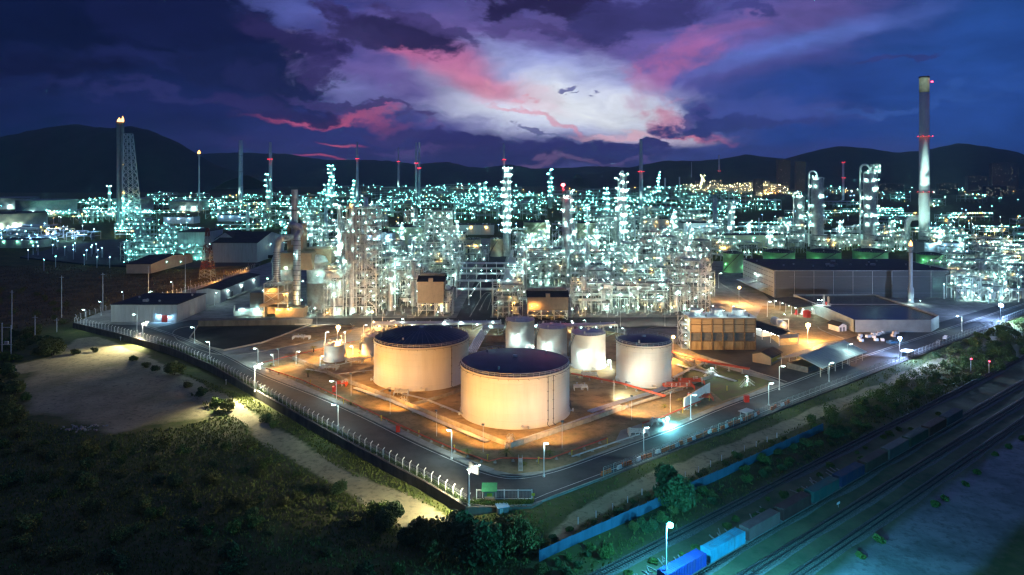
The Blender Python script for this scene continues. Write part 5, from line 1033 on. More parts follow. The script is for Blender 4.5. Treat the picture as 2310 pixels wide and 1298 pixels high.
# ================================================================ steel process structures
def structure_frame(mb, w, d, zs, nx, ny, t, brace, r, rails=True, low=0):
    X = [(-w/2+w*i/nx) for i in range(nx+1)]; Y = [(-d/2+d*j/ny) for j in range(ny+1)]; top = zs[-1]
    for x in X:
        for y in Y: mb.bar((x, y, 0), (x, y, top*(1 if r.random() < .8 else .8)), t)
    for z in zs:
        for y in Y: mb.bar((-w/2, y, z), (w/2, y, z), t*.8)
        for x in X: mb.bar((x, -d/2, z), (x, d/2, z), t*.8)
        if rails:
            for zz in (1.1,): mb.bar((-w/2-.6, -d/2-.6, z+zz), (w/2+.6, -d/2-.6, z+zz), t*.35); mb.bar((-w/2-.6, -d/2-.6, z+zz), (-w/2-.6, d/2, z+zz), t*.35); mb.bar((w/2+.6, -d/2-.6, z+zz), (w/2+.6, d/2, z+zz), t*.35)
    for i in range(nx):
        for k in range(len(zs)):
            if r.random() < brace:
                za = zs[k-1] if k else 0; zb = zs[k]
                if r.random() < .5: mb.bar((X[i], -d/2, za), (X[i+1], -d/2, zb), t*.6)
                else: mb.bar((X[i+1], -d/2, za), (X[i], -d/2, zb), t*.6)
def zigzag(mb, x, y, w, zs, t):
    z0 = 0; sg = 1
    for z in zs: mb.bar((x-sg*w/2, y, z0), (x+sg*w/2, y, z), t, t*1.4); mb.bar((x-sg*w/2, y, z0+1), (x+sg*w/2, y, z+1), t*.4); z0 = z; sg = -sg
def unit(x, yb, w, d, h, seed, label=None, lk='teal', nl=10, near=True, lr=.3, auto=None, stairs=False, m2='alu', warm=.07, name='process_structure', cat='process structure', t=None, vess=None):
    r = random.Random(seed); D = dep(yb); p = G(x, yb); p.y += d/2; tt_ = thing(name, label, cat, p, 0, None, auto)
    n = max(2, int(h/(5.0 if near else 7.5))); zs = [h*(k+1)/n for k in range(n)]; nx = max(2, round(w/5.5)); ny = max(1, round(d/7)); t = t or max(.34, .55*D/F*2.2*(.5 if near else .45))
    fm = MB(); structure_frame(fm, w, d, zs, nx if near else max(2, nx//2), ny if near else 1, t, .35, r, near)
    if stairs: zigzag(fm, w/2*.6, -d/2-1.2, min(7, w*.5), zs, .35)
    fm.build('frame', M['steel'], tt_)
    dk = MB()
    for z in zs: x0 = -w/2 if r.random() < .5 else -w/2+w*r.uniform(.2, .5); x1 = w/2 if x0 > -w/2 else w/2-w*r.uniform(0, .4); dk.box(((x0+x1)/2, 0, z+.1), (x1-x0, d*.96, .14))
    dk.build('decks', M['dsteel'], tt_)
    nv = vess if vess is not None else (r.randint(2, 4) if near else r.randint(1, 2))
    for k in range(nv):
        kind = r.random(); xx = r.uniform(-w*.36, w*.36); yy = r.uniform(-d*.3, d*.2); vm = MB()
        if kind < .45:
            R = r.uniform(.9, 2.0)*(1 if near else 1.6); z1_ = h*r.uniform(.45, 1.12); vm.lathe((xx, yy, 0), [(R, 0), (R, z1_), (R*.7, z1_+R*.4), (.05, z1_+R*.6)], 14)
            for q in range(int(z1_/3)): vm.lathe((xx, yy, q*3+1), [(R, -.08), (R+.08, -.08), (R+.08, .08), (R, .08)], 14)
        elif kind < .8:
            R = r.uniform(.9, 1.7)*(1 if near else 1.5); z = r.choice(zs[:-1] if len(zs) > 1 else zs)+R+.4; L = w*r.uniform(.3, .7)/2; vm.cyl((xx*.4-L, yy, z), (xx*.4+L, yy, z), R, 14).ell((xx*.4-L, yy, z), R*.5, R, R, 12, 6).ell((xx*.4+L, yy, z), R*.5, R, R, 12, 6)
            for u in (-.6, .6): vm.box((xx*.4+u*L, yy, z-R), (.5, R*1.6, R))
        else:
            z = r.choice(zs); vm.box((xx, yy, z-1.2), (r.uniform(2.5, 5), r.uniform(2.5, 5), 2.4))
        vm.build('vessel', M[r.choice(['vessel', 'alu', 'vessel', 'dsteel', 'shell'])], tt_)
    pm = MB()
    for k in range((26 if near else 6)):
        q = r.random(); rad = r.uniform(.1, .3)*(1 if near else 2.2)
        if q < .45: z = r.choice(zs)+r.uniform(.4, 2.4); y = r.uniform(-d/2, d/2); a = r.uniform(-w/2, 0); b = r.uniform(0, w/2); pm.path([(a, y, z-r.uniform(0, 4)), (a, y, z), (b, y, z), (b, y, z+r.uniform(-4, 3))], rad, 6)
        elif q < .8: xx = r.uniform(-w/2, w/2); y = -d/2+r.uniform(-.4, 2); pm.path([(xx, y, r.uniform(0, h*.4)), (xx, y, h*r.uniform(.5, 1)), (xx+r.uniform(-3, 3), y, h*r.uniform(.5, 1))], rad, 6)
        else: z = r.choice(zs)+r.uniform(.4, 2); xx = r.uniform(-w/2, w/2); pm.cyl((xx, -d/2, z), (xx, d/2, z), rad, 6)
    pm.build('pipework', M[m2], tt_)
    lit = [0.0]+list(zs); r.shuffle(lit); left = nl
    if not near:
        for i in range(nl): lamp('sodium' if r.random() < warm else lk, tt_, (r.uniform(-w/2, w/2), -d/2-.9 if r.random() < .7 else r.uniform(-d/2, d/2), r.choice(lit)+r.uniform(1, 5)), lr*r.choice((.5, .65, .8, 1, 1.2)))
        left = 0
    for z in lit:                                    # lamps stand in rows along the decks
        if left <= 0: break
        k = min(left, max(1, int(w/r.uniform(4.5, 8))), 6) ; x0 = r.uniform(0, 1); left -= k; y = -d/2-.9 if r.random() < .75 else r.uniform(-d/2, 0)
        for i in range(k):
            big_ = 1.9 if r.random() < .07 else 1; lamp('sodium' if r.random() < warm else lk, tt_, (-w/2+w*(i+.2+.6*x0)/k+r.uniform(-.5, .5), y, min(z+2.3+r.uniform(-.2, .2), h+2.5)), lr*big_*r.choice((.55, .7, .85, 1, 1.15)))
    return tt_
def rack(x0, y0, x1, y1, h, lv, np_, label, seed, nl=8, lk='teal', lr=.28, w=6.0, gap=7.0):
    r = random.Random(seed); A = G(x0, y0); B = G(x1, y1); t = thing('pipe_rack', label, 'pipe rack', A); d = B-A; L = d.length; u = d/L; n_ = Vector((-u.y, u.x, 0)); fm = MB(); pm = MB()
    k = max(2, int(L/gap))
    for i in range(k+1):
        q = u*(L*i/k)
        for s in (-1, 1): fm.bar(q+n_*s*w/2, q+n_*s*w/2+Vector((0, 0, h+1)), .36)
        for j in range(lv): z = h*(j+1)/lv; fm.bar(q-n_*w/2+Vector((0, 0, z)), q+n_*w/2+Vector((0, 0, z)), .34)
        if i < k and i % 3 == 1:
            q2 = u*(L*(i+1)/k)
            for s in (-1, 1): fm.bar(q+n_*s*w/2, q2+n_*s*w/2+Vector((0, 0, h)), .2)
    for j in range(lv):
        z = h*(j+1)/lv
        for s in (-1, 1): fm.bar(n_*s*w/2+Vector((0, 0, z)), d+n_*s*w/2+Vector((0, 0, z)), .3)
        for i in range(np_): o_ = n_*(w*(-.45+.9*(i+.5)/np_)); rr = r.uniform(.12, .36); pm.cyl(o_+Vector((0, 0, z+rr+.2)), d+o_+Vector((0, 0, z+rr+.2)), rr, 7)
    fm.build('bents', M['steel'], t); pm.build('pipes', M['alu'], t)
    for i in range(nl): q = d*((i+.5)/nl)+n_*(w/2+.5)*(-1 if u.x > 0 else r.choice((-1, 1))); lamp(lk if r.random() > .1 else 'sodium', t, (q.x, q.y, h*r.choice((.45, .9))+1.6), lr*r.uniform(.8, 1.2))
    return t
# the named big ones near the front
unit(815, 712, 17, 16, 61, 201, 'tall open stair tower with zigzag flights left of centre, tallest steel frame', nl=22, stairs=True, lr=.34, t=.55)
unit(988, 650, 18, 16, 54, 202, 'tall dense steel frame with a crown of decks, left of the plant avenue', nl=20, lr=.36, t=.5)
unit(1573, 706, 14, 15, 30, 203, 'dark-edged steel frame packed with upright pipes at the right end of the process area', nl=18, stairs=True)
unit(753, 714, 11, 11, 26, 204, 'orange-brown heater block with lattice sides right of the boiler', nl=8, warm=.5, m2='steel', lr=.34); unit(757, 690, 14, 12, 30, 205, 'steel frame with a box on top behind the orange-brown heater', nl=12)
unit(1000, 712, 10, 12, 14, 206, 'small orange-lit pump frame beside the brown hung hall', nl=6, warm=.6); unit(1145, 716, 17, 16, 18, 207, 'orange-lit low pipe frame on the right side of the plant avenue', nl=12, warm=.35)
unit(1335, 706, 22, 16, 17, 208, 'black-framed equipment deck in front of the right process area', nl=12, m2='steel'); unit(1470, 702, 26, 16, 16, 209, 'low wide deck with white braces in front of the right process area', nl=14); unit(1535, 706, 12, 14, 15, 210, 'dark low deck full of pumps left of the pipe-packed frame', nl=8)
unit(1210, 640, 26, 18, 24, 211, 'orange-lit steel frame left of the red-beacon column', nl=18, warm=.35); unit(1400, 700, 20, 16, 14, 212, 'low frame on white legs in the middle of the right process front', nl=10); unit(1510, 640, 24, 20, 34, 213, 'tall frame in orange light right of centre, behind the low decks', nl=24, warm=.3); unit(1440, 625, 24, 20, 26, 214, 'frame with a round rotor cage right of the red-beacon column', nl=20, warm=.15)
unit(740, 640, 16, 14, 30, 215, 'frame of thin pipes immediately right of the boiler silos', nl=12)
unit(915, 690, 20, 15, 22, 216, 'frame holding a slanted drum left of the brown hung hall', nl=14); unit(850, 690, 16, 15, 30, 217, 'pipe-filled frame right beside the tall open stair tower', nl=18)
unit(1000, 620, 22, 16, 18, 218, 'low frame at the left kerb of the plant avenue', nl=12); unit(1075, 590, 22, 12, 12, 219, 'low gantry spanning the far end of the plant avenue', nl=8)
# rows of infill structures
AN = ['%s steel frame'] 
rr = random.Random(77); used = []
def infill(n, xr, yr, hr, wr, nl, near, lr, seed0, lk='teal', warm=.08, mind=26, keep=None):
    k = 0; tries = 0
    while k < n and tries < n*60:
        tries += 1; x = rr.uniform(*xr); yb = rr.uniform(*yr)
        if keep and not keep(x, yb): continue
        if any(abs(x-a) < mind*.9 and abs(yb-b) < mind*.55 for a, b in used): continue
        used.append((x, yb)); h = rr.uniform(*hr)*(1 if rr.random() < .8 else 1.5); w = rr.uniform(*wr); D = dep(yb); nlev = max(2, int(h/(5.0 if near else 7.5)))
        ds = '%s %s%s frame' % ({2: 'two-deck', 3: 'three-deck', 4: 'four-deck', 5: 'five-deck', 6: 'six-deck'}.get(nlev, 'many-decked'), 'wide ' if w > (wr[0]+wr[1])/2 else 'narrow ', 'lit steel')
        unit(x, yb, w, w*rr.uniform(.6, .9), h, seed0+k, None, lk, rr.randint(*nl), near, lr, (ds, x, yb), stairs=near and rr.random() < .3, warm=warm); k += 1
avenue = lambda x, y: not (1035 < x < 1130 and y > 560) and not (925 < x < 1035 and y > 655) and not (1165 < x < 1300 and y > 650)
infill(28, (715, 1040), (575, 700), (12, 26), (13, 20), (6, 11), True, .30, 1000, warm=.05, keep=avenue)
infill(40, (1150, 1590), (568, 690), (10, 26), (13, 22), (6, 11), True, .30, 1200, warm=.05, keep=avenue)
infill(22, (690, 1090), (505, 572), (12, 26), (16, 26), (6, 10), True, .36, 1400, mind=24, keep=lambda x, y: not (1005 < x < 1100) and not (845 < x < 950 and y > 520))
infill(26, (1130, 1640), (505, 566), (12, 26), (16, 26), (6, 10), True, .36, 1500, mind=24, keep=lambda x, y: not (1130 < x < 1345))
infill(20, (1590, 2130), (535, 578), (10, 20), (16, 28), (6, 10), True, .36, 1600, mind=24)
infill(10, (275, 445), (540, 600), (8, 20), (16, 26), (11, 16), True, .42, 1700, 'tealfar')
infill(18, (2140, 2330), (575, 690), (8, 14), (14, 24), (6, 9), True, .34, 1800, mind=22, keep=lambda x, y: y < 690-(x-2140)*.02)
infill(20, (690, 1200), (458, 500), (14, 36), (40, 80), (16, 26), False, .62, 2000, 'tealfar', .02, 20)
infill(20, (1180, 1740), (456, 500), (14, 34), (40, 80), (16, 26), False, .62, 2200, 'tealfar', .02, 20)
infill(14, (470, 760), (458, 535), (8, 22), (24, 50), (9, 16), False, .75, 2400, 'tealfar', .05, 22)
infill(10, (185, 335), (466, 512), (10, 24), (24, 44), (10, 16), False, .75, 2500, 'tealfar', .06, 18)
infill(14, (700, 1560), (440, 456), (16, 40), (80, 150), (14, 22), False, .95, 2600, 'tealfar', .03, 18)
infill(12, (1545, 1760), (427, 440), (14, 50), (60, 120), (12, 18), False, 1.4, 2700, 'warm', .1, 12)
infill(10, (330, 760), (445, 474), (8, 22), (30, 60), (7, 12), False, .75, 2800, 'tealfar', .04, 20)
infill(5, (0, 200), (520, 552), (6, 12), (26, 50), (5, 9), False, .6, 2850, 'blue', .1, 24)
infill(8, (2130, 2330), (500, 572), (8, 18), (20, 40), (7, 12), False, .5, 2900, 'tealfar', .08, 24)
infill(7, (1750, 2060), (500, 536), (6, 14), (24, 44), (6, 10), False, .55, 2950, 'tealfar', .1, 24)
infill(8, (1770, 2310), (430, 470), (8, 20), (40, 80), (6, 10), False, 1.0, 3000, 'tealfar', .25, 26)
# long racks
rack(1150, 640, 1600, 640, 11, 3, 9, 'long three-tier pipe rack crossing the right process area', 1, 26); rack(1165, 690, 1545, 668, 8, 2, 8, 'two-tier pipe rack slanting behind the low decks on the right', 2, 16)
rack(735, 665, 955, 665, 10, 3, 8, 'three-tier pipe rack crossing the left process area', 3, 14); rack(1030, 672, 1165, 672, 11, 2, 6, 'nearer pipe bridge over the plant avenue', 4, 5); rack(1030, 630, 1165, 630, 12, 3, 8, 'farther pipe bridge over the plant avenue', 5, 6)
rack(1135, 720, 1160, 590, 10, 3, 8, 'pipe rack running away along the right kerb of the avenue', 6, 12); rack(840, 745, 1130, 742, 3.2, 1, 10, 'low pipe rack with white valves behind the big ribbed-dome tank', 7, 8, 'white'); rack(1090, 755, 1390, 748, 3.5, 1, 10, 'low teal-lit pipe rack behind the three pale-roofed tanks', 8, 9, 'teal')
rack(2135, 650, 2420, 640, 12, 2, 9, 'two-tier pipe rack leaving by the right edge', 9, 10); rack(2100, 612, 2400, 668, 9, 2, 7, 'slanting dark pipe rack behind the right end of the warehouse', 10, 12); rack(1600, 582, 1690, 600, 9, 2, 6, 'short pipe bridge left of the long warehouse', 11, 4); rack(2150, 672, 2400, 672, 5, 1, 8, 'low bright pipe rack near the blue lamp at the right edge', 12, 10, 'white', .34)
rack(560, 560, 720, 556, 9, 2, 6, 'pipe rack behind the boiler', 13, 9); rack(300, 585, 450, 575, 9, 2, 6, 'teal-lit pipe rack before the low shed', 14, 8, 'tealfar'); rack(1160, 605, 1600, 600, 12, 3, 8, 'back pipe rack of the right process area', 15, 24); rack(720, 610, 1030, 606, 12, 3, 8, 'back pipe rack of the left process area', 16, 18)
rk = 40
for (xa, xb, ya, yb_, n, lk, w_) in ((60, 330, 452, 540, 7, 'tealfar', 'left far works'), (300, 760, 448, 500, 9, 'tealfar', 'works behind the gabled hall'), (280, 560, 520, 600, 5, 'tealfar', 'yard before the gabled hall'), (1640, 2300, 470, 545, 12, 'tealfar', 'right far works'), (700, 1600, 444, 470, 8, 'tealfar', 'middle far works'), (2140, 2330, 540, 620, 5, 'teal', 'right edge works')):
    ys_ = sorted(rr.uniform(ya, yb_) for _ in range(n))
    for i, yv in enumerate(ys_):
        xm = rr.uniform(xa, xb-60); rk += 1; rack(xm, yv, xm+rr.uniform(50, 130), yv-rr.uniform(-1.5, 1.5), rr.uniform(8, 14), 2, 5, 'lamp-lined pipe rack in the %s, %s from the back' % (w_, ['first', 'second', 'third', 'fourth', 'fifth', 'sixth', 'seventh', 'eighth', 'ninth', 'tenth', 'eleventh', 'twelfth'][i]), rk, rr.randint(9, 18), lk, .5*dep(yv)/F/.6, 8, 14)
for i, (x, yb, yt, w) in enumerate(((1182,668,560,7),(1322,640,540,9),(1368,655,575,7),(1432,660,560,8),(1492,668,585,7),(1545,650,560,7),(905,655,585,8),(930,610,540,7),(722,665,590,7),(845,600,520,7),(1220,590,520,7),(1255,615,560,9))):
    column(None, x, yb, yt, w, 300+i, plats=3, dens=2, lr=.34, auto=('%s smooth %s vessel column' % (('slim' if w < 8 else 'stout'), ('tall' if yb-yt > 85 else 'short')), x, yb))
# machinery on the concrete front
for i in range(26):
    x = [770, 800, 835, 860, 900, 925, 1010, 1305, 1330, 1360, 1380, 1405, 1425, 1450, 1480, 1500, 1530, 1560, 690, 705, 720, 735, 1300, 1345, 1465, 1515][i]; yb = 706+(i*7) % 12; r = random.Random(i); t = thing('pump_skid', None, 'pump', G(x, yb), 0, None, ('pump set on the pale concrete apron', x, yb))
    MB().box((0, 0, .25), (4.2, 2, .5)).cyl((-1.5, 0, 1.1), (.4, 0, 1.1), .6, 10).cyl((.5, 0, 1.1), (1.7, 0, 1.1), .8, 10).build('pump', M['dsteel'], t); MB().path([(1.2, 0, 1.6), (1.2, 0, 4+i % 3), (1.2, 5, 4+i % 3)], .18, 6).path([(2.0, 0, 1.0), (3.2, 0, 1.0), (3.2, 0, 3)], .16, 6).build('pipework', M['steel'], t)
    if i % 2 == 0: MB().bar((-2.4, 0, 0), (-2.4, 0, 4.4), .14).build('lamp_post', M['steel'], t); lamp('teal' if i % 8 else 'sodium', t, (-2.4, 0, 4.6), .32)

# ================================================================ street lamps and floodlights
def street(label, x, yh, yb, k='white', r=.42, arm=1.6, px=None, name='street_lamp', cat='street lamp', auto=None):
    p = G(x if px is None else px, yb); h = (yb-yh)*dep(yb)/F; t = thing(name, label, cat, p, 0, None, auto); dx = (x-(x if px is None else px))*dep(yb)/F or arm
    MB().cyl((0, 0, 0), (0, 0, h+.15), .17, 8, .1).lathe((0, 0, 0), [(.32, 0), (.32, .5), (.17, .6)], 8).build('pole', M['stackp'], t); MB().bar((0, 0, h+.1), (dx*.75, 0, h+.35), .12).box((dx*.75, 0, h+.42), (1.3, .5, .2)).build('arm', M['stackp'], t)
    q = 1.9 if k in ('star', 'bluestar', 'cyan', 'aqua') else 1; l = link('lamp_head', bulb_mesh(k), t, (dx, 0, h+.25), sc=(r*1.5, r*.9, r*.7) if q == 1 else (r*1.3, r*1.3, r*2.2))
    if k in PT: bulb_light(k, t, (dx, 0, h-.35 if q == 1 else h-.25-r*1.5), r)
    return t
for lb, x, yh, yb, px in (('at the left bend of the perimeter fence', 188,700,735,194), ('in front of the pale square warehouse', 302,711,748,309), ('by the kerb of the dark basin, upper one', 433,740,774,439), ('by the fence below the dark basin', 468,773,810,473), ('at the corner of the road left of the tank yard', 575,788,822,582), ('in front of the red valve set left of the ribbed-dome tank', 748,862,903,759), ('on the verge of the left road below the ribbed-dome tank', 752,915,972,763),
    ('beside the red fire main at the front corner, left one', 1012,973,1036,1019), ('beside the palm at the front corner, right one', 1232,1003,1076,1227), ('over the loading bay on the right road', 1459,967,1033,1452), ('beside the white screen wall', 1567,893,948,1558), ('on the right road, left of the junction', 1740,867,915,1734), ('at the junction before the open shed', 1767,828,880,1758), ('on the right fence beyond the junction', 1877,820,862,1870), ('behind the open shed', 1920,778,822,1912), ('at the far right beyond the reservoir', 2160,715,748,2170), ('left of the long warehouse end', 1626,618,650,1621), ('on the road beside the pump house', 1737,682,715,1731)):
    street('white street lamp %s' % lb, x, yh, yb, 'white', .4, px=px)
for lb, x, yh, yb, px in (('on the far side of the cross road', 826,735,765,820), ('beside the slim white tank', 856,738,775,862), ('behind the ribbed dome', 908,721,745,912), ('on the low wall left of the stubby tank', 674,795,822,668), ('at the kerb, leftmost in the tank yard', 613,802,826,617), ('left of the stubby tank top', 740,751,775,734), ('right of the stubby tank top', 778,751,775,779), ('between the stubby tank and the slim one', 792,783,800,796), ('at the front of the stubby tank', 728,805,826,722), ('right of the big red hung hall legs', 1290,726,745,1292), ('on the rack behind the three pale-roofed tanks', 1318,724,745,1322), ('beside the cooling tower on the road', 1604,737,765,1600), ('at the left kerb bend of the cross road', 1404,742,762,1408), ('beside the white-lit stile', 1606,832,850,1604), ('over the white-lit pipe stile', 1684,851,870,1686), ('beside the foot of the right tank', 1375,815,832,1378), ('at the mid-point of the avenue', 1062,668,688,1058), ('behind the shed with the long dock', 488,662,690,484), ('by the field corner of the pale warehouse', 275,660,690,278), ('on the field fence, left of the pale warehouse', 224,682,712,228), ('on the field side behind the pale warehouse', 341,659,690,336), ('beside the orange fence, among its posts', 386,637,662,390)):
    street('small white tilted lamp %s' % lb, x, yh, yb, 'white', .27, px=px)
def beam(t, z, aim, P, c, ang):
    ld = bpy.data.lights.new('flood_beam', 'SPOT'); ld.energy = P; ld.color = c; ld.spot_size = radians(ang); ld.spot_blend = .7; ld.shadow_soft_size = .35
    lo = bpy.data.objects.new('flood_beam', ld); C.objects.link(lo); lo.parent = t; a = Vector(aim)-t.location-Vector((0, 0, z)); d = a.normalized(); lo.location = (d.x*.9, d.y*.9, z-.5); lo.rotation_euler = a.to_track_quat('-Z', 'Y').to_euler()
for lb, x, yh, yb, k, r, aim, P in (('strong floodlight at the front corner fence', 1060,1062,1142,'flood',.42, (915,1122), 48000), ('strong floodlight where the left road meets the tank yard', 577,828,884,'flood',.42, (548,915), 90000), ('strong floodlight on the fence before the pale warehouse', 324,732,764,'flood',.45, (285,785), 90000)):
    t = street(lb, x, yh, yb, k, r, arm=.8, px=x-2, name='floodlight', cat='floodlight'); MB().box((1.1, .8, (yb-yh)*dep(yb)/F+.3), (3.2, .1, 2.6), -.7).build('added_light_shield', M['roof'], t); link('tube_head', bulb_mesh('white'), t, (2.0, .2, (yb-yh)*dep(yb)/F+1.1), .5, sc=(.75, .22, .2)); beam(t, (yb-yh)*dep(yb)/F, G(aim[0], aim[1], -2.4), P, (1, .93, .62), 105)  # dark plate added to keep the flood's white light off the tanks
for lb, x, yh, yb, k, r in (('big orange lamp over the stubby white tank, brightest of the left ones', 763,740,800,'star',.62), ('big orange lamp at the left side of the cooling tower', 1519,762,812,'star',.46), ('brightest big orange lamp before the pump house', 1823,735,775,'star',.72), ('orange lamp beside the warehouse canopies', 1668,650,688,'star',.55), ('small orange lamp at the edge of the left concrete apron', 840,705,740,'star',.36)):
    street(lb, x, yh, yb, k, r, arm=.5, px=x-1, name='sodium_lamp', cat='floodlight')
for lb, x, yh, yb, k, r in (('big blue-white lamp at the right fence near the blue-lit shelter', 2030,765,808,'bluestar',.55), ('big blue-white lamp by the road at the right edge', 2258,690,728,'bluestar',.75), ('blue-white lamp at the end of the loading bay', 1506,947,964,'aqua',.36)):
    street(lb, x, yh, yb, k, r, arm=.5, px=x-1, name='blue_lamp', cat='floodlight')
street('cyan lamp on a tall post beside the overgrown railway track', 1512, 1188, 1325, 'cyan', .42, arm=.4, px=1503, name='yard_lamp', cat='yard lamp'); p = RP(-22, 70); t = thing('yard_lamp', 'cyan yard lamp on a post just below the bottom edge, between the empty tracks', 'yard lamp', (p.x, p.y, -.7)); MB().cyl((0, 0, 0), (0, 0, 9.8), .16, 8).build('pole', M['stackp'], t); lamp('cyan', t, (0, 0, 11.2), .8, 'lamp_head')
# low floodlights that wash the tanks, on short posts along the bund
def wash(label, x, yb, aim, P, c=(1, .56, .17), ang=100, z=2.6):
    p = G(x, yb); t = thing('tank_floodlight', label, 'floodlight', p); a = Vector(aim)-p-Vector((0, 0, z)); rz = atan2(a.y, a.x)
    MB().cyl((0, 0, 0), (0, 0, z), .07, 8).build('post', M['stackp'], t); MB().box((-.2*cos(rz), -.2*sin(rz), z), (.35, .8, .5), rz).build('housing', M['dsteel'], t)
    ld = bpy.data.lights.new('flood_beam', 'SPOT'); ld.energy = P; ld.color = c; ld.spot_size = radians(ang); ld.spot_blend = .6; ld.shadow_soft_size = .35
    lo = bpy.data.objects.new('flood_beam', ld); C.objects.link(lo); lo.parent = t; lo.location = (.3*cos(rz), .3*sin(rz), z); lo.rotation_euler = a.to_track_quat('-Z', 'Y').to_euler()
t1 = G(1162, 923.5); t2 = G(951, 849.6); t3 = G(1452, 857)
SO = (1, .56, .17)
B_ = (1, .46, .10); B2 = (1, .56, .26)
wash('slim floodlight mast facing the foremost tank from the front corner', 1090, 1020, (t1.x-4, t1.y-12, 5), 24000, B_, 150, 8); wash('slim floodlight mast facing the left flank of the foremost tank', 985, 985, (t1.x-10, t1.y-8, 5), 19000, B_, 150, 8)
wash('slim floodlight mast facing the foremost tank from its right', 1268, 1012, (t1.x+8, t1.y-12, 6), 19000, (1, .54, .2), 150, 8); wash('slim floodlight mast facing the front of the ribbed-dome tank', 880, 935, (t2.x-2, t2.y-12, 5), 27000, B_, 150, 8); wash('slim floodlight mast left of the ribbed-dome tank', 792, 893, (t2.x-12, t2.y-6, 5), 19000, B_, 150, 8)
wash('slim floodlight mast facing the dark-roofed right tank', 1425, 948, (t3.x, t3.y-9, 6), 34000, B2, 150, 8); wash('slim floodlight mast beside the red pipe frame', 1512, 932, (G(1530, 890).x, G(1530, 890).y, 0), 11000, B_, 150, 7); wash('slim floodlight mast near the left palm', 628, 826, (G(690, 845).x, G(690, 845).y, 0), 20000, B_, 160, 7)
wash('slim floodlight mast behind the stubby tank', 770, 792, (G(830, 820).x, G(830, 820).y, 0), 20000, B_, 160, 7)
wash('added floodlight mast lighting the bare ground before the right tank', 1385, 900, (G(1470, 900).x, G(1470, 900).y, 0), 16000, (.85, 1, .9), 160, 7)  # mast added to brighten this ground with white light
for lb, x in (('left', 715), ('middle', 863), ('right', 1400), ('far right', 1500)): wash('added floodlight mast washing the %s part of the concrete apron' % lb, x, 738, tuple(G(x+10, 706)), 20000, (1, .93, .72), 165, 9)  # floodlights added to brighten the apron; only the middle pole itself is known
wash('added floodlight mast lighting the three pale-roofed tanks', 1392, 856, (G(1250, 808).x, G(1250, 808).y, 6), 44000, (1, .86, .60), 110, 6)  # mast added as fill light on the fronts of the three tanks
for lb, x, yb, aim in (('nearest the brown field corner', 430, 662, (330, 680)), ('in the middle of the orange-lit fence', 505, 636, (420, 640)), ('at the far end of the orange-lit fence', 560, 612, (480, 615))): wash('orange fence lamp %s' % lb, x, yb, tuple(G(*aim)), 36000, B_, 165, 9)
for lb, x, yb, aim, P in (('left of the foot of the tall right chimney', 2050, 575, (2085, 420), 350000), ('right of the foot of the tall right chimney', 2130, 580, (2085, 235), 3200000)): wash('floodlight %s' % lb, x, yb, (G(2085, 562).x, G(2085, 562).y, (562-aim[1])*dep(562)/F), P, (.62, 1, .9), 60, 10)
# utility poles in the brown field, H-frame
for lb, x, yt, yb in (('first in the row from the left edge', 27,655,738), ('second in the row from the left edge', 139,622,713), ('third in the row from the left edge', 232,616,700), ('fourth in the row, behind the pale warehouse', 335,600,665), ('fifth in the row, beside the orange-lit fence', 418,578,660), ('short one before the dark scrub', 79,712,752), ('leaning short one with a bent arm', 128,718,745)):
    p = G(x, yb); h = (yb-yt)*dep(yb)/F; t = thing('utility_pole', 'grey utility pole, %s' % lb, 'pole', p); MB().cyl((0, 0, -1), (0, 0, h), .24, 8, .16).build('pole', M['stackp'], t); MB().bar((-1.2, 0, h-1), (1.2, 0, h-1), .16).build('crossarm', M['stackp'], t)
p = G(14, 800, -1.5); t = thing('pole_frame', 'two-legged transformer pole frame at the left edge', 'pole', (p.x, p.y, -2)); h = (800-735)*dep(800)/F
MB().cyl((-1.9, 0, 0), (-1.9, 0, h+2), .2, 8).cyl((2.2, 0, 0), (2.2, 0, h+1), .2, 8).build('legs', M['stackp'], t); MB().bar((-2.4, 0, 5), (2.7, 0, 5), .25).bar((-2.4, 0, h), (2.7, 0, h), .2).build('beam', M['stackp'], t); MB().box((.2, 0, 5.8), (1.5, 1.0, 1.3)).build('transformer', M['steel'], t)
# town and plant lights far off: one post and lamp each
def fardot(n, xr, yr, kinds, label, r0, h=9, keep=None):
    me_ = {}
    for i in range(n):
        x = rr.uniform(*xr); yb = rr.uniform(*yr)
        if keep and not keep(x, yb): continue
        k = rr.choice(kinds); D = dep(yb); r = max(.4, r0*D/F); nm = label % {'tealfar': 'pale teal', 'white': 'white', 'sodium': 'orange', 'blue': 'blue', 'warm': 'yellow', 'teal': 'white', 'red': 'red'}[k]
        key = k; 
        if 'pole' not in me_: me_['pole'] = MB().cyl((0, 0, 0), (0, 0, h), .3, 6).mesh('far_lamp_post', M['stackp'])
        o = link('far_lamp_post', me_['pole'], None, G(x, yb)); tag(o, nm, 'street lamp', nm); lamp(k, o, (0, 0, h+.4), r, 'lamp')
fardot(30, (45, 330), (555, 612), ['blue', 'blue', 'tealfar', 'blue'], '%s lamp post in the dark yard beyond the brown field', .42)
fardot(26, (330, 720), (480, 560), ['tealfar', 'blue', 'white', 'tealfar', 'sodium'], '%s lamp post around the gabled hall', .5)
fardot(70, (1560, 2310), (425, 520), ['tealfar', 'tealfar', 'blue', 'sodium', 'blue', 'tealfar'], '%s street lamp in the dark town below the right hills', .58)
fardot(46, (1750, 2310), (412, 440), ['tealfar', 'white', 'blue', 'sodium', 'sodium'], '%s street lamp at the foot of the far right hills', .75)
fardot(26, (1000, 1560), (418, 440), ['tealfar', 'warm', 'blue', 'sodium'], '%s lamp at the foot of the far middle hills', .8)
fardot(22, (1690, 1770), (418, 450), ['sodium', 'warm', 'sodium'], '%s lamp beside the yellow-lit works', .9)
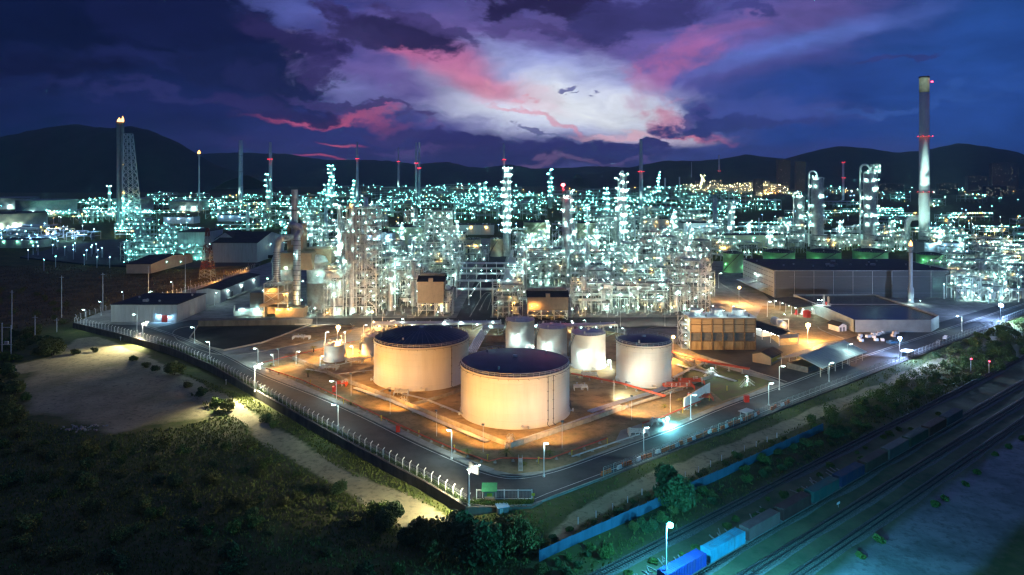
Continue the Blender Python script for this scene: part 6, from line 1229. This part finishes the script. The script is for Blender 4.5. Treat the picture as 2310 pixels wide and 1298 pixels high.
fardot(40, (2120, 2310), (520, 690), ['tealfar', 'teal', 'blue', 'tealfar'], '%s lamp post among the pipe racks at the right edge', .42)
fardot(60, (700, 1640), (456, 560), ['tealfar', 'tealfar', 'tealfar', 'blue', 'sodium', 'white'], '%s lamp post among the far process units', .48)
fardot(14, (0, 190), (470, 545), ['tealfar', 'white', 'sodium'], '%s lamp post by the big tanks at the left edge', .55)
fardot(26, (2100, 2310), (500, 560), ['white', 'blue', 'sodium'], '%s lamp in the dark woods right of the tall chimney', .42)
# ================================================================ vegetation
def leafball(seed, R, Hh, n, q, m, gaps=.35):
    r = np.random.RandomState(seed); nb = 7; cs = [(r.uniform(-.55, .55)*R, r.uniform(-.55, .55)*R, r.uniform(.3, .8)*Hh, r.uniform(.35, .62)*R) for _ in range(nb)]; V = []; Fc = []
    for i in range(n):
        c = cs[r.randint(nb)]; d = r.normal(size=3); d /= np.linalg.norm(d); rad = c[3]*(r.rand()**.45); p = np.array([c[0]+d[0]*rad, c[1]+d[1]*rad, max(.05, c[2]+d[2]*rad*Hh/R*.7)])
        a = r.normal(size=3); a /= np.linalg.norm(a); b = np.cross(a, r.normal(size=3)); b /= np.linalg.norm(b); s = q*r.uniform(.5, 1.3); o = len(V)
        V += [tuple(p-a*s*.5), tuple(p+b*s*.24), tuple(p+a*s*.5), tuple(p-b*s*.24)]; Fc.append((o, o+1, o+2, o+3))
    me = bpy.data.meshes.new('crown'); me.from_pydata(V, [], Fc); me.materials.append(m); return me
CR = [leafball(i, 2.2, 2.6, 1500, .55, M[['leaf', 'leaf2', 'leaf3'][i % 3]]) for i in range(6)]
CRB = [leafball(20+i, 3.2, 4.2, 3600, .6, M[['leaf2', 'leaf3', 'leaf2'][i % 3]]) for i in range(3)]
TK = []
for i in range(3):
    r = random.Random(i); mb = MB()
    for k in range(6): a = r.uniform(0, 6.28); mb.cyl((0, 0, -.4), (cos(a)*.9, sin(a)*.9, 1.7+r.random()), .11, 5, .03)
    TK.append(mb.mesh('stems', M['trunk']))
def bush(x, y, z, sc, label, grp, big=False, i=0, rz=None, name='shrub', cat='shrub'):
    t = thing(name, label, cat, (x, y, z), random.uniform(0, 6.28), grp); me = (CRB if big else CR)[i % (3 if big else 6)]; link('crown', me, t, sc=(sc, sc, sc*random.uniform(.8, 1.15))); link('stems', TK[i % 3], t, sc=sc); return t
MV = []
def massed(name, spots, m, nl=420, q=.6, seed=0):     # far or unlit scrub that reads as one mass
    r = np.random.RandomState(seed); V = []
    for (x, y, z, sc) in spots:
        d = r.normal(size=(nl, 3)); d /= np.linalg.norm(d, axis=1)[:, None]; k = r.uniform(-.5, .5, (5, 3)); cc = k[r.randint(0, 5, nl)]*np.array([2.2, 2.2, 1.0])*sc; p = np.array([x, y, z+1.2*sc])+cc+d*(r.rand(nl)**.4)[:, None]*np.array([1.3, 1.3, 1.1])*sc; p[:, 2] = np.maximum(p[:, 2], z+.05)
        a = r.normal(size=(nl, 3)); a /= np.linalg.norm(a, axis=1)[:, None]; b = np.cross(a, r.normal(size=(nl, 3))); b /= np.linalg.norm(b, axis=1)[:, None]; s = (q*r.uniform(.5, 1.4, nl))[:, None]
        V.append(np.stack([p-a*s*.5, p+b*s*.26, p+a*s*.5, p-b*s*.26], 1).reshape(-1, 3))
    V = np.concatenate(V); me = bpy.data.meshes.new(name); me.from_pydata(V.tolist(), [], np.arange(len(V)).reshape(-1, 4).tolist()); me.materials.append(m); o = bpy.data.objects.new(name, me); C.objects.link(o); o['kind'] = 'stuff'; return o
def scatter(n, poly, smin, smax, mind, label, grp, name='shrub', seed=0, avoid=None, big=.12, mass=None):
    spots = []
    P = pts_w(poly) if not isinstance(poly, np.ndarray) else poly; r = random.Random(seed); lo = P.min(0); hi = P.max(0); got = []; tr = 0
    while len(got) < n and tr < n*40:
        tr += 1; x = r.uniform(lo[0], hi[0]); y = r.uniform(lo[1], hi[1]); X = np.array([x]); Y = np.array([y])
        if not inside(X, Y, P)[0] or any((x-a)**2+(y-b)**2 < mind*mind for a, b in got): continue
        if avoid and avoid(x, y): continue
        got.append((x, y))
        if mass: spots.append((x, y, z1(x, y)-.1, r.uniform(smin, smax))); continue
        bush(x, y, z1(x, y)-.1, r.uniform(smin, smax), label, grp, r.random() < big, r.randrange(60), name=name)
    if mass: massed(name, spots, M[mass], seed=seed)
near_track = lambda x, y: float(pdist(np.array([x]), np.array([y]), trackL)[0]) < 4.5 or float(pdist(np.array([x]), np.array([y]), trackR)[0]) < 3.5
scatter(96, [(-60,985),(60,960),(180,1000),(420,965),(560,985),(680,1050),(800,1110),(900,1165),(930,1200),(930,1330),(-60,1330)], .55, 1.25, 3.6, 'dark scrubby bush in the unlit scrub at the bottom left', 'bushes in the unlit scrub at bottom left', avoid=near_track, seed=1)
scatter(26, [(-60,820),(40,830),(60,900),(30,960),(-60,1000)], .9, 1.5, 4.5, 'teal-tinged dark bush crowding the left edge', 'bushes crowding the left edge', seed=2, big=.5)
scatter(26, [(-40,745),(90,745),(150,765),(120,790),(0,815),(-60,815)], 1.0, 1.7, 6, 'dark bush among the poles at the left edge', 'bushes among the poles', seed=3, big=.3)
scatter(30, [(-60,640),(150,650),(170,720),(60,745),(-60,740)], .9, 1.6, 9, 'dark bush in the brown field beyond the fence', 'bushes in the brown field', 'field_scrub', seed=14, mass='leaf2')
for i, (x, y, s, big, lb) in enumerate(((118,800,1.9,True,'tall dark bush standing alone left of the lit sand'), (172,797,1.1,False,'pale lit bush on the sand, left one of the low pair'), (212,793,1.0,False,'thin lit bush on the sand, right one of the low pair'), (300,812,1.0,False,'tufty bush at the head of the shrub row beside the sandy patch'), (328,826,1.0,False,'dark rounded bush second in the shrub row beside the sandy patch'), (350,836,.9,False,'dark low bush third in the shrub row beside the sandy patch'), (392,845,1.4,True,'dark conical bush between the sandy patch and the retaining wall'),
    (420,872,1.1,False,'olive bush where the sandy patch meets the lit track'), (452,890,1.3,False,'lit feathery bush on the inner side of the sandy track'), (488,915,1.3,False,'bright feathery bush at the tip of the sandy patch'), (515,925,1.2,False,'dark feathery bush below the tip of the sandy patch'), (600,950,1.0,False,'dark low bush on the edge of the sandy track'), (620,962,.8,False,'small scrub with litter on the edge of the sandy track'),
    (880,1190,1.3,True,'dark bush left of the big bush at the bottom centre'), (950,1235,1.4,True,'spiky dark bush bordering the lit sand at the bottom centre'), (1000,1262,1.5,True,'second spiky bush bordering the lit sand at the bottom centre'), (1070,1262,2.1,True,'biggest feathery bush at the bottom centre below the gate'), (1125,1255,1.7,True,'feathery bush leaning right of the biggest bush below the gate'), (1175,1262,1.4,True,'olive bush at the end of the pale track below the gate'), (1215,1245,1.0,False,'small green bush where the blue fence begins'))):
    p = G(x, y, -2.4); bush(p.x, p.y, z1(p.x, p.y)-.1, s, lb, None, big, i)
scatter(36, np.array([tuple(RP(s, t)) for s, t in ((-46, 12.5), (60, 13), (60, 16.5), (-46, 16.5))]), .4, .75, 3.2, 'small green bush on the bank between the grey track and the blue fence', 'small bushes on the bank by the blue fence', seed=4, big=0)
scatter(60, np.array([tuple(RP(s, t)) for s, t in ((-50, 20.5), (90, 22.5), (140, 22), (140, 26.5), (90, 27), (-50, 26))]), .35, .8, 3.0, 'dark green bush between the blue fence and the overgrown railway track', 'bushes between the blue fence and the railway', seed=5)
scatter(14, np.array([tuple(RP(s, t)) for s, t in ((0, 18.9), (90, 18.9), (90, 20.5), (0, 20.5))]), .5, 1.0, 4.0, 'dark bush growing against the railway side of the blue fence', 'bushes against the blue fence', seed=15, big=0)
bushp = RP(-2, 19.6); bush(bushp.x, bushp.y, -1, 1.9, 'large bush that hides part of the blue fence near the cyan lamp', None, True, 1)
scatter(190, np.array([tuple(RP(s, t)) for s, t in ((62, 12), (110, 10.5), (250, 11), (420, 12), (420, 36), (140, 27), (90, 18.5), (72, 18))]), .8, 1.6, 4.6, 'dark bush in the unlit scrub along the far part of the railway', 'bushes in the scrub along the railway', 'railway_scrub', seed=6, mass='leaf')
scatter(40, np.array([tuple(RP(s, t)) for s, t in ((190, 3), (300, 3), (420, 3), (420, 10), (300, 10), (205, 8))]), .7, 1.2, 4.2, 'green bush lit by the blue-white lamp outside the far right fence', 'lit bushes outside the far right fence', seed=7)
scatter(30, np.array([tuple(RP(s, t)) for s, t in ((-60, 58), (160, 58), (160, 60.5), (-60, 60))]), .35, .7, 4, 'low weedy bush on the edge of the pale gravel yard', 'weeds along the gravel yard', 'gravel_weeds', seed=8, mass='leaf')
scatter(40, np.array([tuple(RP(s, t)) for s, t in ((-60, 78), (260, 78), (260, 120), (-60, 120))]), .8, 1.5, 6, 'black-looking bush beyond the gravel yard at the bottom right corner', 'bushes beyond the gravel yard', 'corner_scrub', seed=9, mass='leaf3')
scatter(22, np.array([tuple(RP(s, t)) for s, t in ((-40, 31.8), (120, 31.8), (120, 36), (-40, 36))]), .3, .6, 4, 'low weed clump between the overgrown track and the train', 'weeds between the tracks', 'track_weeds', seed=10, mass='leaf')
# banana-like plant and palms
def palm(label, x, yb, h, fr, L, zoff=0.0, cat='palm'):
    p = G(x, yb); t = thing('palm', label, cat, p, random.uniform(0, 6)); MB().cyl((0, 0, 0), (.1, 0, h), .28, 8, .2).build('trunk', M['trunk'], t); mb = MB(); r = random.Random(x)
    for k in range(fr):
        a = 6.283*k/fr+r.uniform(-.15, .15); el_ = r.uniform(.3, 1.25); pts = []
        for j in range(7): u = j/6; rr2 = L*u*cos(el_*(1-u*.9)); z = h+L*(u*sin(el_)-.75*u*u); pts.append(Vector((rr2*cos(a), rr2*sin(a), z)))
        for j in range(6):
            a_ = pts[j]; b_ = pts[j+1]; d = (b_-a_).normalized(); s_ = d.cross(Vector((0, 0, 1))).normalized(); w = .42*(1-j/8)
            for sg in (-1, 1):
                for e in (0, .5): c_ = a_.lerp(b_, e); mb.quad(c_, c_+d*.18, c_+s_*sg*w+d*.35-Vector((0, 0, .15)))
    mb.build('fronds', M['palm'], t); return t
palm('small palm on the orange-lit soil at the left corner of the tank yard', 695, 851, 1.8, 18, 2.6); palm('yellow-leaved palm at the front corner of the bund', 1142, 1030, 1.4, 18, 2.4); palm('thin young palm by the red main at the front corner', 1054, 1030, 1.6, 9, 1.5); palm('small palm in shade right of the stair at the front corner', 1240, 1030, 1.2, 12, 1.6); palm('yellow-green bush palm at the lamp left of the tank yard', 611, 826, .8, 12, 1.3); palm('yellow-leaved ornamental plant on the verge below the ribbed-dome tank', 792, 915, .8, 10, 1.4); palm('yellow-leaved ornamental plant beside the red pipe frame', 1500, 921, .7, 10, 1.5); palm('yellow-leaved ornamental plant by the white screen wall', 1536, 912, 1.5, 12, 1.4); palm('green-yellow ornamental plant left of the pipe stile', 1663, 862, .9, 10, 1.4); palm('small ornamental plant under the stair at the front corner', 1182, 1050, .6, 9, .9); palm('round yellow shrub palm behind the stubby tank', 707, 795, 2.2, 16, 1.8)
for x, yb, lb in ((1292, 1222, 'on the bank left of the blue fence'), (1310, 1212, 'on the bank close to the first banana clump')): p = G(x, yb, -1); t = palm('pale banana clump %s' % lb, x, yb+14, .5, 9, 1.6, cat='banana plant'); t.location = (p.x, p.y, -1)
t = palm('small dead-looking pale shrub on the bank where the blue fence ends', 1845, 965, .6, 8, 1.5)
# planted strip inside the gate and the hedge along the wall
def leafstrip(P, n, w, h, q, m, name, label, seed):
    r = random.Random(seed); Q = resamp([Vector(p) for p in P], 400); mb = MB()
    for i in range(n):
        p = Q[r.randrange(400)]; b = Vector((p.x+r.gauss(0, w/2), p.y+r.gauss(0, w/2), r.uniform(.05, h))); a = Vector((r.gauss(0, 1), r.gauss(0, 1), r.gauss(0, .7))).normalized()*q*r.uniform(.5, 1.2); s_ = a.cross(Vector((r.random(), r.random(), r.random()))).normalized()*q*.3; mb.quad(b-a*.5, b+s_, b+a*.5, b-s_)
    return tag(mb.build(name, m), label, 'hedge')
leafstrip([tuple(p) for p in inset(resamp(BLw, 60), .9)[16:]], 14000, .8, 1.15, .4, M['leaf'], 'hedge', 'low hedge at the feet of the fence posts on top of the brown retaining wall', 3)
leafstrip([tuple(G(*p)[:2]) for p in [(1066,1136),(1120,1139),(1200,1136)]], 3200, .9, .9, .42, M['leaf'], 'planting_bed', 'leafy planting bed behind the corner gate railing', 4)
# grass blades over the verges and the scrub: one uncountable mass
def blades(name, polys, n, hmin, hmax, m, seed, cond=None):
    r = np.random.RandomState(seed); V = []; Fc = []
    for P, k in polys:
        lo = P.min(0); hi = P.max(0); X = r.uniform(lo[0], hi[0], k*4); Y = r.uniform(lo[1], hi[1], k*4); ok = inside(X, Y, P)
        if cond is not None: ok &= cond(X, Y)
        X = X[ok][:k]; Y = Y[ok][:k]; Zz = zg(X, Y)
        for x, y, z in zip(X, Y, Zz):
            for _ in range(2): a = r.uniform(0, 6.28); h = r.uniform(hmin, hmax); w = h*.35; l = r.uniform(-.5, .5, 2)*h; o = len(V); V += [(x-cos(a)*w, y-sin(a)*w, z-.05), (x+cos(a)*w, y+sin(a)*w, z-.05), (x+l[0], y+l[1], z+h)]; Fc.append((o, o+1, o+2))
    me = bpy.data.meshes.new(name); me.from_pydata(V, [], Fc); me.materials.append(m); o = bpy.data.objects.new(name, me); C.objects.link(o); o['kind'] = 'stuff'; return o
offsand = lambda X, Y: (pdist(X, Y, trackL)+(fbm(X, Y, 9)-.5)*5 > 3.8) & (pdist(X, Y, trackR)+(fbm(X, Y, 9)-.5)*4 > 2.6) & (sdist(X, Y, cornersand)+(fbm(X, Y, 9)-.5)*5 > 0) & (sdist(X, Y, patch)+(fbm(X, Y, 9)-.5)*10 > 1)
rp = lambda *L: np.array([tuple(RP(s, t)) for s, t in L])
blades('grass', [(pts_w([(-60,900),(60,930),(250,960),(480,925),(400,842),(300,800),(280,780),(560,880),(790,1000),(1050,1150),(1200,1150),(1240,1180),(1150,1330),(-60,1330)]), 26000), (rp((-46, 1), (200, 1), (420, 1), (420, 18), (120, 18), (70, 17), (-46, 17)), 16000), (rp((-60, 19), (200, 19), (200, 28), (-60, 28)), 8000)], 1, .18, .75, M['grass'], 5, offsand)
blades('dry_grass', [(pts_w([(-60,600),(60,596),(300,592),(460,602),(560,605),(420,655),(260,690),(160,720),(0,738),(-60,760)]), 9000)], 1, .3, 1.1, leafmat('dry_grass', (.20, .14, .06), (.10, .08, .035)), 6)
# litter heap on the sand and pallets and bundles at the right yard
t = thing('rubble_heap', 'heap of pale rubble and litter at the dark end of the sandy patch', 'rubble heap', (*G(185, 965, -2.5)[:2], z1(*G(185, 965, -2.5)[:2]))); r = random.Random(4); mb = MB()
for k in range(70): s_ = r.uniform(.2, .8); mb.box((r.gauss(0, 3), r.gauss(0, 1.4), s_*.3), (s_, s_*r.uniform(.5, 1), s_*.6), r.uniform(0, 3))
mb.build('rubble', M['kerb'], t)
for i in range(16):
    r = random.Random(i+40); x = r.uniform(1935, 2025); y = r.uniform(752, 772); p = G(x, y); t = thing('pallet_stack', None, 'pallet', p, r.uniform(0, 3), None, ('white pallet bundle', x, y)); MB().box((0, 0, .1), (1.9, 1.5, .2)).build('pallet', M['timber'], t); MB().box((0, 0, .75), (1.7, 1.35, 1.1)).build('bundle', M['white'], t)
def pickup(label, x, y, rz, c, van=False):
    p = G(x, y); t = thing('parked_pickup', label, 'pickup', p, rz); mb = MB(); mb.box((0, 0, .75), (5.0, 1.8, .7)); mb.add([(.6, -.85, 1.1), (-1.4, -.85, 1.1), (-1.1, -.75, 1.75), (.1, -.75, 1.75), (.6, .85, 1.1), (-1.4, .85, 1.1), (-1.1, .75, 1.75), (.1, .75, 1.75)], [(0, 1, 2, 3), (4, 5, 6, 7), (0, 3, 7, 4), (3, 2, 6, 7), (1, 2, 6, 5)])
    mb.box((-1.9, .85, 1.2), (1.3, .1, .35)).box((-1.9, -.85, 1.2), (1.3, .1, .35)); mb.build('body', M[c], t); MB().box((-.4, 0, 1.45), (1.3, 1.66, .35)).build('windows', M['glass'], t)
    for x_ in (-1.6, 1.6):
        for y_ in (-.85, .85): MB().cyl((x_, y_-.12, .38), (x_, y_+.12, .38), .38, 12).build('wheel', M['dsteel'], t)
pickup('blue pickup parked under the blue-white lamp near the white bundles', 2012, 776, .2, 'bluefence'); pickup('dark pickup parked by the fence beyond the blue-lit shelter', 2120, 775, .7, 'dsteel'); pickup('white pickup parked behind the dark one near the right fence', 2135, 765, .7, 'white'); pickup('white pickup parked on the cross road beside the hung hall', 1012, 727, 0, 'white'); pickup('white pickup on the cross road below the stair tower', 890, 730, 0, 'white')
# ================================================================ labels that tell the repeats apart
LM = [('the tall stair tower', 815, 712), ('the boiler', 640, 716), ('the brown hung hall', 972, 712), ('the orange-lit hung hall', 1236, 718), ('the red-beacon column', 1277, 640), ('the central lit column', 1142, 578), ('the twin-pipe columns', 1402, 577), ('the pipe-packed right frame', 1573, 706), ('the cooling tower', 1630, 775), ('the zigzag-stair tank', 1211, 551), ('the gabled hall', 545, 588), ('the low shed', 352, 607), ('the lattice flare', 272, 520), ('the thin flare', 449, 480), ('the plain grey stack', 543, 462), ('the red-ringed left stack', 610, 458), ('the slender tapering stack', 806, 470), ('the close pair of stacks', 942, 464), ('the thin central stack', 1137, 470), ('the cloud-tuft stack', 1446, 478), ('the yellow-works stack', 1622, 424), ('the tall right chimney', 2085, 562), ('the thickest right column', 1962, 563), ('the thick grey column', 1843, 565), ('the long warehouse', 1960, 660), ('the blue-lit house', 1585, 545), ('the tall crowned frame', 988, 650), ('the lamp-rowed column', 1648, 545), ('the blue shelter', 2046, 806), ('the stubby tank', 754, 812), ('the distant dark column', 1241, 470)]
ORD = ['nearest', 'second', 'third', 'fourth', 'fifth', 'sixth', 'seventh', 'eighth', 'ninth', 'tenth', 'eleventh', 'twelfth', 'thirteenth', 'fourteenth', 'fifteenth', 'sixteenth', 'seventeenth', 'eighteenth', 'nineteenth', 'twentieth', 'twenty-first', 'twenty-second', 'twenty-third', 'twenty-fourth']
bk = {}
for o, (ds, x, yb) in AUTO:
    X, D = (x-CX)*dep(yb)/F, dep(yb); best = min(LM, key=lambda l: ((x-l[1])*1.0)**2+((yb-l[2])*1.6)**2); dx = x-best[1]; dy = yb-best[2]
    side = ('right of' if dx > 0 else 'left of') if abs(dx) > 1.3*abs(dy) else ('in front of' if dy > 0 else 'behind')
    bk.setdefault((ds, side, best[0]), []).append((dx*dx+2.5*dy*dy, o.name, o))
for (ds, side, lm), L in bk.items():
    L.sort(key=lambda q: q[:2])
    for i, (_, _, o) in enumerate(L): o['label'] = '%s %s %s' % (ds, side, lm) if len(L) == 1 else '%s %s %s, %s of %d' % (ds, side, lm, ORD[i], len(L)); o['group'] = ds+'s'
# ================================================================ night haze
hz_ = MB().box((0, 4500, 188), (17600, 14400, 388)); hm_ = bpy.data.materials.new('haze_air'); hm_.use_nodes = True; t = hm_.node_tree; t.nodes.clear()
pv = t.nodes.new('ShaderNodeVolumePrincipled'); pv.inputs['Color'].default_value = (.55, .92, .95, 1); pv.inputs['Density'].default_value = 6e-5; pv.inputs['Anisotropy'].default_value = .3
o_ = t.nodes.new('ShaderNodeOutputMaterial'); t.links.new(pv.outputs[0], o_.inputs['Volume']); ho = hz_.build('haze', hm_); ho['kind'] = 'stuff'
